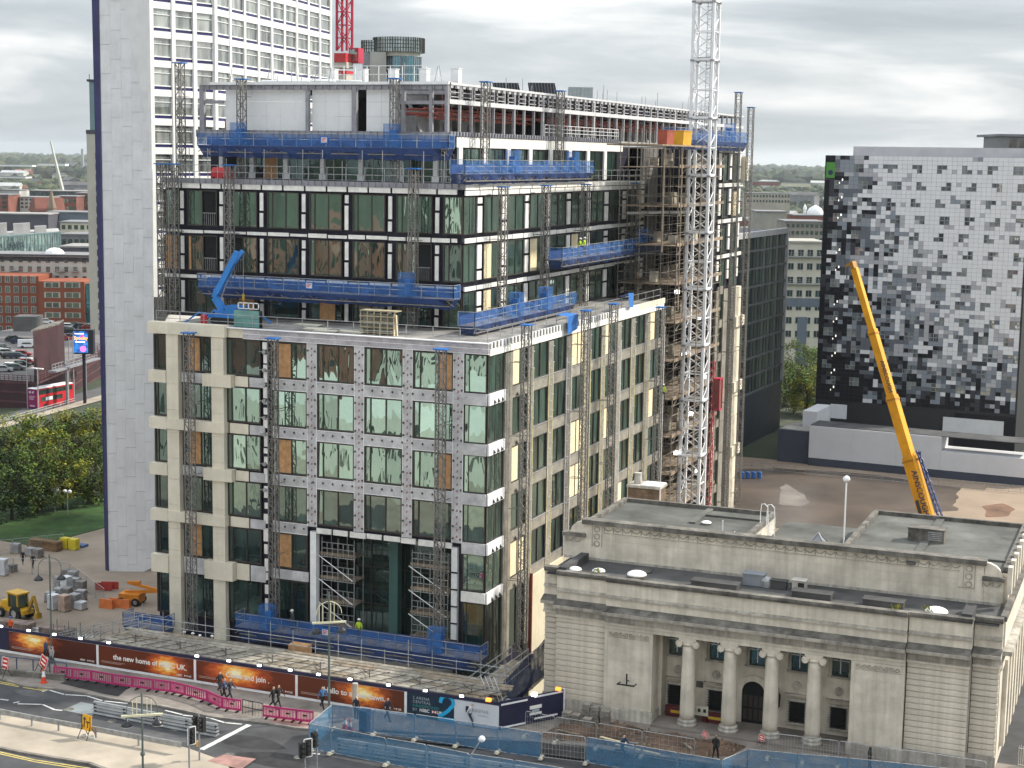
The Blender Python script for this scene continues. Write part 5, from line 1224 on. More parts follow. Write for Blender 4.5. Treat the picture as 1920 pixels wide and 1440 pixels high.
# ------------------------------------------------------------------ blue netted work platforms on the masts
GP = 'blue netted mast climbing platforms'
sign_w = mat('pale_notice', (.62, .60, .66), .6, .1, 3)
def platform(label, L_, w, loc, rz, masts=(), skirt=.75, h=1.15, netted=True, fold=0, signs=()):
 """local x along the deck, outer side at -y"""
 t = thing('work_platform', loc, label, 'work platform', GP, rz)
 mb = MB(); n_ = max(2, round(L_ / 1.5))
 for i in range(n_): mb.box(L_ * i / n_ + .01, L_ * (i + 1) / n_ - .01, 0, w, -.06, 0)
 part('deck', mb, timber, t, local=True)
 mb = MB(); railrun(mb, (0, 0, 0), (L_, 0, 0), h, n_, .05, (1, .52)); railrun(mb, (0, 0, 0), (0, w, 0), h, 1, .05, (1, .52)); railrun(mb, (L_, 0, 0), (L_, w, 0), h, 1, .05, (1, .52)); part('guard_rail', mb, galv, t, local=True)
 mb = MB()
 for y_ in (.1, w - .1): mb.bar((0, y_, -.1), (L_, y_, -.1), .09); mb.bar((.4, y_, -.62), (L_ - .4, y_, -.62), .09)
 for i in range(n_ * 2):
  a = L_ * i / (n_ * 2); b_ = L_ * (i + 1) / (n_ * 2); z0, z1 = (-.1, -.62) if i % 2 else (-.62, -.1); mb.bar((a, .1, z0), (b_, .1, z1), .05); mb.bar((a, w - .1, z0), (b_, w - .1, z1), .05)
 part('truss', mb, mast_g, t, local=True)
 if netted:
  rn = random.Random(int(L_ * 10)); 
  mb = MB(); m_ = n_ * 2                      # debris net with slack: a wavy sheet of its own
  P_ = [[(L_ * i / m_, -.05 + .10 * math.sin(i * 1.7 + k * .6 + rn.uniform(-.5, .5)) * (1 if 0 < k < 3 else .25), z + (rn.uniform(-.16, .03) if k == 0 else 0)) for i in range(m_ + 1)] for k, z in enumerate((h, h * .6, h * .25, -.05))]
  for k in range(3):
   for i in range(m_): mb.face([P_[k][i], P_[k + 1][i], P_[k + 1][i + 1], P_[k][i + 1]])
  for x_ in (-.05, L_ + .05): mb.face([(x_, 0, h), (x_, w, h), (x_, w, -.05), (x_, 0, -.05)])
  part('debris_net', mb, net_b, t, local=True)
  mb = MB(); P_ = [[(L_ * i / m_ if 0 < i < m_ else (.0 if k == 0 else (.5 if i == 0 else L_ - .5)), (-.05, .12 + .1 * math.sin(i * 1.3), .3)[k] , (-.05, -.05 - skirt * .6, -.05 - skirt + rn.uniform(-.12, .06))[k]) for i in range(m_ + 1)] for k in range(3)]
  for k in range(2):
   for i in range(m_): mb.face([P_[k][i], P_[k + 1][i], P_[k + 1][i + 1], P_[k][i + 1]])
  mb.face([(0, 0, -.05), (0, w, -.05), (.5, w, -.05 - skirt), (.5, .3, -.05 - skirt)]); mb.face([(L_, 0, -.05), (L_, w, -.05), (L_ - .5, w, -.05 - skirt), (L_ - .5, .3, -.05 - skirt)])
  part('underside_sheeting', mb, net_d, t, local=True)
  mb = MB(); mb.box(.2, L_ - .2, w - .05, w, .02, .75); part('toe_sheeting', mb, mat('blue_sheet', (.018, .055, .21), .6, .2, .8), t, local=True)
 for mx_ in masts:
  mb = MB(); mb.box(mx_ - .6, mx_ + .6, -.08, .9, 0.0, 2.05); part('mast_cage_net', mb, net_b, t, local=True)
  mb = MB(); mb.box(mx_ - .15, mx_ + .45, .25, .75, .1, 1.5); part('drive_unit', mb, blue_p, t, local=True)
 for sx_ in signs:
  mb = MB(); mb.box(sx_ - .4, sx_ + .4, -.1, -.06, .25, .9); o = part('notice_board', mb, blue_p, t, local=True); mb = MB(); mb.box(sx_ - .28, sx_ + .28, -.12, -.1, .35, .8); part('notice', mb, sign_w, o, local=True)
  mb = MB()
  for k in range(3): mb.box(sx_ - .22, sx_ + .2 - .08 * k, -.125, -.12, .68 - k * .12, .74 - k * .12)
  part('notice_line', mb, red_p, o, local=True)
 return t
platform('long blue netted platform below the white plant panels', 25.2, 1.3, (-34.5, 12.55, 40.5), 0, (4.1, 19.6), 1.0, signs=(13.2,))
platform('long blue netted platform across the upper storeys above the terrace', 25.0, 1.4, (-31.4, 7.5, 28.0), 0, (20.5,), .85, signs=(11.4,))
platform('long blue netted platform low down before the entrance hall', 22.3, 1.5, (-21.5, -2.6, .75), 0, (2.9, 18.3), 1.1, signs=(8.6,))
platform('short blue netted platform at the foot of the left stone pier', 4.2, 1.5, (-32.4, -3.0, -.4), 0, (), 1.4)
platform('blue netted platform on the sunny side below the red pipes', 32.0, 1.4, (-5.9, 8.5, 38.4), R(90), (11.5, 27), .8)
platform('blue netted platform on the sunny side near the recess', 33.0, 1.4, (-3.7, 26, 30.4), R(90), (26,), .8)
platform('blue netted platform low over the side terrace', 24.0, 1.5, (-3.5, 5.4, 26.1), R(90), (10, 17), .75)
platform('blue netted platform high on the far wing beside the white crane', 29.0, 1.4, (1.7, 43.8, 41.9), R(90), (22.5,), .95)
for x, y, z, n_, lb in ((-6.4 + 1.2, 16.3, 25.3, 1, ''),):
 pass
mb = MB(); q = [(.6, 16.2, 26.2), (.6, 18.9, 26.2), (.55, 18.9, 24.9), (.55, 16.4, 24.6)]
mb.face(q); mb.face([(.6, 16.2, 26.2), (-.6, 16.2, 26.3), (-.6, 18.9, 26.3), (.6, 18.9, 26.2)]); one('blue_tarpaulin', mb, mat('blue_tarp', (.03, .16, .50), .5, .12, 2), 'bright blue tarpaulin hung over the side parapet below the netted platform', 'tarpaulin', loc=(.6, 16.2, 24.6))
mb = MB(); mb.face([(.4, 33.5, 27.0), (.4, 35.2, 26.9), (.45, 35.0, 25.5), (.45, 33.7, 25.6)]); mb.face([(.4, 33.5, 27.0), (-.7, 33.9, 26.6), (-.7, 35.2, 26.4), (.4, 35.2, 26.9)]); one('blue_tarpaulin', mb, MATS['blue_tarp'], 'small blue tarpaulin tied to the side terrace rail', 'tarpaulin', loc=(.4, 33.5, 25.6))
# ------------------------------------------------------------------ white tower crane mast
TC = thing('tower_crane', (2.0, 52.5, -9.9), 'white lattice tower crane mast rising from behind the bank', 'crane')
def crane_section():
 mb = MB(); w = 2.15; h = 6.0
 cs = [(-w / 2, -w / 2), (w / 2, -w / 2), (w / 2, w / 2), (-w / 2, w / 2)]
 for x, y in cs: mb.bar((x, y, 0), (x, y, h), .27)
 nb = 4; st = h / nb
 for k in range(nb):
  for i in range(4):
   a, b_ = cs[i], cs[(i + 1) % 4]
   if k % 2: a, b_ = b_, a
   mb.bar((*a, k * st), (*b_, (k + 1) * st), .12, n=6)
 for i in range(4): mb.bar((*cs[i], .12), (*cs[(i + 1) % 4], .12), .24); mb.bar((*cs[i], h / 2), (*cs[(i + 1) % 4], h / 2), .11)
 return mb.mesh('mast_section', crane_w)
cs_ = crane_section()
lm = MB()
for sx in (-.22, .22): lm.bar((.3 + sx, .2, 0), (.3 + sx, .2, 6), .05)
for k in range(20): lm.bar((.08, .2, .15 + k * .3), (.52, .2, .15 + k * .3), .03)
for k in range(7): lm.path([(.3 + .42 * math.cos(a), .2 - .42 * abs(math.sin(a)), .5 + k * .85) for a in (0, .8, 1.57, 2.35, 3.14)], .03, 4)
lm = lm.mesh('ladder', galv); ld = MB().box(-.95, .95, -.95, .95, 0, .05).mesh('landing', galv)
JP = MB().box(-.2, .2, -.2, .2, -.08, .12).mesh('joint_plate', steel)
for k in range(12):
 s_ = inst('mast_section', cs_, TC, (0, 0, k * 6.0)); inst('ladder', lm, s_); inst('landing', ld, s_, (0, 0, .3))
 for x, y in ((-1.075, -1.075), (1.075, -1.075), (1.075, 1.075), (-1.075, 1.075)): inst('joint_plate', JP, s_, (x, y, 0))
mb = MB(); 
for a in ((-1.3, -1.3, .9, 1.4), (-1.3, 1.2, .9, 1.4)): mb.bar((-1.3, a[1], 44.2), (-7.5, a[1] * 1.6, 44.0), .22)
part('tie_strut', mb, crane_w, TC, local=True)
# ------------------------------------------------------------------ scaffold in the recess beside the crane
RS = thing('recess_scaffold', (-3, 56, -9.9), 'brown boarded tube scaffold filling the recess between the two sunlit flanks', 'scaffold')
mb = MB()
for x in (-5.5, -3.2, -.8, .9):
 for y in (47.8, 50.5, 53.5, 56.5, 59.5, 62.5, 65.5): mb.bar((x, y, -9.9), (x, y, 43.0), .075)
part('standard', mb, mat('rusty_tube', (.30, .27, .23), .7, .3, 2, metal=.3), RS, stuff=True)
mb = MB()
for k in range(25):
 z = -8 + k * 2.0
 for x in (-5.5, -3.2, -.8, .9): mb.bar((x, 47.5, z), (x, 65.8, z), .055); mb.bar((x, 47.5, z + 1.0), (x, 65.8, z + 1.0), .045)
 for y in (47.8, 53.5, 59.5, 65.5): mb.bar((-5.6, y, z), (1.1, y, z), .055)
 if k % 2: mb.bar((.95, 47.8, z), (.95, 53.5, z + 2), .05); mb.bar((.95, 59.5, z), (.95, 65.5, z + 2), .05)
part('ledger', mb, MATS['rusty_tube'], RS, stuff=True)
for k in range(12):
 z = -5.6 + k * 4.05; mb = MB()
 for j in range(4): mb.box(-5.4 + j * 1.6, -3.9 + j * 1.6, 47.6, 65.7, z, z + .09)
 mb.box(.95, 1.02, 47.6, 65.7, z, z + .35); part('boarded_lift', mb, mat('rusty_boards', (.27, .21, .155), .85, .3, .8), RS)
mb = MB(); rr = random.Random(6)
for k in range(60):
 x, y, z = rr.uniform(-5, .5), rr.uniform(48, 65), -5.5 + 4.05 * rr.randrange(12); mb.box(x, x + rr.uniform(.3, 1), y, y + rr.uniform(.3, 1.4), z + .1, z + rr.uniform(.3, 1.6))
part('stacked_material', mb, mat('site_clutter', (.30, .27, .22), .8, .4, .6), RS, stuff=True)
mb = MB(); mb.box(-7, -6.6, 47.2, 66, -9.9, 25); mb.box(-7.4, -7.0, 60.5, 66, 25, 41); part('recess_wall', mb, mat('recess_grey', (.17, .16, .15), .8, .35, .25), RS)
for k in range(8):
 mb = MB(); mb.box(-6.6, -6.45, 49.5 + 1.2 * (k % 2), 52.8, 26 - k * 4, 28.6 - k * 4); part('opening_shade', mb, dark_in, RS)  # near-black boxes paint the shade of openings onto the recess wall
 mb = MB(); mb.box(-6.6, -6.4, 57 , 58.2, 1 + k * 4.6, 4.2 + k * 4.6); part('board', mb, ply_pale if k % 3 else white_ins, RS)
wl = emit_mat('work_lamp_glow', (1, 1, .97), 2.2)
for k in range(9):
 x, y, z = .6, 49 + (k * 5.3) % 14, -2 + k * 3.5; mb = MB(); mb.box(x - .2, x + .2, y - .3, y + .3, z - .18, z + .18); o = one('site_lamp', mb, wl, 'lit white lamp hung in the recess scaffold', 'lamp', 'lit lamps in the recess scaffold', (x, y, z))
mb = MB(); mb.box(-2, 3.6, 33.0, 48.0, 41.1, 41.25); mb.bar((3.5, 34, 41.1), (3.5, 34, 31), .1); mb.bar((3.5, 47, 41.1), (3.5, 47, -9), .1); mb.bar((3.5, 40, 41.1), (3.5, 40, 25), .1); part('boarded_lift', mb, MATS['rusty_boards'], RS)
for x, y, w, d, hh, m_, nm, lb in ((2.0, 36.4, 1.0, 2.4, 1.3, MATS['orange_red_paint'] if 'orange_red_paint' in MATS else mat('orange_red_paint', (.33, .07, .04), .5, .15, 1), 'red_skip', 'red site box on top of the recess scaffold'), (2.0, 40.6, 1.4, 3.0, 1.35, mat('yellow_plastic', (.62, .34, .02), .5, .1, 1), 'yellow_skip', 'yellow site box on top of the recess scaffold beside the crane')):
 t = thing(nm, (x, y, 41.25), lb, 'site box'); mb = MB(); mb.hexa([(.08, .08, 0), (w - .08, .08, 0), (w - .08, d - .08, 0), (.08, d - .08, 0), (0, 0, hh), (w, 0, hh), (w, d, hh), (0, d, hh)]); part('body', mb, m_, t, local=True); mb = MB(); mb.box(-.04, w + .04, -.04, d + .04, hh, hh + .08); part('rim', mb, m_, t, local=True)
HO = thing('goods_hoist', (1.0, 62.8, -9.9), 'dark red goods hoist cage on its mast right of the crane', 'hoist')
mb = MB(); lattice(mb, Vector((0, 0, 0)), .7, 0, 27, 1.5, .09, .045); part('mast', mb, magenta, HO, local=True)
mb = MB(); mb.box(.4, 1.2, -.7, .7, 21.5, 21.7); mb.box(.4, 1.2, -.7, .7, 25.0, 25.2); 
for x, y in ((.45, -.65), (1.15, -.65), (1.15, .65), (.45, .65)): mb.bar((x, y, 21.5), (x, y, 25.2), .1)
part('cage_frame', mb, magenta, HO, local=True); mb = MB(); mb.box(.5, 1.1, -.6, .6, 21.7, 25.0); part('cage_panel', mb, mat('dull_red_mesh', (.20, .07, .06), .7, .2, 3), HO, local=True)
# ------------------------------------------------------------------ two scaffold towers in the entrance hall
def tower(label, x0, x1, y0, y1, zt):
 t = thing('scaffold_tower', ((x0 + x1) / 2, y0, -1), label, 'scaffold', 'scaffold towers in the entrance hall')
 for x in (x0, (x0 + x1) / 2, x1):
  for y in (y0, y1): mb = MB(); mb.bar((x, y, -1), (x, y, zt), .07, n=6); part('standard', mb, galv, t)
 for k in range(4):
  z = .9 + k * 2.0
  mb = MB()
  for i in range(4): a = x0 - .15 + (x1 - x0 + .3) * i / 4; mb.box(a + .01, a + (x1 - x0 + .3) / 4 - .01, y0, y1, z, z + .07)
  mb.box(x0 - .15, x1 + .15, y0 - .03, y0, z - .02, z + .26); part('deck', mb, timber, t)
  mb = MB(); railrun(mb, (x0, y0 - .04, z + .1), (x1, y0 - .04, z + .1), 1.0, 6, .045, (1, .5)); mb.bar((x0 - .1, y0 - .03, z - .12), (x1 + .1, y0 - .03, z - .12), .05)
  for i in range(13): mb.bar((x0 + (x1 - x0) * i / 12, y0 - .03, z - .12), (x0 + (x1 - x0) * i / 12, y0 - .03, z), .04)
  part('guard_rail', mb, galv, t)
  if k: mb = MB(); mb.bar((x0 - .2, y0 - .25, z), (x1, y0 - .25, z - 1.9), .07, n=6); part('brace', mb, white_p, t)
 return t
tower('scaffold tower of stacked decks at the left of the entrance hall', -14.9, -11.9, .4, 2.0, 8.4)
tower('scaffold tower of stacked decks at the right of the entrance hall', -6.6, -3.4, .4, 2.0, 8.2)
# ------------------------------------------------------------------ things on the terraces
SC = thing('crawler_crane', (-26.4, 4.6, 25.2), 'small blue crawler crane with a raised folded boom on the left terrace', 'crane')
bp_ = mat('bright_blue_paint', (.03, .20, .56), .4, .1, 1)
mb = MB()
for y in (-.6, .6):
 pr = [(-1.3, .1), (-1.05, 0), (1.05, 0), (1.3, .1), (1.3, .42), (1.05, .55), (-1.05, .55), (-1.3, .42)]; n0 = len(mb.v)
 mb.v += [(a, y - .2, b_) for a, b_ in pr] + [(a, y + .2, b_) for a, b_ in pr]; mb.f += [tuple(n0 + i for i in range(8)), tuple(n0 + 8 + i for i in reversed(range(8)))] + [(n0 + (i + 1) % 8, n0 + i, n0 + 8 + i, n0 + 8 + (i + 1) % 8) for i in range(8)]; mb.m += [0] * 10
part('track', mb, black_r, SC, local=True)
mb = MB(); mb.box(-1.4, 1.5, -.75, .75, .5, .75); mb.box(.1, 1.6, -.7, .7, .75, 1.6); mb.box(-.9, .0, -.4, .4, .75, 1.2); part('body', mb, bp_, SC, local=True)
mb = MB(); mb.bar((-.5, 0, 1.1), (-1.3, 0, 2.2), .5, .55); mb.bar((-1.3, 0, 2.2), (-1.1, 0, 2.9), .4, .45); part('boom_base', mb, bp_, SC, local=True)
mb = MB(); mb.bar((-1.1, 0, 2.6), (1.0, 0, 6.2), .42, .5); mb.bar((.2, 0, 4.8), (1.5, 0, 6.3), .3, .36); part('boom', mb, bp_, SC, local=True)
mb = MB(); mb.bar((-.9, .25, 2.0), (.1, .25, 4.4), .12, n=6); part('ram', mb, galv, SC, local=True)
for sx, sy in ((-1, -1), (-1, 1), (1, -1), (1, 1)):
 mb = MB(); mb.bar((sx * 1.1, sy * .4, .7), (sx * 2.2, sy * 1.2, .95), .16); mb.bar((sx * 2.2, sy * 1.2, .95), (sx * 3.3, sy * 1.7, .05), .14); part('outrigger', mb, bp_, SC, local=True)
mb = MB(); mb.bar((1.55, 0, 6.3), (1.55, 0, 1.5), .03); part('hoist_rope', mb, galv, SC, local=True); mb = MB(); mb.bar((1.55, 0, 2.6), (1.55, 0, 2.1), .16); mb.path([(1.55, 0, 2.1), (1.7, 0, 1.7), (1.45, 0, 1.2), (1.7, 0, .9)], .09); part('hook', mb, mat('hook_yellow', (.55, .36, .03), .5, .1, 2), SC, local=True)
mb = MB(); mb.lathe([(.28, 0), (.3, .3), (.28, .75), (.2, .82)], (-27.9, 3.1, 25.2), 12); one('red_drum', mb, red_p, 'small red drum on the terrace left of the crawler crane', 'drum', loc=(-27.9, 3.1, 25.2))
mb = MB(); mb.box(-24.6, -24.0, 2.5, 2.9, 25.2, 25.25)
tp = thing('glass_stillage', (-22.9, 1.9, 25.2), 'stillage of green glass panes with a white frame on the front terrace', 'glass stack')
pg = mat('green_glass_edge', (.16, .34, .32), .15, .1, 1, spec=.6)
for i in range(3):
 for k in range(2): mb = MB(); mb.box(-1.25 + i * .82, -.45 + i * .82, .0, .05, .1 + k * .72, .8 + k * .72); part('glass_pane', mb, pg, tp, local=True)
mb = MB(); mb.box(-1.3, 1.25, .06, .5, 0, .1); mb.box(-1.3, 1.25, .4, .46, .1, 1.5); part('stillage_base', mb, frame_b, tp, local=True)
mb = MB(); z0, z1 = 1.6, 2.15
for a in ((-1.05, 1.0, z0, z0 + .07), (-1.05, 1.0, z1 - .07, z1), (-1.05, -.98, z0, z1), (-.55, -.48, z0, z1), (-.05, .02, z0, z1), (.42, .49, z0, z1), (.93, 1.0, z0, z1)): mb.box(a[0], a[1], .3, .38, a[2], a[3])
part('white_frame', mb, white_p, tp, local=True)
cg = thing('caged_pallet', (-11.2, 3.6, 25.2), 'timber framed cage of stacked panels on the right of the front terrace', 'pallet')
mb = MB()
for i in range(6): mb.bar((-1.6 + i * .62, -.4, 0), (-1.6 + i * .62, -.4, 1.9), .09)
for z in (.1, .55, 1.0, 1.45, 1.9): mb.box(-1.7, 1.6, -.46, -.38, z, z + .1)
mb.box(-1.7, 1.6, -.4, .7, 1.9, 1.98); part('frame', mb, mat('weathered_timber', (.34, .29, .19), .85, .25, 2), cg, local=True)
for i in range(5): mb = MB(); mb.box(-1.5, 1.4, -.25 + i * .16, -.15 + i * .16, .1, 1.75 - .05 * i); part('panel', mb, mat('dull_panel', (.22, .21, .17), .8, .3, 1), cg, local=True)
for i in range(2): mb = MB(); mb.bar((1.55 + i * .3, -.55, 0), (1.4 + i * .2, -.3, 1.7), .14, .04); part('leaning_plank', mb, ply_pale, cg, local=True)
for i, (x, y, w, d, a) in enumerate(((-17.4, 4.0, 2.2, 1.2, .1), (-16.0, 3.0, 2.0, 1.0, .25), (-13.9, 3.6, 2.6, 1.0, -.1), (-19.6, 6.5, 2.4, 1.0, 0))):
 t = thing('board_stack', (x, y, 25.2), ('pale board lying on the terrace below the plywood window', 'tilted pale boards lying nearest the terrace edge', 'pale boards lying left of the caged pallet', 'pale boards lying against the upper facade')[i], 'boards', 'loose pale boards on the terrace', a)
 for k in range(2): mb = MB(); mb.box(-w / 2 + .1 * k, w / 2 + .15 * k, -d / 2, d / 2 - .1 * k, .02 + .06 * k, .07 + .06 * k); part('board', mb, mat('pale_lying_board', (.58, .55, .46), .8, .1, 1), t, local=True)
GN = thing('generator', (-31.6, 12.0, 37.35), 'red lidded generator on the upper left terrace', 'generator')
mb = MB(); mb.box(-.85, .85, -.5, .5, .15, .8); part('casing', mb, red_p, GN, local=True); mb = MB(); mb.hexa([(-.85, -.5, .8), (.85, -.5, .8), (.85, .5, .8), (-.85, .5, .8), (-.7, -.35, 1.15), (.6, -.35, 1.15), (.6, .35, 1.15), (-.7, .35, 1.15)]); part('lid', mb, red_p, GN, local=True); mb = MB(); mb.bar((-.5, -.55, .16), (-.5, .55, .16), .3, n=10); mb.bar((.5, -.55, .16), (.5, .55, .16), .3, n=10); part('wheel', mb, black_r, GN, local=True)
for x, y, lb in ((-33.5, 15.6, 'small red site box on the plant deck at the left end'), (-31.2, 16.2, 'tall narrow red site box on the plant deck at the left end')):
 mb = MB(); h = 1.0 if x < -33 else 1.6; mb.box(x, x + (.7 if x < -33 else .45), y, y + .5, 41.75, 41.75 + h); one('red_box', mb, MATS['orange_red_paint'], lb, 'site box', loc=(x, y, 41.75))
# roof plant seen over the top
for u0, u1, v0, v1, nm, lb in ((923, 972, 155, 172, 'roof_louvre', 'left dark slanted louvre box on the roof'), (990, 1040, 155, 172, 'roof_louvre', 'right dark slanted louvre box on the roof')):
 a, b_ = at(u0, v0, t=172), at(u1, v0, t=172); z1 = a.z; z0 = 46.0; hh = (b_ - a); hh.z = 0; n_ = 9; t = thing(nm, (a.x, a.y, z0), lb, 'roof unit', None, math.atan2(hh.y, hh.x)); Lw = hh.length
 mb = MB(); mb.hexa([(.3, 0, 0), (Lw + .4, 0, 0), (Lw + .4, 2.5, 0), (.3, 2.5, 0), (0, -.3, z1 - z0), (Lw, -.3, z1 - z0), (Lw, 2.5, z1 - z0), (0, 2.5, z1 - z0)]); part('casing', mb, mat('dark_grey_metal', (.07, .075, .085), .5, .2, 1), t, local=True)
 for i in range(n_): mb = MB(); x = Lw * (i + .5) / n_; mb.bar((x + .25, -.02, .05), (x, -.33, z1 - z0 - .05), .12, .08); part('louvre_blade', mb, steel, t, local=True)
a, b_ = at(1066, 163, t=185), at(1112, 163, t=185); t = thing('roof_cabin', (a.x, a.y, 46), 'pale ribbed cabin on the roof right of the two louvre boxes', 'roof unit', None, math.atan2((b_ - a).y, (b_ - a).x)); Lw = (b_ - a).length
for i in range(6): mb = MB(); mb.box(Lw * i / 6 + .01, Lw * (i + 1) / 6 - .01, 0, 2.4, 0, a.z - 46); part('panel', mb, mat('cabin_grey', (.42, .46, .47), .5, .1, 1), t, local=True)
for i in range(5):
 x = -24 + i * 3.1; mb = MB(); mb.box(x, x + .75, YP + 3, YP + 3.7, 46, 47.5); mb.box(x - .05, x + .8, YP + 2.95, YP + 3.75, 47.5, 47.56); one('roof_vent', mb, white_p, ORD[i] + ' white upright vent box from the left behind the front roof rail', 'roof unit', 'white vent boxes behind the roof rail', (x, YP + 3, 46))
for i in range(3):
 mb = MB(); x0, x1 = ((-30, -25), (-28, -22.5), (-26.5, -20))[i]; mb.bar((x0, YP + 1.4 + i * .35, 46.4 + .1 * i), (x1, YP + 1.4 + i * .35, 46.35), .22, n=8); one('wrapped_pipe', mb, white_p, ('nearest', 'middle', 'farthest')[i] + ' white wrapped pipe lying on the front roof edge', 'pipe', 'white wrapped pipes on the roof', (x0, YP + 1.4, 46.3))
# ------------------------------------------------------------------ printed hoarding along the street
HY_, HZ = -14.75, 2.0
def poster_mat(name, sx, sz, base, seed, spread=2.6):
 M = bpy.data.materials.new(name); M.use_nodes = True; t = M.node_tree; b = t.nodes['Principled BSDF']; b.inputs['Roughness'].default_value = .45
 tcn = t.nodes.new('ShaderNodeTexCoord'); sub = t.nodes.new('ShaderNodeVectorMath'); sub.operation = 'SUBTRACT'; sub.inputs[1].default_value = (sx, 0, sz)
 mpn = t.nodes.new('ShaderNodeMapping'); mpn.inputs['Scale'].default_value = (1 / spread, 1, 1 / 1.35)
 ln = t.nodes.new('ShaderNodeVectorMath'); ln.operation = 'LENGTH'; nz = t.nodes.new('ShaderNodeTexNoise'); nz.inputs['Scale'].default_value = 1.6; nz.inputs['Detail'].default_value = 7; nz.inputs['Roughness'].default_value = .65
 off = t.nodes.new('ShaderNodeVectorMath'); off.operation = 'ADD'; off.inputs[1].default_value = (seed * 7.1, 0, 0); m2 = t.nodes.new('ShaderNodeMapping'); m2.inputs['Scale'].default_value = (.8, 1, 1.9)
 ad = t.nodes.new('ShaderNodeMath'); ad.operation = 'MULTIPLY_ADD'; ad.inputs[1].default_value = 1.15
 r = t.nodes.new('ShaderNodeValToRGB'); el = r.color_ramp.elements
 el[0].position = .05; el[0].color = (.98, .90, .55, 1); el[1].position = 1.0; el[1].color = (*[c * .25 for c in base], 1)
 for p_, c_ in ((.2, (.95, .58, .14)), (.42, (.80, .24, .03)), (.6, base), (.82, tuple(c * .55 for c in base))):
  e_ = el.new(p_); e_.color = (*c_, 1)
 L_ = t.links.new; L_(tcn.outputs['Object'], sub.inputs[0]); L_(sub.outputs[0], mpn.inputs['Vector']); L_(mpn.outputs['Vector'], ln.inputs[0])
 L_(tcn.outputs['Object'], off.inputs[0]); L_(off.outputs[0], m2.inputs['Vector']); L_(m2.outputs['Vector'], nz.inputs['Vector'])
 L_(nz.outputs['Fac'], ad.inputs[0]); sb = t.nodes.new('ShaderNodeMath'); sb.operation = 'SUBTRACT'; sb.inputs[1].default_value = .62; L_(ln.outputs['Value'], sb.inputs[0]); L_(sb.outputs[0], ad.inputs[2])
 L_(ad.outputs[0], r.inputs['Fac']); L_(r.outputs['Color'], b.inputs['Base Color']); return M
letter_w = mat('printed_white', (.82, .80, .76), .5, 0)
HO_ = thing('site_hoarding', (-44, HY_, .12), 'long street hoarding printed with orange sunset posters and a navy and pale end panel', 'hoarding')
navy_h = mat('hoarding_navy', (.018, .018, .05), .5, .12, 1)
mb = MB(); mb.box(0, 51.5, .03, .12, 0, HZ); mb.box(0, 51.5, -.06, .03, HZ - .2, HZ + .05); part('backing', mb, navy_h, HO_, local=True)
mb = MB(); mb.box(0, 44.1, -.04, .03, 0, .16); part('base_rail', mb, white_p, HO_, local=True)
xs = [at(u, v, z=.12).x for u, v in ((3, 1229), (178, 1253), (361, 1282), (557, 1309), (766, 1338))]; X0 = [-60] + xs
Tm = lambda x, z, y=-.035: Matrix(((1, 0, 0, x), (0, 0, -1, y), (0, 1, 0, z), (0, 0, 0, 1)))
pm = [poster_mat('poster_dusk_street', 2.4, 1.35, (.30, .05, .016), 1), poster_mat('poster_dusk_trees', 6.2, .9, (.48, .08, .014), 2, 2.0), poster_mat('poster_dusk_skyline', 3.6, 1.2, (.50, .085, .016), 3, 3.0), poster_mat('poster_dusk_hills', 5.4, 1.15, (.42, .085, .018), 4, 2.4)]
for i, txt in enumerate(('This', 'the new home of HSBC UK.', 'Come and join .', 'Hello to a new dawn.')):
 x0, x1 = xs[i] + 44 + .1, xs[i + 1] + 44 - .1
 mb = MB(); mb.box(0, x1 - x0, -.02, .03, .2, HZ - .22); o = part('poster', mb, pm[i], HO_, local=True); o.location = (x0, 0, 0)
 mb = MB(); mb.box(x1, x1 + .2, -.05, .03, 0, HZ - .2); mb.box(x0, x1, -.04, .03, HZ - .22, HZ - .17); part('poster_frame', mb, white_p, HO_, local=True)
 lx = (3.35, 1.35, 2.6, 2.15)[i]
 text('lettering', txt, .58, letter_w, o, Tm(lx, .82), .004, .012)
 text('small_print', 'HSBC', .20, letter_w, o, Tm(x1 - x0 - 1.55, .32), .003, .004); text('small_print', 'UK', .20, letter_w, o, Tm(x1 - x0 - .5, .32), .003, .004)
 mb = MB(); cx = x1 - x0 - .72; mb.face([(cx - .14, -.03, .32), (cx, -.03, .395), (cx - .14, -.03, .47)]); mb.face([(cx + .14, -.03, .47), (cx, -.03, .395), (cx + .14, -.03, .32)]); part('hexagon_mark', mb, letter_w, o, local=True)
 for k in range(2): mb = MB(); mb.box(.25, 2.4 - .3 * k, -.026, -.02, .55 - k * .1, .585 - k * .1); part('small_print_line', mb, mat('dull_print', (.45, .33, .28), .6, 0), o, local=True)
# end panels: navy and pale with the big figure 2
x0 = xs[4] + 44 + .1; x1 = 51.45; xm = x0 + (x1 - x0) * .52
mb = MB(); mb.box(0, xm - x0, -.02, .03, .05, HZ - .2); o = part('navy_panel', mb, mat('panel_navy', (.012, .03, .055), .4, .1, 1), HO_, local=True); o.location = (x0, 0, 0)
ptx = mat('pale_teal_print', (.35, .42, .45), .5, 0); ptg = mat('teal_print', (.05, .28, .27), .5, 0)
for k, (s_, m_) in enumerate((('2 ARENA', ptx), ('CENTRAL', ptx), ('HANDPICKED', ptg), ('BY', ptx))): text('lettering', s_, .30, m_, o, Tm(.45, 1.36 - k * .29), .003, 0, spacing=1.15)
text('lettering', 'HSBC', .32, letter_w, o, Tm(1.0, .49), .003, .006); text('lettering', 'UK', .32, letter_w, o, Tm(2.35, .49), .003, .006)
mb = MB(); cx = 2.14
for sx in (-1, 1): mb.face([(cx, -.03, .60)] + ([(cx - .16, -.03, .71), (cx - .16, -.03, .49)] if sx < 0 else [(cx + .16, -.03, .49), (cx + .16, -.03, .71)]))
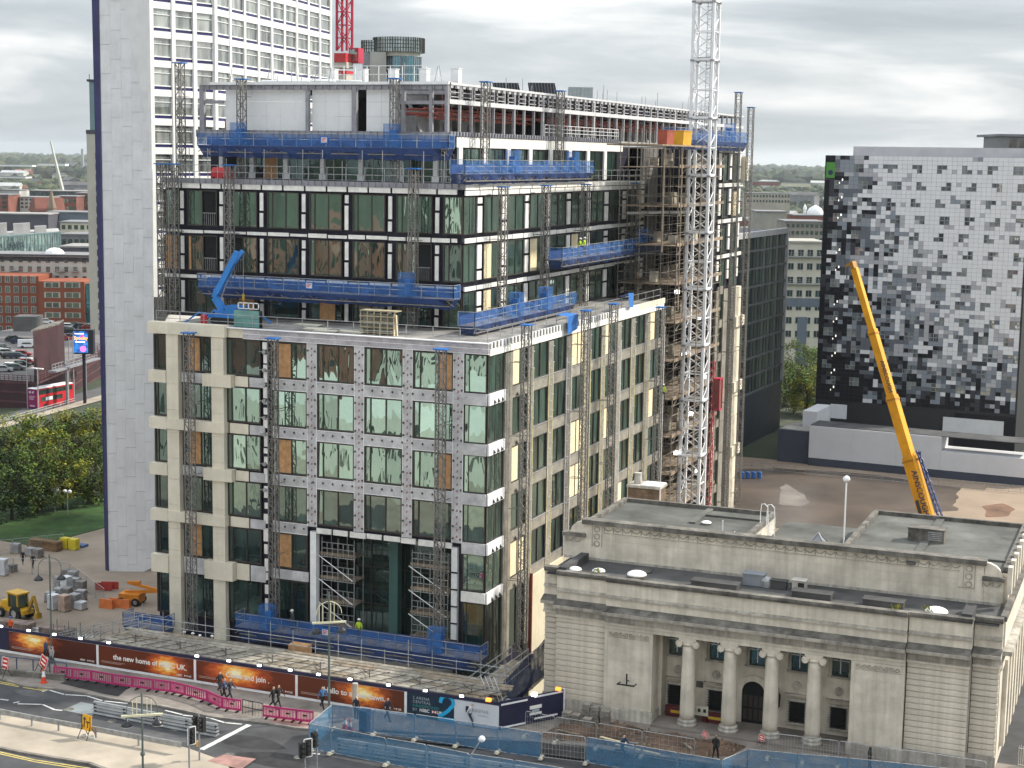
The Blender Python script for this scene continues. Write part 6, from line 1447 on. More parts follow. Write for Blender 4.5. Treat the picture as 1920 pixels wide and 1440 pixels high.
part('hexagon_mark', mb, letter_w, o, local=True); mb = MB(); mb.box(cx - .16, cx + .16, -.027, -.021, .49, .71); part('hexagon_red', mb, red_p, o, local=True)
mb = MB(); mb.box(0, x1 - xm, -.02, .03, .05, HZ - .12); o = part('pale_panel', mb, mat('panel_pale', (.60, .62, .66), .5, .04, 1), HO_, local=True); o.location = (xm, 0, 0)
cy2 = mat('cyan_print', (.02, .38, .68), .45, .05, 1)
def big2(parent, ox, oz, s_, y=-.045):
 pts = []; W_ = .27
 path_ = [(-.52, .42)] + [(.0 + .50 * math.cos(R(a)), .48 + .46 * math.sin(R(a))) for a in range(160, -60, -15)] + [(.12, -.12), (-.25, -.42), (-.55, -.62), (-.60, -.80), (-.3, -.82), (.1, -.80), (.60, -.80)]
 mb = MB()
 for k, ((a, b_), (c_, d_)) in enumerate(zip(path_, path_[1:])):
  dx, dz = c_ - a, d_ - b_; l_ = math.hypot(dx, dz); nx, nz_ = -dz / l_ * W_ / 2, dx / l_ * W_ / 2; ex, ez = dx / l_ * .05, dz / l_ * .05; yy = y - .001 * (k % 2)
  mb.face([(ox + s_ * (a - ex + nx), yy, oz + s_ * (b_ - ez + nz_)), (ox + s_ * (a - ex - nx), yy, oz + s_ * (b_ - ez - nz_)), (ox + s_ * (c_ + ex - nx), yy, oz + s_ * (d_ + ez - nz_)), (ox + s_ * (c_ + ex + nx), yy, oz + s_ * (d_ + ez + nz_))])
 return part('numeral', mb, cy2, parent, local=True)
n2 = big2(o, -.55, 1.0, .98)
text('lettering', 'ARENA', .38, mat('grey_print', (.12, .13, .15), .5, 0), o, Tm(1.35, 1.05), .003, -.006, spacing=1.1); text('small_print', 'CENTRAL', .12, MATS['grey_print'], o, Tm(1.85, .82), .003, 0, spacing=1.6)
HC = thing('navy_hoarding', (7.5, -14.7, .12), 'short navy hoarding turning back towards the bank, with white stripes and a small notice', 'hoarding', None, math.atan2(4.4, 3.1))
LC = math.hypot(4.4, 3.1)
mb = MB(); mb.box(0, LC, 0, .1, 0, HZ + .05); part('panel', mb, navy_h, HC, local=True)
for a, b_, z in ((.1, 2.3, HZ - .25), (2.9, LC - .1, HZ - .15), (.1, 2.2, .08), (2.9, LC - .5, .25)): mb = MB(); mb.box(a, b_, -.02, 0, z, z + .13); part('white_stripe', mb, white_p, HC, local=True)
mb = MB(); mb.box(LC, LC + .1, -.03, .12, 0, HZ + .1); part('end_post', mb, white_p, HC, local=True)
mb = MB(); mb.box(2.5, 3.5, -.03, 0, 1.05, 1.3); mb.box(2.5, 3.5, -.03, 0, .62, .78); part('notice', mb, letter_w, HC, local=True); mb = MB(); mb.box(2.7, 3.3, -.028, 0, .82, 1.0); part('notice_panel', mb, ptx, HC, local=True)
lampg = emit_mat('floodlight_glow', (1, 1, .97), 2.5); amber = emit_mat('amber_glow', (1, .22, .03), 2.0)
for i, u in enumerate((3, 55, 103, 152, 205, 370, 430, 487, 545, 598, 657, 729, 798, 866)):
 v = 1184 + (u - 3) * .1545; p = at(u, v, y=HY_ - .05)
 t = thing('hoarding_lamp', (p.x, HY_ - .06, HZ + .17), 'lit white floodlight on the top edge of the hoarding', 'lamp', 'lit floodlights along the hoarding'); mb = MB(); mb.box(-.14, .14, -.12, .02, .0, .14); part('lens', mb, lampg, t, local=True); mb = MB(); mb.box(-.22, .22, .02, .1, -.05, .2); part('housing', mb, black_r, t, local=True)
for x, y, lb in ((6.7, HY_ - .1, 'lit amber lamp on the hoarding above the pale panel'), (10.3, -10.6, 'lit amber lamp at the end of the navy hoarding')):
 mb = MB(); mb.box(x - .18, x + .18, y - .12, y + .12, HZ + .15, HZ + .36); one('amber_lamp', mb, amber, lb, 'lamp', 'lit amber lamps on the hoarding', (x, y, HZ + .15))
mb = MB(); mb.box(9.0, 9.35, -12.6, -12.3, HZ + .15, HZ + .38); one('hoarding_lamp', mb, lampg, 'lit white floodlight on the navy hoarding', 'lamp', 'lit floodlights along the hoarding', (9.1, -12.4, HZ + .15))
# ------------------------------------------------------------------ timber walkway deck behind the hoarding
WD = thing('scaffold_walkway', (-8, -12.6, -1.6), 'boarded scaffold walkway running behind the hoarding with poles and rails', 'scaffold')
rd = random.Random(12); DX0, DX1 = -25.2, 6.6
bm_ = [MB().box(0, 3.6, 0, .50, 0, .06).mesh('deck_board', timber), MB().box(0, 3.6, 0, .50, 0, .06).mesh('deck_board', mat('grey_boards', (.27, .245, .21), .85, .25, 1.2, streak=.2)), MB().box(0, 3.6, 0, .50, 0, .06).mesh('deck_board', mat('pale_boards', (.34, .31, .265), .85, .2, 1.2, streak=.2))]
for r_ in range(7):
 x = DX0 - rd.uniform(0, 1.2)
 while x < DX1 - .5: inst('deck_board', rd.choice(bm_), WD, (x + 8, -14.45 + r_ * .52 + 12.6, 2.05 + 1.6 + rd.uniform(0, .03) + .03 * r_), (0, 0, rd.uniform(-.006, .006))); x += 3.62
mb = MB()
for i in range(17):
 x = DX0 + .3 + i * 1.95; mb.bar((x, -10.8, -1.6), (x, -10.8, 4.4 - (i % 3) * .5), .06, n=6); mb.bar((x, -14.3, 0), (x, -14.3, 2.3), .06, n=6)
part('upright', mb, galv, WD, stuff=True)
mb = MB(); mb.bar((DX0, -10.82, 3.3), (DX1, -10.82, 3.3), .055, n=6); mb.bar((DX0, -10.82, 2.75), (DX1, -10.82, 2.75), .05, n=6); mb.bar((DX0, -14.3, 1.95), (DX1, -14.3, 1.95), .06); mb.bar((DX0, -10.9, 1.95), (DX1, -10.9, 1.95), .06); part('rail', mb, galv, WD)
mb = MB()
for i in range(24):
 x = DX0 + .5 + i * 1.35; mb.bar((x - .5, -14.5, 2.24), (x + .9, -12.4, 2.32), .05); 
 if i % 3 == 0: mb.bar((x, -12.5, 2.3), (x + 1.2, -13.6, 2.32), .05); mb.bar((x + 1.4, -14.0, 2.25), (x + 1.4, -14.0, 2.9), .05)
part('loose_tube', mb, mat('dark_tube', (.10, .09, .085), .6, .2, 2), WD, stuff=True)
mb = MB(); mb.box(-33, 4, -13.8, 4, -1.7, -1.6); struct('site_floor', mb, concrete)
mb = MB(); mb.box(-33.2, 7.2, -14.0, -13.85, -10, -.05); struct('retaining_wall', mb, concrete)
for i, (x, y, w, d, h, m_, lb) in enumerate(((-21.5, -8.8, 3.2, 1.2, 1.2, earth, 'brown block pile behind the walkway at the left'), (-16.2, -9.4, 3.8, 1.0, 1.6, concrete, 'pale concrete pile behind the walkway'), (-11.2, -9.6, 1.6, .9, 2.4, ply, 'upright brown board stack behind the walkway'), (-4.6, -9.9, 2.6, .9, 1.9, ply, 'tan timber crate behind the right end of the walkway'))):
 t = thing('material_pile', (x, y, -1.6), lb, 'materials'); rr = random.Random(i)
 for k in range(4): mb = MB(); o_ = rr.uniform(-.12, .12); mb.box(-w / 2 + o_, w / 2 + o_, -d / 2, d / 2 + o_ * .5, h * 1.7 * k / 4 + .01, h * 1.7 * (k + 1) / 4); part('block', mb, m_, t, local=True)
# metal stair and ramp by the corner of the bank
RSx = thing('access_stair', (4.6, -10, 0), 'galvanised access stair and landing between the corner glass and the bank', 'stair')
mb = MB(); mb.box(2.2, 6.6, -13.2, -11.2, 1.5, 1.6); mb.box(3.2, 4.6, -11.2, -2, .9, 1.0); part('landing', mb, timber, RSx)
mb = MB()
for k in range(8): mb.box(5.0 + k * .28, 5.3 + k * .28, -11.2 + .0, -10.0, 1.45 - k * .18, 1.5 - k * .18)
part('tread', mb, galv, RSx, stuff=True)
mb = MB(); railrun(mb, (2.3, -13.1, 1.6), (6.5, -13.1, 1.6), 1.0, 5, .05); railrun(mb, (3.2, -11.2, 1.0), (3.2, -2, 1.0), 1.05, 6, .05); railrun(mb, (4.6, -11, 1.0), (4.6, -2, 1.0), 1.05, 6, .05)
for dx in (0, .35, .7, 1.05): mb.bar((4.9 + dx, -12.2, 3.0), (6.3 + dx, -13.2, 1.2), .06)
part('rail', mb, galv, RSx)
BN = thing('netted_screen', (5.2, -4, -1), 'dark blue netted scaffold screen between the flank and the bank', 'screen')
mb = MB()
for k in range(6): mb.face([(5.0 + .12 * (k % 2), -9.5 + k * 2.4, -1), (5.0 + .12 * ((k + 1) % 2), -9.5 + (k + 1) * 2.4, -1), (5.0 + .12 * ((k + 1) % 2), -9.5 + (k + 1) * 2.4, 1.4 + .25 * k), (5.0 + .12 * (k % 2), -9.5 + k * 2.4, 1.2 + .25 * k)])
part('net', mb, net_d, BN); mb = MB(); railrun(mb, (5.1, -9.5, .2), (5.1, 5, .6), 1.6, 7, .05); part('frame', mb, galv, BN)
# ------------------------------------------------------------------ fences
GF = 'temporary fence panels round the street works'
def panel(p, q, mesh, label, z=.12, h=1.85, foot=True):
 p = Vector((p.x, p.y, z)); q = Vector((q.x, q.y, z)); d = q - p; L_ = d.length
 t = thing('fence_panel', p, label, 'fence panel', GF, math.atan2(d.y, d.x))
 mb = MB(); c_ = .12; mb.path([(.03, 0, 0), (.03, 0, h - c_), (c_, 0, h), (L_ - c_, 0, h), (L_ - .03, 0, h - c_), (L_ - .03, 0, 0)], .05, 6); mb.bar((.03, 0, .12), (L_ - .03, 0, .12), .04); part('frame', mb, galv, t, local=True)
 mb = MB()
 if mesh:
  n_ = 8
  for i in range(n_): mb.face([(L_ * i / n_, -.03 + .025 * (i % 2), .08), (L_ * (i + 1) / n_, -.03 + .025 * ((i + 1) % 2), .08), (L_ * (i + 1) / n_, -.03 + .02 * ((i + 1) % 2), h - .03), (L_ * i / n_, -.03 + .02 * (i % 2), h - .03)])
  part('mesh_sheet', mb, net_f, t, local=True)
 else:
  for i in range(1, 12): mb.bar((L_ * i / 12, 0, .1), (L_ * i / 12, 0, h), .012)
  for k in range(1, 5): mb.bar((.03, 0, h * k / 5), (L_ - .03, 0, h * k / 5), .012)
  part('wire_mesh', mb, galv, t, local=True, stuff=True)
 if foot: mb = MB(); mb.hexa([(-.14, -.35, 0), (.14, -.35, 0), (.14, .35, 0), (-.14, .35, 0), (-.1, -.3, .16), (.1, -.3, .16), (.1, .3, .16), (-.1, .3, .16)]); part('foot_block', mb, mat('pale_foot', (.50, .47, .38), .85, .2, 3), t, local=True)
def fence(px, mesh, label, zt=1.97):
 pp = [at(u, v, z=zt) for u, v in px]; k = 0
 for a, b_ in zip(pp, pp[1:]):
  n_ = max(1, round((b_ - a).length / 3.0))
  for i in range(n_): panel(a.lerp(b_, i / n_), a.lerp(b_, (i + 1) / n_), mesh, (ORD[k] + ' ' if len(pp) > 2 or n_ > 1 else '') + label.replace(' panel', ' panel from the left' if len(pp) > 2 or n_ > 1 else ' panel', 1)); k += 1
fence([(579, 1357), (623, 1320.5)], True, 'blue meshed fence panel at the left end of the works, side on to the road')
fence([(623, 1320.5), (778, 1339), (1014, 1373.5)], True, 'blue meshed fence panel in the back row before the hoarding')
fence([(579, 1357), (620, 1363.5), (724, 1384), (799, 1396), (880, 1413), (964, 1425), (1060, 1441), (1160, 1457)], True, 'blue meshed fence panel in the front row along the road')
fence([(985, 1333), (1041.7, 1344), (1118.8, 1355.6), (1204, 1370), (1304, 1386)], False, 'bare wire fence panel before the left pier of the bank')
fence([(1015.6, 1372), (1098, 1381.7)], False, 'bare wire fence panel beside the dug ground')
fence([(1100, 1381.7), (1190, 1397), (1270, 1411), (1352, 1424.5)], True, 'blue meshed fence panel in front of the dug ground')
fence([(1354, 1425), (1402, 1404.5), (1495, 1413), (1590, 1421), (1690, 1431), (1800, 1443)], True, 'blue meshed fence panel before the right of the bank')
fence([(1440, 1374), (1573, 1389), (1661, 1402), (1755, 1414), (1850, 1428)], False, 'bare wire fence panel before the right pier of the bank')
# ------------------------------------------------------------------ pink works barriers
GB_ = 'pink plastic barriers along the pavement'
pinkm = mat('pink_plastic', (.40, .028, .14), .5, .1, 2)
def pink_mesh():
 mb = MB(); L_ = 1.0; mb.box(0, L_, -.03, .03, .82, .95); mb.box(0, L_, -.03, .03, .12, .26); mb.box(0, .07, -.03, .03, .26, .82); mb.box(L_ - .07, L_, -.03, .03, .26, .82)
 for i in range(9): x = .12 + i * .088; mb.box(x, x + .04, -.02, .02, .26, .82)
 return mb.mesh('barrier_frame', pinkm)
PKM = pink_mesh(); PFT = MB().box(-.04, .04, -.3, .3, 0, .12).mesh('barrier_foot', black_r); PST = MB().box(-.16, .16, -.04, -.03, .5, .62).mesh('reflector_band', black_r)
chain = [(101, 1271), (136, 1275), (171, 1279), (211, 1286), (248, 1291), (287, 1296), (320, 1300), (346, 1306), (389, 1318), (417, 1331), (453, 1336)]
def pink(a, b_, label):
 p, q = at(*a, z=.12), at(*b_, z=.12); d = q - p; L_ = d.length
 t = thing('works_barrier', p, label, 'barrier', GB_, math.atan2(d.y, d.x)); inst('barrier_frame', PKM, t, scale=(L_, 1, 1)); inst('barrier_foot', PFT, t, (.25 * L_, 0, 0)); inst('barrier_foot', PFT, t, (.8 * L_, 0, 0)); inst('reflector_band', PST, t, (.5 * L_, 0, 0))
for i, (a, b_) in enumerate(zip(chain, chain[1:])): pink(a, b_, ORD[i] + ' pink plastic barrier from the left in the long run left of the gap')
for i, (a, b_) in enumerate((((493, 1346), (524, 1350)), ((524, 1350), (556, 1354)), ((556, 1354), (588, 1358)))): pink(a, b_, ORD[i] + ' pink plastic barrier right of the pavement gap')
p, q = at(455, 1338, z=.12), at(493, 1346, z=.12); mb = MB(); railrun(mb, p, q, 1.05, 2, .05); n_ = 14
for i in range(n_): c_ = p.lerp(q, i / n_); mb.bar(c_, c_ + Vector((0, 0, 1.0)), .018)
one('pedestrian_rail', mb, black_r, 'short dark railing between the two runs of pink barriers', 'railing', loc=tuple(p))
p, q = at(-30, 1248, z=.12), at(125, 1266, z=.12); mb = MB(); railrun(mb, p, q, .95, 5, .07, (1,)); one('blue_rail', mb, mat('dull_blue_rail', (.07, .10, .18), .5, .2, 2), 'low blue handrail behind the red signs at the left of the pavement', 'railing', loc=tuple(p))
p, q = at(-30, 1262, z=.12), at(120, 1277, z=.12); d = q - p; mb = MB(); nn = Vector((-d.y, d.x, 0)).normalized() * .3; mb.hexa([p, q, q + nn, p + nn] + [c_ + Vector((0, 0, .45)) for c_ in (p, q, q + nn, p + nn)]); one('low_wall', mb, limest_d, 'low dark stone wall behind the red signs', 'wall', loc=tuple(p))
# ------------------------------------------------------------------ crash barriers
def armco(px, label):
 pts = [at(u, v, z=.12) for u, v in px]; t = thing('crash_barrier', pts[0], label, 'crash barrier', 'crash barriers along the pale apron')
 mb = MB(); 
 for a, b_ in zip(pts, pts[1:]):
  for dz, w in ((.48, .09), (.60, .06), (.72, .09)): mb.bar((a.x, a.y, .12 + dz), (b_.x, b_.y, .12 + dz), w, .12)
  mb.bar((a.x, a.y, .12 + .6), (b_.x, b_.y, .72), .03, .3)
 part('rail', mb, galv, t)
 for a, b_ in zip(pts, pts[1:]):
  n_ = max(1, round((b_ - a).length / 2.4))
  for i in range(n_): c_ = a.lerp(b_, i / n_); mb = MB(); mb.bar((c_.x, c_.y, .1), (c_.x, c_.y, .8), .1); part('post', mb, steel, t)
armco([(-60, 1337), (0, 1349), (60, 1361), (110, 1370)], 'grey crash barrier along the apron at the left edge'); armco([(110, 1370), (180, 1383), (260, 1398), (340, 1413)], 'grey crash barrier along the apron behind the yellow lane sign')
def vario(a, b_, label, z=0.0):
 p, q = at(*a, z=z), at(*b_, z=z); d = q - p; L_ = d.length; t = thing('steel_road_barrier', p, label, 'road barrier', 'long grey steel road barriers', math.atan2(d.y, d.x))
 for k, (w, z0) in enumerate(((.5, .05), (.38, .30), (.3, .55), (.24, .78))): mb = MB(); mb.hexa([(0, -w / 2, z0), (L_, -w / 2, z0), (L_, w / 2, z0), (0, w / 2, z0), (0, -w / 2 + .04, z0 + .13), (L_, -w / 2 + .04, z0 + .13), (L_, w / 2 - .04, z0 + .13), (0, w / 2 - .04, z0 + .13)]); part('rail', mb, mat('barrier_steel', (.30, .32, .34), .45, .15, 1, metal=.3), t, local=True)
 mb = MB(); n_ = max(1, int(L_ / 2))
 for i in range(n_ + 1): x = .1 + (L_ - .2) * i / n_; mb.box(x - .05, x + .05, -.12, .12, 0, .8)
 part('post', mb, black_r, t, local=True, stuff=True)
vario((177, 1337), (292, 1359), 'long grey steel barrier lying from the painted island'); vario((294, 1359.5), (408, 1381), 'grey steel barrier ending at the white stop line'); vario((633, 1408), (800, 1434), 'grey steel barrier behind the front blue fence'); vario((803, 1434), (1010, 1466), 'grey steel barrier behind the front blue fence at the frame edge')
# ------------------------------------------------------------------ lamps, signals, signs, cones
lampblk = mat('dark_bronze_lamp', (.02, .022, .028), .35, .15, 2); greenpole = mat('dull_green_pole', (.10, .13, .12), .5, .15, 1)
def arch_lamp(x, y, z, h, w, label, deco=False, pole=None):
 t = thing('street_lamp', (x, y, z), label, 'street lamp', None, R(35)); mb = MB(); mb.bar((0, 0, 0), (0, 0, h), .16, n=10, w2=.11); mb.lathe([(.14, .9), (.16, 1.0), (.14, 1.1)]); mb.lathe([(.05, h), (.07, h + .1), (.02, h + .3)], n=8); part('post', mb, pole or greenpole, t, local=True)
 mb = MB(); a = w / 2; mb.path([(a * math.cos(R(k)), 0, h - a * .95 + a * .95 * math.sin(R(k)) ) for k in range(0, 181, 15)], .055, 6); mb.bar((a, 0, h - a * .95), (a, 0, h - a * 1.55), .05); mb.bar((-a, 0, h - a * .95), (-a, 0, h - a * 1.55), .05); part('arch', mb, pole or greenpole, t, local=True)
 for sx in (-a, a):
  mb = MB(); z0 = h - a * 1.55 - .45; mb.lathe([(.36, z0), (.37, z0 + .03), (.30, z0 + .16), (.15, z0 + .3), (.06, z0 + .36), (.05, z0 + .5)], (sx, 0, 0), 14); o = part('lamp_bell', mb, lampblk, t, local=True, smooth=True); mb = MB(); mb.lathe([(.33, z0 - .06), (.3, z0)], (sx, 0, 0), 12); part('lens', mb, mat('frosted_lens', (.5, .5, .48), .3, .05, 1), o, local=True)
 if deco:
  dm = mat('cream_light_tube', (.72, .68, .48), .5, .05, 1); mb = MB()
  for sx in (-.55, -.3, .3, .55): mb.bar((sx * a * 1.1, -.08, h - a * 1.25), (sx * a * 1.1, -.08, h - a * .95 + a * .85 * math.sqrt(max(0, 1 - (sx * 1.1) ** 2))), .06)
  mb.bar((-a * 1.35, -.1, h - a * 1.3 - .0), (a * 1.35, -.1, h - a * 1.3), .13); part('festive_tubes', mb, dm, t, local=True)
 return t
p = at(268, 1441, z=.12); arch_lamp(p.x, p.y, .12, 4.9, 1.95, 'street lamp with two bell shades and cream festive tubes nearest the road', True)
p = at(80, 1252, z=.12); arch_lamp(p.x, -15.6, .12, 8.5, 1.7, 'tall street lamp with two dark bell shades in front of the first poster')
mb = MB(); p = at(617, 1345, z=.12); t = thing('street_lamp', (p.x, p.y, .12), 'tall green lamp post with a cream festive frame before the last orange poster', 'street lamp', None, R(35)); mb.bar((0, 0, 0), (0, 0, 9.2), .18, n=10, w2=.12); part('post', mb, greenpole, t, local=True)
mb = MB(); mb.bar((-1.2, -.1, 7.0), (1.2, -.1, 7.0), .13)
for x in (-.7, -.45, .1, .35): mb.bar((x, -.1, 7.0), (x, -.1, 8.4), .06)
mb.path([(.9 * math.cos(R(k)), 0, 7.6 + .9 * math.sin(R(k))) for k in range(0, 181, 20)], .05, 5); part('festive_tubes', mb, MATS['cream_light_tube'], t, local=True)
for sx in (-.9, .9): mb = MB(); mb.lathe([(.36, 6.2), (.3, 6.4), (.06, 6.6)], (sx, 0, 0), 12); part('lamp_bell', mb, lampblk, t, local=True)
p = at(661, 1345, z=.12); mb = MB(); mb.bar((0, 0, 0), (0, 0, 2.4), .42, n=10); t = thing('concrete_column', (p.x, p.y + .4, .12), 'pale round column standing before the last orange poster', 'column'); part('shaft', mb, limest_m, t, local=True)
def signal(u, v, h, heads, label, rz, zz=.12):
 p = at(u, v, z=zz); t = thing('traffic_light', (p.x, p.y, zz), label, 'traffic light', None, rz); mb = MB(); mb.bar((0, 0, 0), (0, 0, h), .12, n=10); part('pole', mb, steel, t, local=True)
 for hx_, hz, s_ in heads:
  mb = MB(); mb.box(hx_ - .17, hx_ + .17, -.12, .18, hz, hz + 1.0); o = part('signal_head', mb, black_r, t, local=True)
  if s_:
   mb = MB(); 
   for a in ((-.30, .30, 1.06, 1.12), (-.30, .30, -.12, -.06), (-.30, -.24, -.12, 1.12), (.24, .30, -.12, 1.12)): mb.box(hx_ + a[0], hx_ + a[1], -.02, .02, hz + a[2], hz + a[3])
   mb2 = MB(); mb2.box(hx_ - .24, hx_ + .24, .0, .02, hz - .06, hz + 1.06); part('backing_board', mb2, black_r, o, local=True); part('white_border', mb, white_p, o, local=True)
  for k in range(3): mb = MB(); mb.bar((hx_, -.12, hz + .18 + k * .32), (hx_, -.3, hz + .2 + k * .32), .22, n=10); part('hood', mb, mat('signal_hood', (.03, .03, .032), .4, .1, 2), o, local=True)
 return t
signal(355, 1446, 3.0, ((.2, 1.85, True),), 'traffic light with a white bordered board at the tip of the apron', R(60)); signal(374, 1425, 3.1, ((-.28, 2.0, False), (.28, 2.0, False)), 'taller traffic light pole with two dark heads by the stop line', R(-10))
signal(572, 1462, 2.6, ((-.2, 1.5, False), (.2, 1.6, True)), 'traffic light cluster with a white border by the blue fence', R(50)); signal(594, 1452, 3.0, ((-.2, 1.9, False),), 'thin grey pole with one dark signal head before the blue fence', R(70))
p = at(377, 1420, z=.12); mb = MB(); mb.box(p.x - .1, p.x + .1, p.y - .4, p.y - .25, 1.0, 1.35); one('push_button_box', mb, MATS['yellow_plastic'], 'yellow pedestrian push button box by the traffic light', 'button box', loc=(p.x, p.y - .3, 1.0))
p = at(162, 1384, z=.12); t = thing('road_works_sign', (p.x, p.y, .12), 'yellow lane closure sign with a black arrow and T on a folding stand', 'road sign', None, R(-22) + R(12))
mb = MB(); mb.hexa([(-.43, -.02, .55), (.43, -.02, .55), (.43, .02, .55), (-.43, .02, .55), (-.43, .12, 1.6), (.43, .12, 1.6), (.43, .16, 1.6), (-.43, .16, 1.6)]); sb = part('sign_board', mb, mat('sign_amber', (.72, .36, .015), .5, .05, 1), t, local=True)
mb = MB(); Z = lambda z: -.03 + (z - .55) * .133
for a in ((-.24, -.17, .75, 1.3), (.08, .15, .75, 1.1), (-.06, .32, 1.1, 1.18)): mb.hexa([(a[0], Z(a[2]) - .012, a[2]), (a[1], Z(a[2]) - .012, a[2]), (a[1], Z(a[2]), a[2]), (a[0], Z(a[2]), a[2]), (a[0], Z(a[3]) - .012, a[3]), (a[1], Z(a[3]) - .012, a[3]), (a[1], Z(a[3]), a[3]), (a[0], Z(a[3]), a[3])])
mb.face([(-.35, Z(1.28) - .012, 1.28), (-.06, Z(1.28) - .012, 1.28), (-.205, Z(1.46) - .012, 1.46)]); part('arrow_mark', mb, black_r, sb, local=True)
mb = MB()
for s_ in (-.43, .38): mb.box(s_, s_ + .05, -.03, -.02, .56, 1.58)
part('sign_edge', mb, black_r, sb, local=True); mb = MB()
for sx in (-.35, .35): mb.bar((sx, .05, .9), (sx * 1.25, -.4, 0), .04); mb.bar((sx, .05, .9), (sx * 1.25, .55, 0), .04)
part('stand', mb, black_r, t, local=True); mb = MB(); mb.lathe([(.22, 0), (.24, .1), (.1, .2)], (-.3, .1, 0), 8); mb.lathe([(.22, 0), (.24, .1), (.1, .2)], (.35, .15, 0), 8); part('sandbag', mb, mat('white_sandbag', (.55, .53, .50), .9, .2, 3), t, local=True)
def redsign(u, v, label, tilt, s_=1.0):
 p = at(u, v, z=.12); t = thing('road_works_sign', (p.x, p.y, .12), label, 'road sign', 'red road works signs', R(-25)); t.scale = (s_, s_, s_); mb = MB(); mb.box(-.5, .5, -.02, .02, .55, 1.45); sb = part('sign_board', mb, mat('sign_red', (.55, .02, .02), .5, .05, 1), t, local=True); sb.rotation_euler = (R(-10), R(tilt), 0)
 mb = MB()
 for k, w in enumerate((.30, .34)): mb.box(-w, w, -.032, -.02, 1.08 - k * .3, 1.2 - k * .3)
 for a in ((-.5, .5, 1.41, 1.45), (-.5, .5, .55, .59), (-.5, -.46, .55, 1.45), (.46, .5, .55, 1.45)): mb.box(a[0], a[1], -.03, -.021, a[2], a[3])
 part('lettering_bar', mb, letter_w, sb, local=True); mb = MB()
 for sx in (-.35, .35): mb.bar((sx, .02, .7), (sx * 1.2, -.35, 0), .04); mb.bar((sx, .02, .7), (sx * 1.2, .45, 0), .04)
 part('stand', mb, black_r, t, local=True)
redsign(76, 1263, 'red tilted road works sign with white lettering beside the tall lamp', 14); redsign(8, 1268, 'red road works sign low at the left edge of the pavement', -6); redsign(1426, 1397, 'small red arrow sign on the fence before the bank columns', 0, .5); redsign(1317, 1389, 'small red sign leaning between the first two bank columns', 20, .5)
GC = 'orange and white traffic cones'
def cone(u, v, label, h=.95):
 p = at(u, v, z=.12); t = thing('traffic_cone', (p.x, p.y, .12), label, 'traffic cone', GC); om = mat('cone_red', (.62, .06, .02), .5, .08, 2)
 mb = MB(); mb.box(-.24, .24, -.24, .24, 0, .05); mb.lathe([(.19, .05), (.14, h * .38)], n=12); mb.lathe([(.085, h * .72), (.03, h)], n=12); part('cone', mb, om, t, local=True); mb = MB(); mb.lathe([(.142, h * .38), (.087, h * .72)], n=12); part('white_sleeve', mb, white_p, t, local=True)
cone(82, 1280, 'tall red and white cone by the tall lamp post', 1.25); cone(647, 1367, 'left cone of the pair behind the blue fence'); cone(656, 1370, 'right cone of the pair behind the blue fence', .85)
t = arch = None
mb = MB(); p = at(905, 1440, z=0); ln = thing('street_lamp', (p.x - .6, p.y - .5, 0), 'pale modern lamp head leaning in at the bottom edge of the road', 'street lamp'); mb.bar((0, 0, 0), (0, 0, 1.0), .12, n=8); mb.bar((0, 0, 1.0), (.5, .2, 1.9), .09, n=8); part('post', mb, galv, ln, local=True); mb = MB(); mb.lathe([(.05, -.2), (.2, -.1), (.24, .05), (.15, .2), (.03, .25)], (.62, .25, 2.05), 12); part('lamp_head', mb, white_p, ln, local=True, smooth=True)
# stone slabs on pallets before the bank
rs2 = random.Random(17); GSL = 'piles of lifted paving slabs before the bank'
for i, (u, v, n_, lb) in enumerate(((1063, 1357, 7, 'leftmost pile of grey paving slabs by the navy hoarding'), (1079, 1358, 6, 'second pile of grey paving slabs from the navy hoarding'), (1100, 1352, 10, 'tall pile of grey paving slabs at the back'), (1101, 1366, 6, 'short pile of grey paving slabs at the front'), (1116, 1354, 9, 'fourth pile of grey paving slabs from the navy hoarding'), (1135, 1358, 8, 'rightmost pile of grey paving slabs nearest the pier'))):
 p = at(u, v, z=.12); t = thing('slab_pile', (p.x, p.y, .12), lb, 'slab pile', GSL)
 for k in range(n_): mb = MB(); a, b_ = rs2.uniform(-.04, .04), rs2.uniform(-.04, .04); mb.box(-.3 + a, .3 + a, -.28 + b_, .28 + b_, .02 + k * .13, .02 + k * .13 + .10); part('slab', mb, mat('grey_slab', (.26, .235, .205), .9, .25, 3), t, local=True)
for i, (u, v, L_, a, m_) in enumerate(((1150, 1387, 2.2, -.3, ply_pale), (1065, 1372, 1.8, -.2, timber), (1290, 1398, 1.2, -.9, timber), (1195, 1404, 3.4, -.18, ply_pale), (1165, 1390, 2.4, .1, galv))):
 p = at(u, v, z=.5); mb = MB(); mb.bar((p.x - L_ / 2 * math.cos(a), p.y - L_ / 2 * math.sin(a), .45), (p.x + L_ / 2 * math.cos(a), p.y + L_ / 2 * math.sin(a), .5), .16, .06); one('plank', mb, m_, ('pale plank lying across the dug ground', 'brown plank by the slab piles', 'broken plank at the right of the dug ground', 'long pale plank edging the dug ground', 'grey metal strip across the dug ground')[i], 'plank', loc=(p.x, p.y, .4))
for i, (x, y, lb) in enumerate(((18.2, -7.2, 'dark red barrier with a yellow stripe behind the first column'), (21.0, -7.4, 'dark red barrier with a yellow stripe behind the second column'))):
 t = thing('low_barrier', (x, y, .26), lb, 'barrier'); mb = MB(); mb.box(-.9, .9, -.1, .1, 0, .8); part('panel', mb, mat('maroon_plastic', (.09, .012, .018), .5, .1, 2), t, local=True); mb = MB(); mb.box(-.5, .6, -.13, -.1, .3, .5); part('yellow_band', mb, MATS['hook_yellow'], t, local=True)
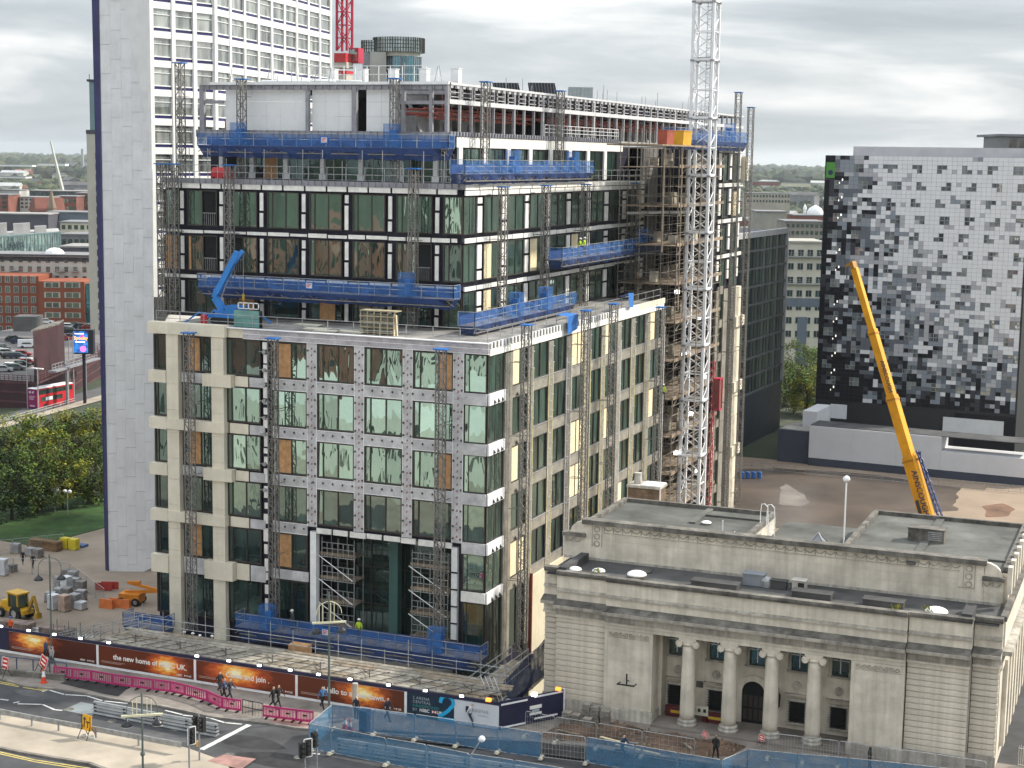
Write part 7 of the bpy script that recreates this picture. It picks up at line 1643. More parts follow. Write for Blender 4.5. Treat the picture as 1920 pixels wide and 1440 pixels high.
t = thing('site_notice', (20.0, -7.6, .26), 'pale notice board with dark pictograms between the first two columns', 'sign'); mb = MB(); mb.box(-.75, .55, -.03, .03, .5, 1.2); part('board', mb, mat('cream_board', (.55, .53, .45), .6, .08, 2), t, local=True); mb = MB()
for k in range(3): mb.box(-.6 + k * .4, -.4 + k * .4, -.04, -.03, .75, 1.0); mb.bar((-.7, 0, 0), (-.7, 0, .5), .05); mb.bar((.5, 0, 0), (.5, 0, .5), .05)
part('pictogram', mb, black_r, t, local=True)
p = at(668, 1375, z=.12); mb = MB(); mb.box(-.3, .3, -.3, .3, 0, 1.6); t = thing('utility_cabinet', (p.x + .4, p.y + .5, .12), 'dark cabinet behind the blue fence by the cones', 'cabinet'); part('casing', mb, navy_h, t, local=True)
# iron gate and planting at the right edge
gt = thing('iron_gate', (41.6, -6.5, 0), 'pale iron railing and gate at the right of the bank', 'gate'); mb = MB()
for k in range(14): mb.bar((k * .14, 0, 0), (k * .14, 0, 1.5 + .08 * (k % 2)), .035)
mb.bar((0, 0, .2), (1.9, 0, .2), .04); mb.bar((0, 0, 1.35), (1.9, 0, 1.35), .04); part('bars', mb, limest, gt, local=True)
# ------------------------------------------------------------------ people
def body_mesh(pose):
 """one continuous skinned figure, feet at z = 0, facing -y"""
 st = {'stand': dict(l=(.04, -.03), r=(-.02, .03), la=(.06, -.05), ra=(.0, -.06), lean=0), 'walk': dict(l=(-.30, .05), r=(.28, .12), la=(.20, .02), ra=(-.22, -.12), lean=-.04), 'run': dict(l=(-.38, .22), r=(.46, .34), la=(.28, -.10), ra=(-.26, -.28), lean=-.14), 'work': dict(l=(-.08, .0), r=(.10, .02), la=(-.28, -.22), ra=(-.22, -.26), lean=-.16)}[pose]
 V_, E_, R_ = [], [], []
 def add(p, r_, par=None):
  V_.append(p); R_.append(r_)
  if par is not None: E_.append((par, len(V_) - 1))
  return len(V_) - 1
 ln = st['lean']
 pel = add((0, 0, .95), .155); sp = add((0, ln * .4, 1.12), .14, pel); ch = add((0, ln * .8, 1.32), .165, sp); nk = add((0, ln, 1.48), .065, ch); hd = add((0, ln - .015, 1.60), .092, nk); tp = add((0, ln, 1.70), .085, hd); add((0, ln - .105, 1.61), .022, hd)
 for sx, (fy, kb), ay in ((-1, st['l'], st['la']), (1, st['r'], st['ra'])):
  hp = add((sx * .095, 0, .88), .105, pel); kn = add((sx * .11, fy * .45 - abs(kb) * .5, .50 + (.04 if pose == 'run' else 0)), .075, hp); an = add((sx * .11, fy + (kb * .6 if fy > 0 else 0), .09 + max(0, (fy > .2) * .1 + (pose == 'run' and fy > 0) * .25)), .052, kn); add((sx * .12, V_[an][1] - .16, V_[an][2] - .045), .042, an)
  sh = add((sx * .19, ln, 1.40), .072, ch); el = add((sx * .26, ln + ay[0] * .5 + .03, 1.14), .052, sh); wr = add((sx * .25, ln + ay[0] + ay[1], .93 + (.16 if pose in ('run', 'work') else 0)), .036, el); hn = add((sx * .24, V_[wr][1] - .05, V_[wr][2] - .09), .036, wr)
 me = bpy.data.meshes.new('figure'); me.from_pydata(V_, E_, []); o = bpy.data.objects.new('figure', me); COL.objects.link(o)
 md = o.modifiers.new('skin', 'SKIN'); md.use_smooth_shade = True
 if not me.skin_vertices: 
  import bmesh as _b; bm = _b.new(); bm.from_mesh(me); bm.verts.layers.skin.verify(); bm.to_mesh(me); bm.free()
 for i, sv in enumerate(me.skin_vertices[0].data): sv.radius = (R_[i], R_[i] * (.72 if i in (0, 1, 2) else 1.0)); sv.use_root = (i == 0)
 ss = o.modifiers.new('sub', 'SUBSURF'); ss.levels = 1; ss.render_levels = 1
 dg = bpy.context.evaluated_depsgraph_get(); r_ = bpy.data.meshes.new_from_object(o.evaluated_get(dg)); bpy.data.objects.remove(o)
 z0 = min(v.co.z for v in r_.vertices); hands = [(x, y, z - z0) for (x, y, z), q in zip(V_, R_) if q == .036 and abs(x) < .245]
 for v in r_.vertices: v.co.z -= z0
 ks = []
 for p in r_.polygons:
  c_ = p.center; k = 2
  if c_.z < .12 or (pose != 'stand' and c_.z < .4 and False): k = 4
  elif c_.z < .97 and abs(c_.x) < .22: k = 3
  elif min((c_ - Vector(q)).length for q in hands) < .10: k = 0
  elif c_.z > 1.50: k = 1 if (c_.z > 1.655 or c_.y > ln + .035) else 0
  ks.append(k); p.use_smooth = True
 r_.materials.clear()
 for k in range(5): r_.materials.append(skinm)
 r_.polygons.foreach_set('material_index', ks)
 return r_
skinm = mat('skin', (.48, .30, .22), .6, .05, 2)
FIG = {k: body_mesh(k) for k in ('stand', 'walk', 'run', 'work')}
skinm = mat('skin', (.48, .30, .22), .6, .05, 2)
CM = {}
def cloth(c_):
 if c_ not in CM: CM[c_] = mat('cloth_%d' % len(CM), c_, .85, .12, 6)
 return CM[c_]
def person(x, y, z, pose, rz, label, top, legs, hair=(.03, .02, .015), helmet=None, group='people on the pavement', vest=None, bag=None):
 me = FIG[pose].copy()
 for i_, m_ in enumerate((skinm, cloth(hair), cloth(top), cloth(legs), cloth((.02, .018, .016)))): me.materials[i_] = m_
 o = link('person', me); o.location = (x, y, z); o.rotation_euler = (0, 0, rz); tag(o, label, 'person', group)
 if helmet:
  ln = {'stand': 0, 'walk': -.04, 'run': -.14, 'work': -.16}[pose]; mb = MB(); mb.lathe([(.135, 0), (.128, .05), (.09, .11), (.02, .13)], (0, ln - .01, 1.66), 12); mb.box(-.07, .07, ln - .2, ln - .1, 1.66, 1.675); part('helmet', mb, helmet, o, local=True, smooth=True)
 if bag: mb = MB(); mb.box(-.16, .16, .11, .27, 1.02, 1.42); part('backpack', mb, cloth(bag), o, local=True)
 return o
def pp(u, v): return at(u, v, z=.12)
for u, v, ps, rz, lb, tp_, lg in ((97, 1252, 'walk', 180, 'person in a pale grey coat walking past the first poster', (.30, .30, .29), (.10, .13, .15)), (86, 1240, 'walk', 170, 'person half hidden behind the tall lamp post by the red sign', (.05, .06, .12), (.03, .03, .04)), (412, 1300, 'walk', 75, 'person in black walking closest to the join poster', (.015, .015, .018), (.03, .03, .035)), (420, 1313, 'walk', 100, 'person in a dark blue jacket in the pair by the pink barriers', (.05, .07, .14), (.02, .02, .025)), (431, 1314, 'walk', 95, 'person in a dark suit striding at the right of the pair', (.025, .03, .045), (.03, .035, .05)),
  (512, 1329, 'walk', 95, 'person in black at the left of the couple by the barrier gap', (.012, .012, .014), (.015, .015, .018)), (522, 1326, 'walk', 85, 'person in a long dark coat at the right of the couple by the barrier gap', (.02, .016, .015), (.02, .02, .02)), (604, 1329, 'walk', 70, 'person in a blue top and black trousers before the last orange poster', (.04, .13, .30), (.015, .015, .02)), (726, 1351, 'walk', 80, 'person in a dark suit passing the dawn poster', (.03, .03, .05), (.03, .03, .05)),
  (668, 1349, 'stand', 180, 'dark clad person standing beside the pale round column', (.02, .02, .03), (.02, .02, .025)), (1166, 1422, 'run', 75, 'person in navy hurrying behind the blue mesh before the dug ground', (.03, .05, .11), (.02, .03, .06)), (1341, 1424, 'walk', 180, 'person in black standing before the bank porch', (.012, .012, .014), (.012, .012, .014)), (1630, 1440, 'stand', 90, 'person in dark clothes before the right pier of the bank', (.02, .02, .025), (.02, .02, .02))):
 p = pp(u, v); person(p.x, p.y, .12, ps, R(rz), lb, tp_, lg)
p = pp(881, 1361); person(p.x, p.y, .12, 'run', R(75), 'person in a white top with a dark backpack running past the pale panel', (.60, .60, .62), (.02, .03, .06), bag=(.015, .015, .02))
hv, ho, hw = (.42, .62, .03), (.75, .13, .03), mat('helmet_white', (.8, .8, .8), .4, .05, 2)
GWk = 'site workers in hard hats'
for u, v, ps, rz, lb, tp_, lg, zf, yy in ((346, 1196, 'stand', 200, 'worker in a yellow and dark vest at the left pier', (.45, .50, .06), (.02, .02, .03), None, -4.0), (358, 1201, 'work', 150, 'worker bending in an orange jacket beside the left pier', ho, (.03, .04, .09), None, -4.2), (376, 1201, 'work', 20, 'worker in dark clothes with a white helmet beside the orange jacket', (.03, .035, .05), (.02, .03, .06), None, -4.1), (396, 1198, 'work', 60, 'worker in a navy jacket crouched at the second pier', (.03, .04, .08), (.02, .03, .06), None, -3.9)):
 p = at(u, v, y=yy); person(p.x, yy, -1.6, ps, R(rz), lb, tp_, lg, helmet=hw, group=GWk)
p = at(548, 1180, y=-1.8); person(p.x, -1.8, .8, 'stand', R(-30), 'worker in a dark vest on the platform at the left of the entrance', (.05, .06, .07), (.02, .03, .05), helmet=hw, group=GWk)
p = at(673, 1178, y=-1.8); person(p.x, -1.8, .8, 'stand', R(190), 'worker in a bright lime jacket on the platform in the middle of the entrance', hv, (.02, .03, .05), helmet=hw, group=GWk)
p = at(1243, 752, x=.4); person(.4, p.y, 2.6 + 12.2, 'stand', R(200), 'worker in lime inside the recess scaffold', hv, (.02, .03, .05), helmet=hw, group=GWk)
for u, lb, y_ in ((1096, 'worker in lime at the left end of the netted platform on the sunny side', 0), (1085, 'worker bending in lime on the netted platform on the sunny side', 1)):
 p = at(u, 455, x=-4.6); person(-4.6, p.y, 30.4, 'stand' if not y_ else 'work', R(90), lb, hv, (.02, .03, .05), helmet=hw, group=GWk)
for u, v, lb in ((43, 1058, 'person in dark clothes carrying a bundle across the square'), (62, 1065, 'person in black walking across the square by the lamp arch')): p = at(u, v, z=-9.9); person(p.x, p.y, -9.9, 'walk', R(60), lb, (.02, .02, .03), (.015, .015, .02), group='people on the square')
p = at(20, 1180, y=-12); person(p.x, -12.0, .35, 'stand', R(0), 'worker in orange behind the hoarding at the left edge', ho, (.03, .03, .05), helmet=mat('helmet_blue', (.06, .08, .3), .4, .1, 2), group=GWk)
# ------------------------------------------------------------------ vehicles
yel = mat('plant_yellow', (.62, .36, .02), .45, .12, 1)
def wheel(parent, x, y, r_, w):
 mb = MB(); mb.bar((x, y - w / 2, r_), (x, y + w / 2, r_), 2 * r_, n=18); o = part('wheel', mb, black_r, parent, local=True); mb = MB(); mb.bar((x, y - w / 2 - .01, r_), (x, y + w / 2 + .01, r_), r_ * 1.05, n=12); part('rim', mb, galv, o, local=True)
p = at(32, 1158, z=-9.9); BH = thing('backhoe_loader', (p.x, p.y, -9.9), 'yellow backhoe loader with a glazed cab standing on the square', 'digger', None, R(165))
mb = MB(); mb.box(-2.0, 1.6, -.7, .7, .75, 1.25); mb.hexa([(.7, -.6, 1.25), (2.2, -.55, 1.25), (2.2, .55, 1.25), (.7, .6, 1.25), (.7, -.6, 1.9), (2.1, -.5, 1.7), (2.1, .5, 1.7), (.7, .6, 1.9)]); part('body', mb, yel, BH, local=True)
mb = MB()
for x, y in ((-1.1, -.7), (.6, -.7), (.6, .7), (-1.1, .7)): mb.bar((x, y, 1.25), (x * .92, y * .92, 2.75), .12)
mb.box(-1.25, .75, -.78, .78, 2.75, 2.92); part('cab_frame', mb, yel, BH, local=True); mb = MB(); mb.box(-1.02, .52, -.62, .62, 1.3, 2.74); part('cab_glass', mb, g_dark, BH, local=True)
for y in (-.85, .85): wheel(BH, -.9, y, .78, .45); wheel(BH, 1.6, y, .5, .35)
mb = MB()
for y in (-.55, .55): mb.bar((.6, y, 1.5), (2.9, y, .8), .16)
mb.hexa([(2.8, -1.1, .1), (3.6, -1.1, .05), (3.6, 1.1, .05), (2.8, 1.1, .1), (2.75, -1.1, .95), (2.9, -1.1, 1.0), (2.9, 1.1, 1.0), (2.75, 1.1, .95)]); part('loader_bucket', mb, yel, BH, local=True)
mb = MB(); mb.bar((-2.0, 0, 1.0), (-3.0, 0, 2.9), .28); mb.bar((-3.0, 0, 2.9), (-3.7, 0, 1.2), .24); mb.hexa([(-3.9, -.35, .6), (-3.3, -.35, .6), (-3.3, .35, .6), (-3.9, .35, .6), (-3.8, -.35, 1.2), (-3.5, -.35, 1.2), (-3.5, .35, 1.2), (-3.8, .35, 1.2)]); part('digger_arm', mb, mat('plant_dark_yellow', (.40, .24, .03), .5, .15, 1), BH, local=True)
# big yellow telescopic crane
MC = thing('mobile_crane', (23.0, 89.5, -9.9), 'yellow telescopic mobile crane with a long raised boom on the cleared ground', 'crane')
cy_ = mat('crane_yellow', (.78, .36, .012), .4, .1, .6)
mb = MB(); mb.box(-4.5, 6, -1.4, 1.4, 1.0, 1.7); mb.box(3.6, 5.9, -1.35, 1.35, 1.7, 3.0); mb.box(-3.6, -.4, -1.3, 1.3, 1.7, 3.2); part('carrier', mb, cy_, MC, local=True)
for x in (-3.5, -1.8, 1.2, 2.9, 4.9):
 for y in (-1.3, 1.3): wheel(MC, x, y, .72, .5)
b0 = Vector((.6, -1.0, 2.4)); b1 = Vector(at(1602, 503, t=208)) - Vector((23.0, 89.5, -9.9)); bd = b1 - b0
cut = (0, .30, .52, .76, 1.0); wd = (1.25, 1.02, .82, .64)
for k in range(4): mb = MB(); mb.bar(b0 + bd * cut[k], b0 + bd * (cut[k + 1] + (.015 if k < 3 else 0)), wd[k], wd[k] * 1.25); part('boom_section', mb, cy_, MC, local=True)
mb = MB()
for k in (1, 2, 3): c_ = b0 + bd * cut[k]; mb = MB(); mb.bar(c_ - bd.normalized() * .12, c_ + bd.normalized() * .12, wd[k - 1] * 1.18, wd[k - 1] * 1.4); part('boom_collar', mb, mat('crane_ochre', (.42, .20, .01), .5, .1, 1), MC, local=True)

mb = MB(); mb.bar(b1, b1 + bd.normalized() * .9, .9, .5); mb.bar(b1 + Vector((-.5, 0, .6)), b1 + Vector((-1.1, 0, .2)), .5, .3); part('boom_head', mb, MATS['crane_ochre'], MC, local=True); mb = MB(); mb.bar(b1 + Vector((-.9, -.1, .2)), b1 + Vector((-.9, -.1, -1.4)), .12); mb.bar(b1 + Vector((-1.1, -.1, .4)), b1 + Vector((-1.3, -.1, 1.3)), .07); part('head_tackle', mb, frame_b, MC, local=True)
mb = MB(); mb.bar(b0 + Vector((-.6, -.6, -.4)) + bd * .0, b0 + bd * .16 + Vector((-.6, -.5, 0)), .42, n=8); part('lift_ram', mb, frame_b, MC, local=True)
mb = MB(); s0 = b0 + Vector((1.5, -.6, .3)); s1 = b0 + bd * .34 + Vector((1.15, -.3, 0)); sd_ = s1 - s0
for dx, dy in ((0, 0), (.6, 0), (.6, .6), (0, .6)): mb.bar(s0 + Vector((dx, dy, 0)), s1 + Vector((dx * .5, dy * .5, 0)), .12)
for k in range(9): mb.bar(s0 + sd_ * (k / 9), s0 + sd_ * ((k + 1) / 9) + Vector((.55 if k % 2 == 0 else 0, 0, 0)), .08); mb.bar(s0 + sd_ * (k / 9) + Vector((.55, 0, 0)), s0 + sd_ * ((k + 1) / 9) + Vector((0, .4, 0)), .08)
part('folding_jib', mb, mat('jib_blue', (.02, .04, .16), .5, .15, 1), MC, local=True)
ax = bd.normalized(); outv = Vector((.25, -1, .1)); outv = (outv - ax * outv.dot(ax)).normalized(); c_ = b0 + bd * .265 + outv * .93
text('lettering', 'AINSCOUGH', 1.0, mat('crane_letter', (.02, .02, .05), .5, 0), MC, frame_M(c_ - ax.cross(outv) * .0 + (-ax).cross(outv) * .35, -ax, outv), .01, .02)
c_ = b0 + bd * .66 + outv * .62; text('lettering', 'AINSCOUGH', .72, MATS['crane_letter'], MC, frame_M(c_ + (-ax).cross(outv) * .22, -ax, outv), .01, .01)
# blue barrels by the far wing
for i, u in enumerate((1391, 1402, 1413, 1424)):
 p = at(u, 896, z=-9.85); mb = MB(); mb.lathe([(.34, 0), (.36, .3), (.34, .6), (.36, .9), (.3, 1.0)], (p.x, p.y, -9.85), 12); one('blue_barrel', mb, blue_p, ('leftmost', 'second from left', 'third from left', 'rightmost')[i] + ' blue barrel at the edge of the wet ground', 'barrel', 'blue barrels on the cleared ground', (p.x, p.y, -9.85))
# ------------------------------------------------------------------ square on the lower left: materials
GM2 = 'wrapped pallets of paving on the square'
rp2 = random.Random(31); pcs = [mat('wrap_white', (.60, .62, .66), .35, .12, 2), mat('wrap_grey', (.30, .30, .31), .5, .15, 2), mat('stone_pink', (.46, .34, .27), .8, .15, 2), mat('slab_grey2', (.22, .21, .20), .85, .2, 2)]
spots = [(101, 1143, 0, 1.6), (121, 1146, 2, 1.7), (140, 1140, 1, 1.5), (152, 1143, 0, .8), (95, 1128, 1, 1.0), (112, 1124, 1, 1.2), (125, 1130, 3, 1.6), (125, 1108, 0, 1.6), (112, 1103, 1, 1.2), (140, 1100, 1, .9), (152, 1112, 3, 1.3), (137, 1088, 1, 1.0), (126, 1082, 3, .8), (152, 1126, 1, 1.1), (5, 1079, 0, 1.9), (22, 1072, 3, .8), (30, 1037, 1, 1.1), (58, 1042, 1, .9), (72, 1045, 3, 1.0)]
names_ = ('white wrapped', 'grey wrapped', 'pink stone', 'dark slab'); where = ('at the front left of the cluster', 'at the front middle of the cluster', 'at the front right of the cluster', 'lowest at the right front corner', 'left in the second row', 'middle of the second row', 'in the centre of the cluster', 'standing tallest at the back', 'at the back left', 'at the back right', 'at the right edge', 'topmost at the far back', 'small at the far back left', 'right of the second row', 'at the left edge of the frame', 'beside the white stack at the left edge', 'near the lawn at the left', 'near the two walkers', 'right of the two walkers')
for (u, v, k, h), wh in zip(spots, where):
 p = at(u, v, z=-9.9); t = thing('pallet_stack', (p.x, p.y, -9.9), names_[k] + ' pallet ' + wh, 'pallet', GM2, rp2.uniform(-.3, .3)); n_ = max(2, round(h / .3)); mb = MB(); mb.box(-.55, .55, -.5, .5, 0, .14); part('pallet', mb, timber, t, local=True)
 for i in range(n_): mb = MB(); e_ = rp2.uniform(-.05, .05); mb.box(-.52 + e_, .52 + e_, -.47, .47, .15 + h * i / n_, .15 + h * (i + 1) / n_ - .03); part('layer', mb, pcs[k], t, local=True)
p = at(112, 1029, z=-9.9)
for i in range(2): mb = MB(); x = p.x + i * 1.3; mb.box(x, x + 1.1, p.y, p.y + .9, -9.75, -8.5); mb.box(x + .1, x + 1.0, p.y + .05, p.y + .85, -9.9, -9.75); one('yellow_bulk_bin', mb, mat('bin_yellow', (.62, .50, .03), .5, .1, 2), ('left', 'right')[i] + ' yellow bulk bin at the edge of the lawn', 'bin', 'yellow bins by the lawn', (x, p.y, -9.9))
p = at(85, 1030, z=-9.9); t = thing('timber_stack', (p.x, p.y, -9.9), 'long low stack of brown timber left of the yellow bins', 'timber')
for k in range(4): mb = MB(); mb.box(-2.4 + .1 * k, 2.2, -.6, .6, .05 + k * .3, .3 + k * .3); part('timber_layer', mb, mat('brown_timber', (.20, .12, .06), .85, .25, 1), t, local=True)
p = at(146, 1024, z=-9.9); mb = MB(); mb.box(p.x - 1.2, p.x + 1.2, p.y - .6, p.y + .6, -9.9, -9.6); one('blue_sheet_pile', mb, mat('faded_blue', (.08, .14, .30), .7, .2, 1), 'flat blue sheeted pile right of the yellow bins', 'materials', loc=(p.x, p.y, -9.9))
for i, (u, v) in enumerate(((178, 1108), (190, 1106))): p = at(u, v, z=-9.9); t = thing('works_barrier', (p.x, p.y, -9.9), ('left', 'right')[i] + ' red plastic barrier at the foot of the white tower', 'barrier', 'red barriers at the tower foot', R(20)); inst('barrier_frame', MB().box(0, 2, -.04, .04, .1, 1.0).mesh('barrier_frame', mat('barrier_red', (.40, .04, .03), .5, .1, 2)), t)
for i, (u, v) in enumerate(((200, 1140), (218, 1138), (232, 1140))): p = at(u, v, z=-9.9); mb = MB(); x, y = p.x, p.y; mb.hexa([(x - .9, y - .25, -9.9), (x + .9, y - .25, -9.9), (x + .9, y + .25, -9.9), (x - .9, y + .25, -9.9), (x - .8, y - .1, -8.9), (x + .8, y - .1, -8.9), (x + .8, y + .1, -8.9), (x - .8, y + .1, -8.9)]); one('water_barrier', mb, mat('barrier_orange', (.60, .16, .04), .5, .1, 2), ('left', 'middle', 'right')[i] + ' orange water filled barrier below the tower', 'barrier', 'orange barriers below the tower', (x, y, -9.9))
p = at(248, 1132, z=-9.9); t = thing('boom_lift', (p.x, p.y, -9.9), 'orange boom lift lowered at the foot of the left pier', 'lift', None, R(10)); mb = MB(); mb.box(-1.2, 1.2, -.9, .9, .3, 1.3); part('base', mb, mat('lift_orange', (.62, .22, .02), .5, .12, 1), t, local=True); mb = MB(); mb.bar((-.8, 0, 1.3), (3.4, 0, 1.7), .35); mb.bar((3.4, 0, 1.7), (-.5, .1, 2.4), .3); mb.bar((-.5, 0, 2.4), (1.0, 0, 2.5), .3); part('boom', mb, MATS['lift_orange'], t, local=True)
for x in (-.8, .8):
 for y in (-.9, .9): wheel(t, x, y, .45, .3)
# steel and scaffold store between hoarding and square
t = thing('steel_store', (-38, -9, -10), 'rack of long grey scaffold tubes and beams behind the first poster', 'scaffold')
mb = MB(); mb.box(-52, -29.5, -13.8, -6.2, -10, -.55); part('platform', mb, concrete, t)
for i in range(9): mb = MB(); y_ = -12.6 + i * .6; z_ = -.4 + .09 * (i % 3); mb.bar((-50, y_, z_), (-34.2 - (i % 4) * .8, y_ + .2, z_), .2, .16); part('beam', mb, galv if i % 2 else steel_l, t)
mb = MB()
for i in range(10): x = -33.8 + i * .38; mb.bar((x, -11.0, -.5), (x, -11.0, 1.3 + .4 * (i % 3)), .05); mb.bar((x, -11, .2), (x + 1.2, -9.8, 1.2), .05); mb.bar((x - .5, -9.6, -.4), (x + .5, -11.8, .7), .045)
part('propped_tube', mb, mast_g, t, stuff=True)
for i in range(4): mb = MB(); mb.hexa([(-33.5 + i * .9, -12.6, -.5), (-32.9 + i * .9, -12.6, -.5), (-32.9 + i * .9, -10.6, -.5), (-33.5 + i * .9, -10.6, -.5), (-33.0 + i * .9, -12.3, .7 + .1 * i), (-32.8 + i * .9, -12.3, .7 + .1 * i), (-32.8 + i * .9, -10.9, .7), (-33.0 + i * .9, -10.9, .7)]); part('stacked_frame', mb, mat('bluegrey_frame', (.20, .22, .25), .6, .2, 1), t)
for x in (-45, -41, -37): mb = MB(); mb.box(x, x + 2.8, -8.4, -7.2, -.5, .25); part('brick_pack', mb, mat('dull_brick_pack', (.20, .15, .13), .9, .3, 1.5), t)
t = thing('access_ramp', (-30, -11, -1), 'sloping grey scaffold ramp with rails left of the walkway', 'scaffold'); mb = MB(); mb.bar((-34, -13.0, -.3), (-25, -10.4, 2.1), 1.4, .08); part('deck', mb, timber, t); mb = MB()
for k in (0, .5, 1.0):
 for dy in (-.8, .8): mb.bar((-34, -13.0 + dy, -.2 + k), (-25, -10.4 + dy, 2.2 + k), .05)
for i in range(7): f_ = i / 6; mb.bar((-34 + 9 * f_, -13.8 + 2.6 * f_, -1), (-34 + 9 * f_, -13.8 + 2.6 * f_, .9 + 2.4 * f_), .05); mb.bar((-34 + 9 * f_, -12.2 + 2.6 * f_, -1), (-34 + 9 * f_, -12.2 + 2.6 * f_, .9 + 2.4 * f_), .05)
part('rail', mb, galv, t)
p0, p1, p2 = at(-10, 1045, z=-8.2), at(130, 1057, z=-8.2), at(195, 1106, z=-8.2)
for i, (a, b_) in enumerate(((p0, p1), (p1, p2))):
 n_ = 4
 for k in range(n_): panel(a.lerp(b_, k / n_), a.lerp(b_, (k + 1) / n_), False, ORD[i * 4 + k] + ' bare wire fence panel along the pallets on the square', z=-9.9, foot=False)
a, b_ = at(-10, 1016, z=-8.2), at(120, 1003, z=-8.2)
for k in range(4): panel(a.lerp(b_, k / 4), a.lerp(b_, (k + 1) / 4), False, ORD[k] + ' bare wire fence panel along the front of the lawn', z=-9.9, foot=False)
# ------------------------------------------------------------------ trees
def crown_mesh(name, mtls, seed, n_clump=80, leaves=75, rx=4.6, rz=5.2, lsz=.42):
 rr = random.Random(seed); mb = MB()
 for c_ in range(n_clump):
  while True:
   p = Vector((rr.uniform(-1, 1), rr.uniform(-1, 1), rr.uniform(-1, 1)))
   if .35 < p.length < 1: break
  p = Vector((p.x * rx, p.y * rx, p.z * rz)) * (1 + .22 * noise.noise(p * 1.7 + Vector((seed, 0, 0)))); cr_ = rr.uniform(.7, 1.5); mi_ = 0 if rr.random() < .6 else 1
  for l_ in range(leaves):
   d = Vector((rr.gauss(0, 1), rr.gauss(0, 1), rr.gauss(0, .8))); d = d.normalized() * cr_ * rr.random() ** .45; q = p + d
   a = Vector((rr.uniform(-1, 1), rr.uniform(-1, 1), rr.uniform(-.6, .6))).normalized(); b_ = a.cross(Vector((rr.uniform(-1, 1), rr.uniform(-1, 1), 1))).normalized(); s_ = lsz * rr.uniform(.6, 1.2)
   mb.mi(mi_).face([q - a * s_ * .5, q + b_ * s_ * .32, q + a * s_ * .5, q - b_ * s_ * .32])
 return mb.mesh(name, mtls)
def trunk_mesh(h, seed):
 rr = random.Random(seed); mb = MB(); mb.bar((0, 0, 0), (.1, .05, h * .5), .5, n=8, w2=.3)
 for k in range(7):
  a = k * .9 + rr.uniform(-.3, .3); z0 = h * rr.uniform(.2, .38); mb.bar((.05, .03, z0), (2.4 * math.cos(a), 2.4 * math.sin(a), z0 + rr.uniform(2.2, 4.5)), .2, n=6, w2=.06)
 return mb.mesh('trunk', bark)
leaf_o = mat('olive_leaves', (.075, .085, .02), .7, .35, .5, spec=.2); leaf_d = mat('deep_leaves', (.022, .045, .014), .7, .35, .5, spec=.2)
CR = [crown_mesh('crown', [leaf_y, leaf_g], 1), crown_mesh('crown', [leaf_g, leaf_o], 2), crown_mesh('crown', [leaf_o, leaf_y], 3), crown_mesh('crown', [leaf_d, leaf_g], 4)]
TR = [trunk_mesh(12, k) for k in range(2)]
GT = 'leafy trees round the lawn'
def tree(x, y, z, s_, k, label, group=GT, lift=5.6, rz=0):
 t = thing('tree', (x, y, z), label, 'tree', group, rz); inst('trunk', TR[k % 2], t, scale=(s_, s_, s_)); inst('crown', CR[k], t, (0, 0, lift * s_), scale=(s_, s_, s_))
tl = ((-30, 985, 0, 1.15, 'dark leaved tree at the left edge of the lawn', 3), (22, 975, 1, 1.12, 'dark green tree left on the near side of the lawn', 3), (70, 962, 2, 1.0, 'mid green tree in the middle of the near row', 1), (118, 955, 3, 1.0, 'yellow green tree right in the near row', 0), (165, 945, 4, 1.05, 'green tree hard against the white tower', 1), (-25, 905, 5, 1.1, 'olive tree at the left edge of the back row', 2), (35, 895, 6, 1.1, 'yellow green tree left in the back row', 0), (85, 900, 7, 1.15, 'tallest yellow green tree in the middle of the back row', 0), (135, 890, 8, 1.12, 'olive green tree right in the back row', 2), (180, 885, 9, 1.2, 'bright green tree behind the edge of the white tower', 0), (215, 930, 10, 1.1, 'green tree hidden mostly behind the white tower', 1))
for u, v, i, s_, lb, k in tl: p = at(u, v, z=-9.9); tree(p.x, p.y, -9.9, s_ * .86, k, lb, rz=i * 1.3)
for u, v, s_, lb, k in ((1488, 775, .95, 'left green tree in the gap beside the pixel hotel', 1), (1512, 780, 1.0, 'right green tree in the gap beside the pixel hotel', 0), (1470, 760, .9, 'green tree behind the dark glazed block', 1), (1500, 735, 1.05, 'tall green tree at the back of the gap', 1)):
 p = at(u, v, z=-10); tree(p.x, p.y, -10, s_, k, lb, 'trees in the gap beside the hotel')
# lamps and road on the left
def strip(name, A, B, mtl, n=14, dz=.06):
 A = [at(u, v, z=-12.6) for u, v in A]; B = [at(u, v, z=-12.6) for u, v in B]
 def samp(P, f_): f_ *= len(P) - 1; i = min(int(f_), len(P) - 2); return P[i].lerp(P[i + 1], f_ - i)
 mb = MB(); rows = [[samp(A, i / n).lerp(samp(B, i / n), j / 4) for j in range(5)] for i in range(n + 1)]
 for r_ in rows:
  for q in r_: q.z = ground_z(q.x, q.y) + dz
 for a, b_ in zip(rows, rows[1:]):
  for j in range(4): mb.face([a[j], a[j + 1], b_[j + 1], b_[j]])
 return struct(name, mb, mtl)
strip('ring_road', [(-80, 835), (0, 800), (100, 768), (195, 738)], [(-80, 735), (0, 738), (60, 742), (115, 732), (195, 686)], mat('far_asphalt', (.10, .10, .105), .85, .15, .1))
strip('road_verge', [(-80, 845), (0, 812), (100, 780), (195, 752)], [(-80, 835), (0, 800), (100, 768), (195, 738)], paving_l, dz=.1)
strip('parking_bay', [(-80, 728), (0, 728), (52, 732)], [(-80, 716), (0, 716), (52, 718)], concrete, dz=.1)
mb = MB()
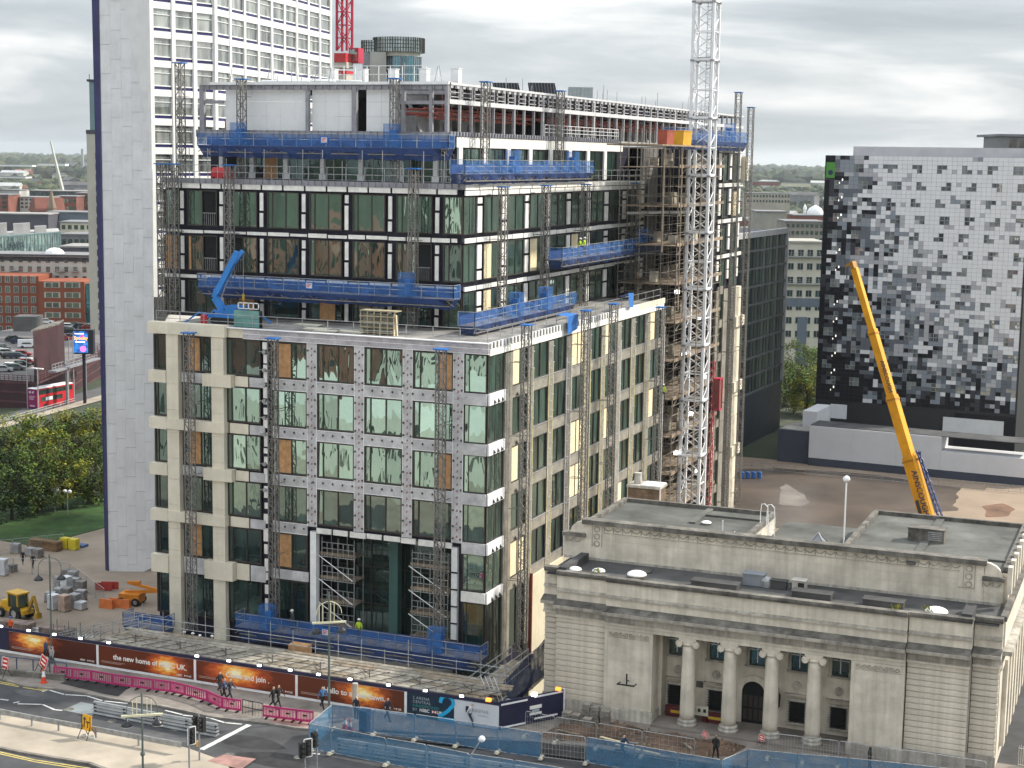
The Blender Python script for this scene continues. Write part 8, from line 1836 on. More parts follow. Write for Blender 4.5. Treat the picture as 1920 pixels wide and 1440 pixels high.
for i in range(14):
 f_ = i / 14; a = at(108 + 85 * f_, 744 - 34 * f_, z=-12.7); b_ = at(108 + 85 * (f_ + .035), 744 - 34 * (f_ + .035), z=-12.7); n_ = (b_ - a).normalized().cross(Vector((0, 0, 1))) * .14
 mb.face([(c_.x, c_.y, ground_z(c_.x, c_.y) + .09) for c_ in (a - n_, b_ - n_, b_ + n_, a + n_)])
struct('lane_marking', mb, line_w)
def rail2(px, label, z=-12.6):
 pts = [at(u, v, z=z) for u, v in px]; mb = MB()
 for a, b_ in zip(pts, pts[1:]):
  a = Vector((a.x, a.y, ground_z(a.x, a.y))); b_ = Vector((b_.x, b_.y, ground_z(b_.x, b_.y))); railrun(mb, a, b_, 1.0, max(1, int((b_ - a).length / 3)), .12, (1, .55))
 one('road_railing', mb, galv, label, 'railing', loc=tuple(pts[0]))
rail2([(-60, 822), (0, 800), (100, 768), (140, 755)], 'dark railing along the near side of the ring road'); rail2([(104, 733), (140, 715), (195, 685)], 'pale railing along the car park side of the ring road')
# red double decker
bx0, bx1 = at(52, 765, z=-12.8), at(104, 752, z=-12.8)
BU = thing('double_decker_bus', (bx0.x, bx0.y, ground_z(bx0.x, bx0.y) + .06), 'red double decker bus with a magenta back and a white roof on the ring road', 'bus', None, R(-4))
brd = mat('bus_red', (.50, .02, .03), .35, .08, .5); bmg = mat('bus_magenta', (.20, .015, .09), .35, .1, .5)
mb = MB(); mb.box(0, 2.5, .12, 11, .3, 4.2); part('body', mb, brd, BU, local=True); mb = MB(); mb.box(0.02, 2.48, 0, .12, .3, 4.2); part('rear_panel', mb, bmg, BU, local=True); mb = MB(); mb.hexa([(0, 0, 4.2), (2.5, 0, 4.2), (2.5, 11, 4.2), (0, 11, 4.2), (.2, .2, 4.36), (2.3, .2, 4.36), (2.3, 10.8, 4.36), (.2, 10.8, 4.36)]); part('roof', mb, white_p, BU, local=True)
mb = MB(); mb.box(2.49, 2.54, .5, 10.6, 3.0, 3.9); part('upper_window', mb, g_dark, BU, local=True); mb = MB(); mb.box(2.49, 2.54, 1.2, 7.6, 1.5, 2.4); part('lower_window', mb, g_dark, BU, local=True); mb = MB(); mb.box(2.54, 2.56, 2.6, 4.6, 1.6, 2.3); part('side_advert', mb, white_p, BU, local=True)
for y_ in (2.4, 8.4): mb = MB(); mb.bar((2.3, y_, .5), (2.56, y_, .5), 1.0, n=14); mb.bar((-.05, y_, .5), (.2, y_, .5), 1.0, n=14); part('wheel', mb, black_r, BU, local=True)
text('route_number', 'SE 47', .62, white_p, BU, Matrix(((1, 0, 0, .42), (0, 0, -1, -.02), (0, 1, 0, 3.3), (0, 0, 0, 1))), .01, .01); mb = MB()
for k in range(3): mb.box(.5, 2.0 - .2 * k, -.02, 0, 2.6 - k * .3, 2.75 - k * .3)
mb.box(.6, 1.9, -.03, 0, .55, .85); part('rear_lettering', mb, mat('pale_pink_print', (.55, .35, .45), .5, 0), BU, local=True)
def mastlamp(u, vb, vt, label, arm=True, zz=-12.7):
 p = at(u, vb, z=zz); q = at(u, vt, y=p.y); z0 = ground_z(p.x, p.y); mb = MB(); mb.bar((0, 0, 0), (0, 0, q.z - z0), .28, n=7, w2=.2); t = thing('road_lamp', (p.x, p.y, z0), label, 'street lamp', 'road lamps by the ring road'); part('pole', mb, steel_l, t, local=True)
 if arm: mb = MB(); mb.box(-1.4, -.15, -.25, .25, q.z - z0, q.z - z0 + .2); mb.box(.15, 1.4, -.25, .25, q.z - z0, q.z - z0 + .2); part('lamp_head', mb, white_p, t, local=True)
mastlamp(52, 763, 672, 'tall twin armed lamp left of the bus'); mastlamp(72, 766, 692, 'twin armed lamp before the bus'); mastlamp(139, 750, 630, 'thin lamp pole right of the bus', False); mastlamp(131, 735, 632, 'thin lamp pole beside the lit billboard', False)
for u, v, lb in ((103, 962, 'left small lamp with a white globe on the lawn'), (127, 966, 'right small lamp with a white globe on the lawn')):
 p = at(u, v, z=-9.8); t = thing('lawn_lamp', (p.x, p.y, -9.8), lb, 'lamp', 'globe lamps on the lawn'); mb = MB(); mb.bar((0, 0, 0), (0, 0, 3.2), .12, n=6); part('post', mb, galv, t, local=True); mb = MB()
 for sx in (-.4, .4): mb.lathe([(.05, 3.1), (.28, 3.25), (.28, 3.45), (.05, 3.6)], (sx, 0, 0), 10)
 part('globe', mb, white_p, t, local=True)
# car park with its cars
dz_ = -7.5; cpx = [(-70, 706), (0, 712), (66, 716), (112, 700), (192, 652), (205, 606), (100, 604), (-70, 632)]
cpp = [at(u, v, z=dz_) for u, v in cpx]
CP = thing('car_park', (cpp[2].x, cpp[2].y, -16), 'dark maroon multi storey car park with cars on its open top deck', 'building'); mar = mat('maroon_mesh', (.050, .016, .022), .7, .25, .3); marl = mat('maroon_band', (.10, .035, .042), .7, .2, .3)
poly = [(p.x, p.y) for p in cpp]; ar = sum(a[0] * b_[1] - b_[0] * a[1] for a, b_ in zip(poly, poly[1:] + poly[:1]))
if ar < 0: poly = poly[::-1]
mb = MB(); mb.prism(poly, -17, dz_ - .05); part('wall', mb, mar, CP); mb = MB(); mb.face([(x, y, dz_) for x, y in poly]); part('deck', mb, mat('deck_grey', (.17, .16, .16), .85, .2, .1), CP)
for k in range(4):
 mb = MB()
 for a, b_ in zip(cpp[:5], cpp[1:5]): zz = dz_ - .4 - k * 2.0; mb.bar((a.x, a.y, zz), (b_.x, b_.y, zz), .25, .35)
 part('floor_band', mb, marl, CP)
for a, b_ in zip(cpp[:5], cpp[1:5]): mb = MB(); railrun(mb, Vector((a.x, a.y, dz_)), Vector((b_.x, b_.y, dz_)), 1.2, 8, .1, (1, .6, .3)); part('deck_rail', mb, marl, CP)
q0, q1 = cpp[2], cpp[3]; st_ = at(66, 622, y=q0.y).z
mb = MB(); dv = (q1 - q0); dv.z = 0; back = Vector((-.5, .85, 0)) * 9; mb.prism([(q0.x, q0.y - .3), (q1.x, q1.y - .3), (q1.x + back.x, q1.y + back.y), (q0.x + back.x, q0.y + back.y)], -17, st_); part('stair_tower', mb, mat('maroon_tower', (.045, .013, .018), .7, .2, .3), CP); mb = MB(); mb.prism([(q0.x - .3, q0.y - .6), (q1.x + .3, q1.y - .6), (q1.x + back.x, q1.y + back.y), (q0.x + back.x, q0.y + back.y)], st_, st_ + .3); part('tower_roof', mb, limest_d, CP)
t, L_, h_ = fr_box('deck_kiosk', 'dark square kiosk on the far side of the car park deck', 'kiosk', 24, 68, 594, 622, 405, 6, mat('kiosk_grey', (.10, .10, .10), .7, .2, .3))
GCAR = 'cars parked on the car park deck'
def car_mesh(body, van=False):
 mb = MB(); mb.mi(0)
 if van: pr = [(-2.4, .35), (2.4, .35), (2.4, 1.0), (1.9, 1.2), (1.5, 1.95), (-2.35, 2.0), (-2.4, .9)]
 else: pr = [(-2.1, .3), (2.1, .3), (2.15, .75), (1.2, .92), (.55, 1.42), (-1.15, 1.45), (-1.95, .98), (-2.12, .8)]
 n_ = len(pr); b_ = len(mb.v); mb.v += [(x, -.85, z) for x, z in pr] + [(x, .85, z) for x, z in pr]; mb.f += [tuple(b_ + i for i in range(n_)), tuple(b_ + n_ + i for i in reversed(range(n_)))] + [(b_ + (i + 1) % n_, b_ + i, b_ + n_ + i, b_ + n_ + (i + 1) % n_) for i in range(n_)]; mb.m += [0] * (n_ + 2)
 mb.mi(1)
 for s_ in (-.86, .86): mb.face([(1.0, s_, .95), (.5, s_, 1.36), (-1.1, s_, 1.38), (-1.7, s_, .98)] if s_ < 0 else [(-1.7, s_, .98), (-1.1, s_, 1.38), (.5, s_, 1.36), (1.0, s_, .95)])
 mb.face([(1.19, -.7, .94), (1.19, .7, .94), (.58, .65, 1.41), (.58, -.65, 1.41)]); mb.mi(2)
 for x in (-1.3, 1.3):
  for y in (-.8, .8): mb.bar((x, y - .1, .32), (x, y + .1, .32), .64, n=10)
 return mb.mesh('car', [body, g_dark, black_r])
cols = (('white', (.72, .73, .75)), ('silver', (.38, .39, .41)), ('black', (.015, .015, .018)), ('dark blue', (.02, .03, .07)), ('red', (.30, .03, .03)), ('grey', (.13, .135, .14)))
CMESH = {n_: car_mesh(mat('car_' + n_.replace(' ', '_'), c_, .25, .04, 1, spec=.6)) for n_, c_ in cols}; VAN = car_mesh(MATS['car_white'], True); ucar = random.Random(44)
cspots = [(-12, 655, 'silver'), (3, 652, 'grey'), (12, 661, 'silver'), (20, 668, 'black'), (32, 668, 'dark blue'), (42, 664, 'red'), (6, 693, 'silver'), (20, 688, 'white'), (30, 690, 'grey'), (40, 684, 'black'), (50, 680, 'red'), (26, 636, 'black'), (36, 640, 'dark blue'), (86, 603, 'white'), (128, 612, 'white'), (142, 610, 'black'), (152, 612, 'dark blue'), (100, 622, 'red'), (112, 620, 'silver'), (122, 618, 'grey'), (132, 620, 'black'), (118, 634, 'red'), (128, 632, 'dark blue'), (94, 615, 'silver'), (160, 612, 'grey'), (168, 614, 'red')]
row_n = ('far left', 'left', 'middle', 'right', 'far right')
for i, (u, v, cn) in enumerate(cspots):
 p = at(u, v + 4, z=dz_); o = link('parked_car', CMESH[cn]); o.location = (p.x, p.y, dz_); o.rotation_euler = (0, 0, R(35 + ucar.uniform(-6, 6))); rowv = 'front row' if v > 675 else 'middle row' if v > 628 else 'back row'
 tag(o, cn + ' car in the ' + rowv + ' of the deck ' + ('behind the kiosk' if u < 60 and v < 645 else 'at the left edge' if u < 10 else 'left of the stair tower' if u < 60 else 'behind the stair tower' if u < 115 else 'behind the lit billboard'), 'car', GCAR)
p = at(53, 652, z=dz_); o = link('parked_van', VAN); o.location = (p.x, p.y, dz_); o.rotation_euler = (0, 0, R(35)); tag(o, 'long white van parked among the cars left of the stair tower', 'van', GCAR)
# lit billboard
a, b_ = at(137, 621, t=335), at(166, 621, t=335); c_ = at(150, 662, t=335); BB = thing('billboard', (a.x, a.y, -14), 'tall lit advertising screen in blue and pink beside the car park', 'billboard', None, math.atan2((b_ - a).y, (b_ - a).x)); Lb = (b_ - a).length; zb_, zt_ = c_.z + 14, a.z + 14
mb = MB(); mb.box(0, Lb + .9, .05, 1.6, zb_ - .3, zt_ + .3); mb.bar((Lb * .6, .8, 0), (Lb * .6, .8, zb_), .7, n=10); part('casing', mb, mat('screen_casing', (.015, .017, .03), .5, .1, 1), BB, local=True)
sm = bpy.data.materials.new('screen'); sm.use_nodes = True; tt_ = sm.node_tree; pb = tt_.nodes['Principled BSDF']; tcn = tt_.nodes.new('ShaderNodeTexCoord'); nz = tt_.nodes.new('ShaderNodeTexNoise'); nz.inputs['Scale'].default_value = .8; rr_ = tt_.nodes.new('ShaderNodeValToRGB'); e0 = rr_.color_ramp.elements; e0[0].position = .35; e0[0].color = (.01, .02, .16, 1); e0[1].position = .62; e0[1].color = (.02, .25, .75, 1); x_ = e0.new(.7); x_.color = (.7, .08, .4, 1); tt_.links.new(tcn.outputs['Object'], nz.inputs['Vector']); tt_.links.new(nz.outputs['Fac'], rr_.inputs['Fac']); tt_.links.new(rr_.outputs['Color'], pb.inputs['Emission Color']); pb.inputs['Emission Strength'].default_value = .9; pb.inputs['Base Color'].default_value = (.02, .02, .05, 1)
mb = MB(); mb.box(0, Lb - .2, 0, .05, zb_, zt_); so = part('screen', mb, sm, BB, local=True)
text('lettering', 'Spooky', .95, emit_mat('screen_orange', (1, .42, .03), 1.2), so, Matrix(((1, 0, 0, .15), (0, 0, -1, -.03), (0, 1, 0, zt_ - 1.7), (0, 0, 0, 1))), .01, .02); mb = MB(); mb.box(.4, 2.4, -.04, -.01, zt_ - 2.3, zt_ - 2.1); mb.box(.3, 2.2, -.04, -.01, zt_ - .6, zt_ - .4); part('screen_line', mb, emit_mat('screen_white', (1, 1, 1), 1.0), so, local=True)
mb = MB(); mb.lathe([(.5, 0), (.5, .03)], n=8); o = part('screen_figure', mb, emit_mat('screen_pink', (1, .15, .45), 1.0), so, local=True); o.rotation_euler = (R(90), 0, 0); o.location = (2.0, -.03, zb_ + .8); o.scale = (1.3, 1.3, 1)
wk = thing('walkway_bridge', tuple(at(100, 690, t=325)), 'grey railed footbridge in front of the car park', 'bridge'); mb = MB(); wa, wb_ = at(98, 697, t=325), at(182, 672, t=365); mb.bar(wa, wb_, 1.6, .35); railrun(mb, wa, wb_, 1.4, 16, .12, (1, .5)); mb.bar(wa + (wb_ - wa) * .3, (wa + (wb_ - wa) * .3).xy.to_3d() + Vector((0, 0, -16)), .5); mb.bar(wa + (wb_ - wa) * .7, (wa + (wb_ - wa) * .7).xy.to_3d() + Vector((0, 0, -16)), .5); part('deck', mb, steel, wk)
# ------------------------------------------------------------------ mid distance blocks
def grid(o, L_, h_, nx, nz_, w, hh, x0, z0, dx, dz, fm=None, gm=None, skip=()):
 for i in range(nx):
  for k in range(nz_):
   if (i, k) in skip: continue
   x, z = x0 + i * dx, z0 + k * dz
   if x + w > L_ or z + hh > h_: continue
   mb = MB(); mb.box(x, x + w, -.12, -.02, z, z + hh); f_ = part('window', mb, fm or white_p, o, local=True); mb = MB(); mb.box(x + w * .1, x + w * .47, -.15, -.11, z + .12, z + hh - .12); mb.box(x + w * .53, x + w * .9, -.15, -.11, z + .12, z + hh - .12); part('pane', mb, gm or g_office, f_, local=True)
redbk = mat('orange_brick', (.26, .072, .035), .85, .14, .2); redbk2 = mat('red_brick_far', (.20, .07, .05), .85, .18, .1); whr = mat('white_render', (.50, .50, .46), .8, .08, .2); crm = mat('cream_far', (.60, .57, .44), .8, .06, .2); gry = mat('grey_far', (.20, .20, .21), .8, .15, .1); drk = mat('dark_far', (.07, .07, .09), .8, .2, .1)
o, L_, h_ = fr_box('apartment_block', 'orange brick apartment block at the left edge above the car park', 'building', -60, 72, 517, 640, 468, 14, redbk); grid(o, L_, h_, 9, 6, 1.5, 2.0, .8, 2.2, 2.45, 2.9, steel_l)
o, L_, h_ = fr_box('apartment_block', 'orange brick apartment block right, with long paired windows', 'building', 72, 158, 528, 640, 466, 14, redbk); grid(o, L_, h_, 2, 5, 4.6, 1.6, 1.6, 3.6, 5.8, 2.9, whr)
o, L_, h_ = fr_box('teal_stair_glass', 'teal glazed stair strip at the right end of the brick apartments', 'building', 158, 171, 532, 640, 467, 12, MATS['teal_glass'])
o, L_, h_ = fr_box('apartment_block', 'long pale rendered upper apartment block with balconies behind the brick ones', 'building', -60, 172, 481, 600, 482, 14, whr); grid(o, L_, h_, 13, 8, 1.1, 1.5, 1.5, h_ - 20.6, 2.7, 2.7, drk)
mb = MB(); mb.box(-.3, L_ + .3, -.8, 14.5, h_, h_ + .7); part('roof', mb, gry, o, local=True); mb = MB(); mb.box(-.3, L_ + .3, -.85, -.4, h_ + .3, h_ + .7); mb.box(-.3, L_ + .3, -.15, 0, h_ - 1.3, h_ - .1); part('roof_edge', mb, drk, o, local=True)
for x in (12.5, 26.4, 30.5): mb = MB(); mb.box(x, x + 2.4, -1.2, 0, h_ - 4.3, h_ - 4.1); railrun(mb, (x, -1.15, h_ - 4.1), (x + 2.4, -1.15, h_ - 4.1), 1, 6, .06); part('balcony', mb, galv, o, local=True)
mb = MB(); mb.lathe([(3.0, 0), (2.6, .8), (1.4, 1.5), (.1, 1.7)], (24, 6, h_ + .7), 12); part('roof_dome', mb, white_p, o, local=True)
# curved glass department store
JL = thing('department_store', tuple(at(60, 470, t=650)), 'curved pale teal glass store lettered Lewis beyond the apartments', 'building'); JL.location.z = -15
ja, jb = at(-110, 440, t=600), at(113, 440, t=668); jz = at(60, 440, t=640).z; cc = (ja + jb) / 2; nn = (CAM - cc); nn.z = 0; nn.normalize(); hv_ = (jb - ja) / 2; hv_.z = 0; arc = [cc + hv_ * math.cos(math.pi - math.pi * k / 40) + nn * (11 * math.sin(math.pi * k / 40)) for k in range(41)]
jg = glass_mat('store_glass', (.14, .20, .205), (.5, .62, .63), .3, .01); 
for k in range(40):
 a, b_ = arc[k], arc[k + 1]; mb = MB(); mb.hexa([(a.x, a.y, -15), (b_.x, b_.y, -15), (cc.x, cc.y, -15), (cc.x - .01, cc.y, -15), (a.x, a.y, jz), (b_.x, b_.y, jz), (cc.x, cc.y, jz), (cc.x - .01, cc.y, jz)]); part('glass_bay', mb, jg, JL)
mb = MB()
for k in range(0, 41): a = arc[k] + nn * .1; mb.bar((a.x, a.y, -15), (a.x, a.y, jz), .22)
for z in (jz, jz - 4.5, jz - 9): 
 for a, b_ in zip(arc, arc[1:]): mb.bar((a.x, a.y, z), (b_.x, b_.y, z), .3, .5 if z == jz else .25)
part('mullion', mb, mat('teal_mullion', (.10, .16, .18), .5, .1, .5), JL, stuff=True)
hdn = (arc[24] - arc[19]); hdn.z = 0; hdn.normalize(); ln_ = Vector((hdn.y, -hdn.x, 0)); q = arc[20] + ln_ * .9; q.z = jz - 4.6
text('lettering', 'Lewis', 5.0, mat('store_letter', (.03, .05, .06), .5, 0), JL, frame_M(q - JL.location, hdn, ln_), .1, .05)
mb = MB(); c2 = cc - nn * 4
for dx, w, hh in ((-12, 14, 4.5), (6, 11, 4.0), (20, 8, 2.5)): q = cc + hdn * dx; mb.prism([(q.x, q.y), (q.x + hdn.x * w, q.y + hdn.y * w), (q.x + hdn.x * w - nn.x * 9, q.y + hdn.y * w - nn.y * 9), (q.x - nn.x * 9, q.y - nn.y * 9)], jz, jz + hh)
part('roof_plant', mb, gry, JL, stuff=True); mb = MB(); mb.prism([(q.x, q.y) for q in (ja, jb, jb - nn * 30, ja - nn * 30)][::-1], jz - .5, jz); part('roof', mb, mat('pale_roof3', (.33, .33, .32), .8, .15, .1), JL)
# taller slim blocks at the tower edge
o, L_, h_ = fr_box('slim_tower', 'slim beige tower half hidden behind the white tower edge', 'building', 162, 186, 251, 660, 415, 14, mat('beige_tower', (.46, .44, .38), .8, .06, .2)); grid(o, L_, h_, 1, 18, .7, 1.7, 2.15, 2, 1, 2.75, drk); mb = MB(); mb.box(-.1, L_, -.1, 14, h_, h_ + 1); part('roof', mb, drk, o, local=True)
o, L_, h_ = fr_box('slim_tower', 'taller teal edged tower glimpsed behind the beige one', 'building', 167, 180, 153, 600, 440, 12, mat('teal_tower', (.16, .25, .27), .5, .1, .2)); mb = MB(); mb.box(-.6, L_ + .3, -.3, 12, h_, h_ + .6); part('roof', mb, drk, o, local=True); mb = MB(); mb.bar((.1, 0, h_), (.1, 0, h_ + 2), .15); part('aerial', mb, drk, o, local=True)
mid = [('office_block', 'white office slab with long window bands beyond the store', 37, 95, 371, 392, 1000, whr, 1, (7, 3)), ('warehouse', 'red brick warehouse beyond the white office slab', 104, 143, 369, 398, 1020, redbk2, 0, (6, 2)), ('warehouse', 'red brick warehouse at the tower edge', 143, 175, 363, 398, 1040, redbk2, 0, (4, 2)), ('apartment_block', 'brick block with white balconies at the left edge', -40, 15, 366, 392, 980, redbk2, 0, (4, 3)), ('shop_block', 'cream block with a blue panel right of the curved store', 113, 172, 418, 450, 740, crm, 1, (5, 2)), ('low_block', 'low grey block below the cream one', 114, 172, 441, 470, 715, gry, 0, (5, 1)), ('dark_block', 'dark open sided block above the apartments', 114, 172, 464, 490, 640, drk, 0, (0, 0)), ('long_shed', 'long dark roofed shed left beyond the store', -40, 90, 402, 420, 860, drk, 0, (0, 0)), ('long_shed', 'long blue grey shed right beyond the store', 88, 172, 399, 425, 880, mat('bluegrey_shed', (.13, .16, .20), .7, .1, .1), 0, (0, 0)), ('sawtooth_works', 'pale roofed works left of the white office slab', 0, 36, 357, 372, 1150, mat('pale_works', (.42, .42, .40), .8, .2, .1), 0, (0, 0)), ('dark_roof_block', 'long dark block behind the church spire', 55, 170, 359, 371, 1120, drk, 0, (8, 1)),
 ('silo_works', 'pale grey silo works on the horizon beside a tall chimney', 122, 166, 304, 317, 3300, mat('silo_grey', (.42, .44, .45), .8, .05, .05), 0, (0, 0)), ('white_warehouse', 'long white warehouse on the left horizon', -20, 60, 309, 312, 2900, white_p, 0, (0, 0)), ('white_warehouse', 'long white warehouse right of it on the horizon', 70, 122, 307, 311, 3000, white_p, 0, (0, 0)), ('white_warehouse', 'pale strip of roofs nearer than the horizon warehouses', -20, 48, 331, 334, 2000, white_p, 0, (0, 0)),
 ('long_office', 'long beige office with window rows in the right gap', 1400, 1482, 363, 382, 1500, mat('beige_office', (.36, .33, .27), .8, .1, .1), 0, (14, 2)), ('flats', 'grey brown flats below the mosque', 1474, 1545, 417, 456, 700, mat('brown_flats', (.25, .23, .20), .8, .15, .1), 0, (8, 3)), ('low_hall', 'pale roofed low hall left of the mosque', 1420, 1475, 398, 418, 850, mat('pale_hall', (.30, .29, .25), .8, .15, .1), 0, (0, 0)), ('terrace_row', 'row of pale terraced houses on the far slope', 1470, 1520, 344, 350, 2300, crm, 0, (0, 0)), ('terrace_row', 'row of brick terraced houses left on the far slope', 1412, 1462, 341, 348, 2200, redbk2, 0, (0, 0)), ('mosque_hall', 'low red roofed mosque hall carrying a white dome', 1490, 1546, 405, 420, 860, redbk2, 0, (0, 0)), ('rooftop_block', 'dark roof block showing above the pixel hotel', 1876, 1935, 256, 280, 420, gry, 0, (0, 0))]
for nm, lb, uL, uR, vT, vB, tt, m_, bal, gr in mid:
 o, L_, h_ = fr_box(nm, lb, 'building', uL, uR, vT, vB, tt, 25 if tt > 500 else 15, m_, zb=-18 if tt < 1800 and nm != 'rooftop_block' else None)
 if gr[0]:
  dx = L_ / gr[0]; mb = MB(); zw = at((uL + uR) / 2, vB, t=tt).z + 18; hv2 = (h_ - zw) / gr[1]
  for i in range(gr[0]):
   for k in range(gr[1]): mb.box(dx * (i + .2), dx * (i + .8), -.2, -.05, zw + hv2 * (k + .25), zw + hv2 * (k + .75))
  part('window', mb, g_dark, o, local=True, stuff=True)
 mb = MB(); mb.box(-.5, L_ + .5, -.5, 20, h_, h_ + .6); part('roof', mb, gry if m_ is not drk else mat('pale_flat_roof', (.30, .29, .28), .8, .15, .1), o, local=True)
q = at(97, 390, t=960); CH = thing('church', (q.x, q.y, -16), 'brown stone church with a pointed spire beyond the store', 'church', None, R(-35)); zt = at(97, 352, t=960).z + 16; mb = MB(); mb.lathe([(2.6, 0), (2.6, zt - 12), (2.9, zt - 12), (.05, zt)], n=8); part('spire', mb, mat('brown_stone_far', (.26, .19, .13), .85, .15, .2), CH, local=True); mb = MB(); mb.box(-16, -3, -8, 8, 0, zt - 14); mb.hexa([(-17, -9, zt - 14), (-2, -9, zt - 14), (-2, 9, zt - 14), (-17, 9, zt - 14), (-12, -8, zt - 6), (-7, -8, zt - 6), (-7, 9, zt - 6), (-12, 9, zt - 6)]); part('nave', mb, redbk2, CH, local=True)
q = at(155, 316, t=3200); zt = at(155, 279, t=3200).z; mb = MB(); mb.bar((q.x, q.y, -20), (q.x, q.y, zt), 6.5, n=12, w2=5); one('works_chimney', mb, mat('chimney_grey', (.34, .35, .37), .8, .1, .05), 'tall slim chimney on the left horizon', 'chimney', loc=(q.x, q.y, -20))
a, b_ = at(119, 364, t=1250), at(95, 265, t=1250); mb = MB(); mb.bar(a, b_, 2.2, 2.2, w2=1.0); mb.box(a.x - 4, a.x + 4, a.y - 3, a.y + 3, -18, a.z); one('far_crane', mb, mat('far_crane_grey', (.45, .46, .42), .7, .1, .1), 'distant thin crane jib leaning left against the sky', 'crane', loc=tuple(a))
q = at(1528, 404, t=870); r_ = 4.5; t = thing('mosque_dome', (q.x, q.y, q.z), 'white onion dome with a short minaret beside it', 'dome'); mb = MB(); mb.lathe([(r_ * .9, -1), (r_, 0), (r_ * .97, 2), (r_ * .7, 3.9), (r_ * .3, 5), (.1, 5.6)], n=18); part('dome', mb, white_p, t, local=True, smooth=True); mb = MB(); mb.lathe([(.9, -3), (.8, 3), (1.1, 3.2), (.8, 4.5), (.05, 6)], (-5.6, 0, 0), 10); part('minaret', mb, white_p, t, local=True)
# ------------------------------------------------------------------ woods and houses out to the horizon
rw2 = random.Random(77)
def wedge(d0, d1): 
 hd_ = R(rw2.choice((rw2.uniform(-46, -33), rw2.uniform(-46, -33), rw2.uniform(-16, -3), rw2.uniform(-48, 2)))); d = d0 * (d1 / d0) ** rw2.random(); return CAM.x + d * math.sin(hd_), CAM.y + d * math.cos(hd_), d
ico = [(0, 0, 1), (.894, 0, .447), (.276, .851, .447), (-.724, .526, .447), (-.724, -.526, .447), (.276, -.851, .447), (.724, .526, -.447), (-.276, .851, -.447), (-.894, 0, -.447), (-.276, -.851, -.447), (.724, -.526, -.447), (0, 0, -1)]
icf = [(0, 1, 2), (0, 2, 3), (0, 3, 4), (0, 4, 5), (0, 5, 1), (1, 6, 2), (2, 7, 3), (3, 8, 4), (4, 9, 5), (5, 10, 1), (2, 6, 7), (3, 7, 8), (4, 8, 9), (5, 9, 10), (1, 10, 6), (6, 11, 7), (7, 11, 8), (8, 11, 9), (9, 11, 10), (10, 11, 6)]
wm = [mat('far_wood_green', (.050, .070, .028), .9, .35, .02), mat('far_wood_olive', (.085, .088, .035), .9, .35, .02), mat('far_wood_dark', (.026, .040, .022), .9, .3, .02)]
bands = ((620, 1400, 1700, 6.0), (1400, 3200, 3200, 9.0), (3200, 11500, 5200, 22.0)); first = []
for bi, (d0, d1, n_, sz) in enumerate(bands):
 mb = MB()
 for i in range(n_):
  x, y, d = wedge(d0, d1); z = ground_z(x, y); 
  if noise.noise((x / 260, y / 260, 1.7)) < -.12 + .1 * bi * 0: continue
  s_ = sz * rw2.uniform(.5, 1.1); k = len(mb.v); mb.mi(rw2.choice((0, 0, 1, 2, 2)))
  for vx, vy, vz in ico: j = rw2.uniform(.75, 1.25); mb.v.append((x + vx * s_ * j, y + vy * s_ * j, z + s_ * .5 + vz * s_ * .8 * j))
  for f_ in icf: mb.f.append((k + f_[0], k + f_[1], k + f_[2])); mb.m.append(mb.cur)
 o = struct('far_wood', mb, wm, kind='stuff'); tag(o, ('leafy suburbs just beyond the city blocks', 'wooded suburbs in the middle distance', 'woods on the far ridge at the horizon')[bi], 'woodland')
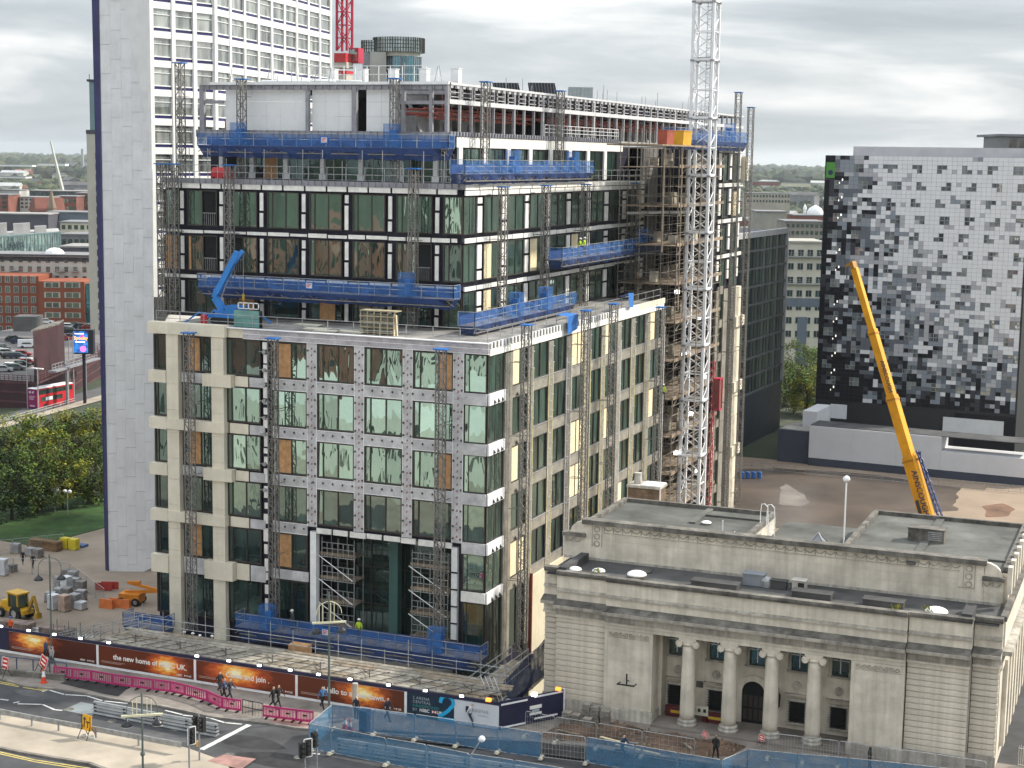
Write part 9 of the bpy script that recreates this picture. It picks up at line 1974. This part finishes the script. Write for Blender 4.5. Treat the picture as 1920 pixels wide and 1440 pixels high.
def house_mesh(w, d, h, wall, roof):
 mb = MB(); mb.mi(0).box(-w / 2, w / 2, -d / 2, d / 2, -2, h); mb.mi(1); q = [(-w / 2 - .4, -d / 2 - .5, h), (w / 2 + .4, -d / 2 - .5, h), (w / 2 + .4, d / 2 + .5, h), (-w / 2 - .4, d / 2 + .5, h)]; a, b_ = (-w / 2 - .4, 0, h + 3.2), (w / 2 + .4, 0, h + 3.2)
 mb.face([q[0], q[1], b_, a]); mb.face([q[2], q[3], a, b_]); mb.face([q[3], q[0], a]); mb.face([q[1], q[2], b_]); mb.mi(2)
 for i in range(int(w / 3)): mb.box(-w / 2 + 1 + i * 3, -w / 2 + 2.2 + i * 3, -d / 2 - .08, -d / 2 - .01, 1.2, 2.6)
 return mb.mesh('house', [wall, roof, g_dark])
slate_r = mat('slate_roof', (.12, .115, .12), .8, .2, .1); tile_r = mat('tile_roof', (.22, .10, .07), .8, .2, .1)
HM = [house_mesh(14, 9, 6, redbk2, slate_r), house_mesh(22, 10, 6.5, crm, slate_r), house_mesh(12, 9, 6, redbk2, tile_r), house_mesh(36, 16, 8, whr, mat('metal_roof', (.42, .43, .44), .6, .1, .1)), house_mesh(28, 12, 12, gry, slate_r)]
hn = ('brick house with a slate roof', 'pale terrace with a slate roof', 'brick house with a tiled roof', 'white shed with a pale metal roof', 'grey block with a slate roof')
for i in range(230):
 x, y, d = wedge(640, 4200); k = rw2.choice((0, 0, 1, 2, 2, 3, 4)); z = ground_z(x, y); o = link('far_house', HM[k]); s_ = 1 + .35 * (d > 1800); o.location = (x, y, z); o.scale = (s_, s_, s_); o.rotation_euler = (0, 0, rw2.choice((.2, .5, -.6, 1.4, -.2)))
 tag(o, 'small distant ' + hn[k] + ' among the trees of the suburbs', 'house', 'distant houses: ' + hn[k])
# ------------------------------------------------------------------ thin haze over the city
mb = MB(); mb.box(-13000, 13000, -400, 13000, -60, 95)
HZM = bpy.data.materials.new('haze'); HZM.use_nodes = True; ht = HZM.node_tree; ht.nodes.clear(); ho_ = ht.nodes.new('ShaderNodeOutputMaterial'); hp_ = ht.nodes.new('ShaderNodeVolumePrincipled'); hp_.inputs['Density'].default_value = .00005; hp_.inputs['Color'].default_value = (.80, .88, .95, 1); hp_.inputs['Anisotropy'].default_value = .2; ht.links.new(hp_.outputs['Volume'], ho_.inputs['Volume'])
struct('haze', mb, HZM, kind='stuff')
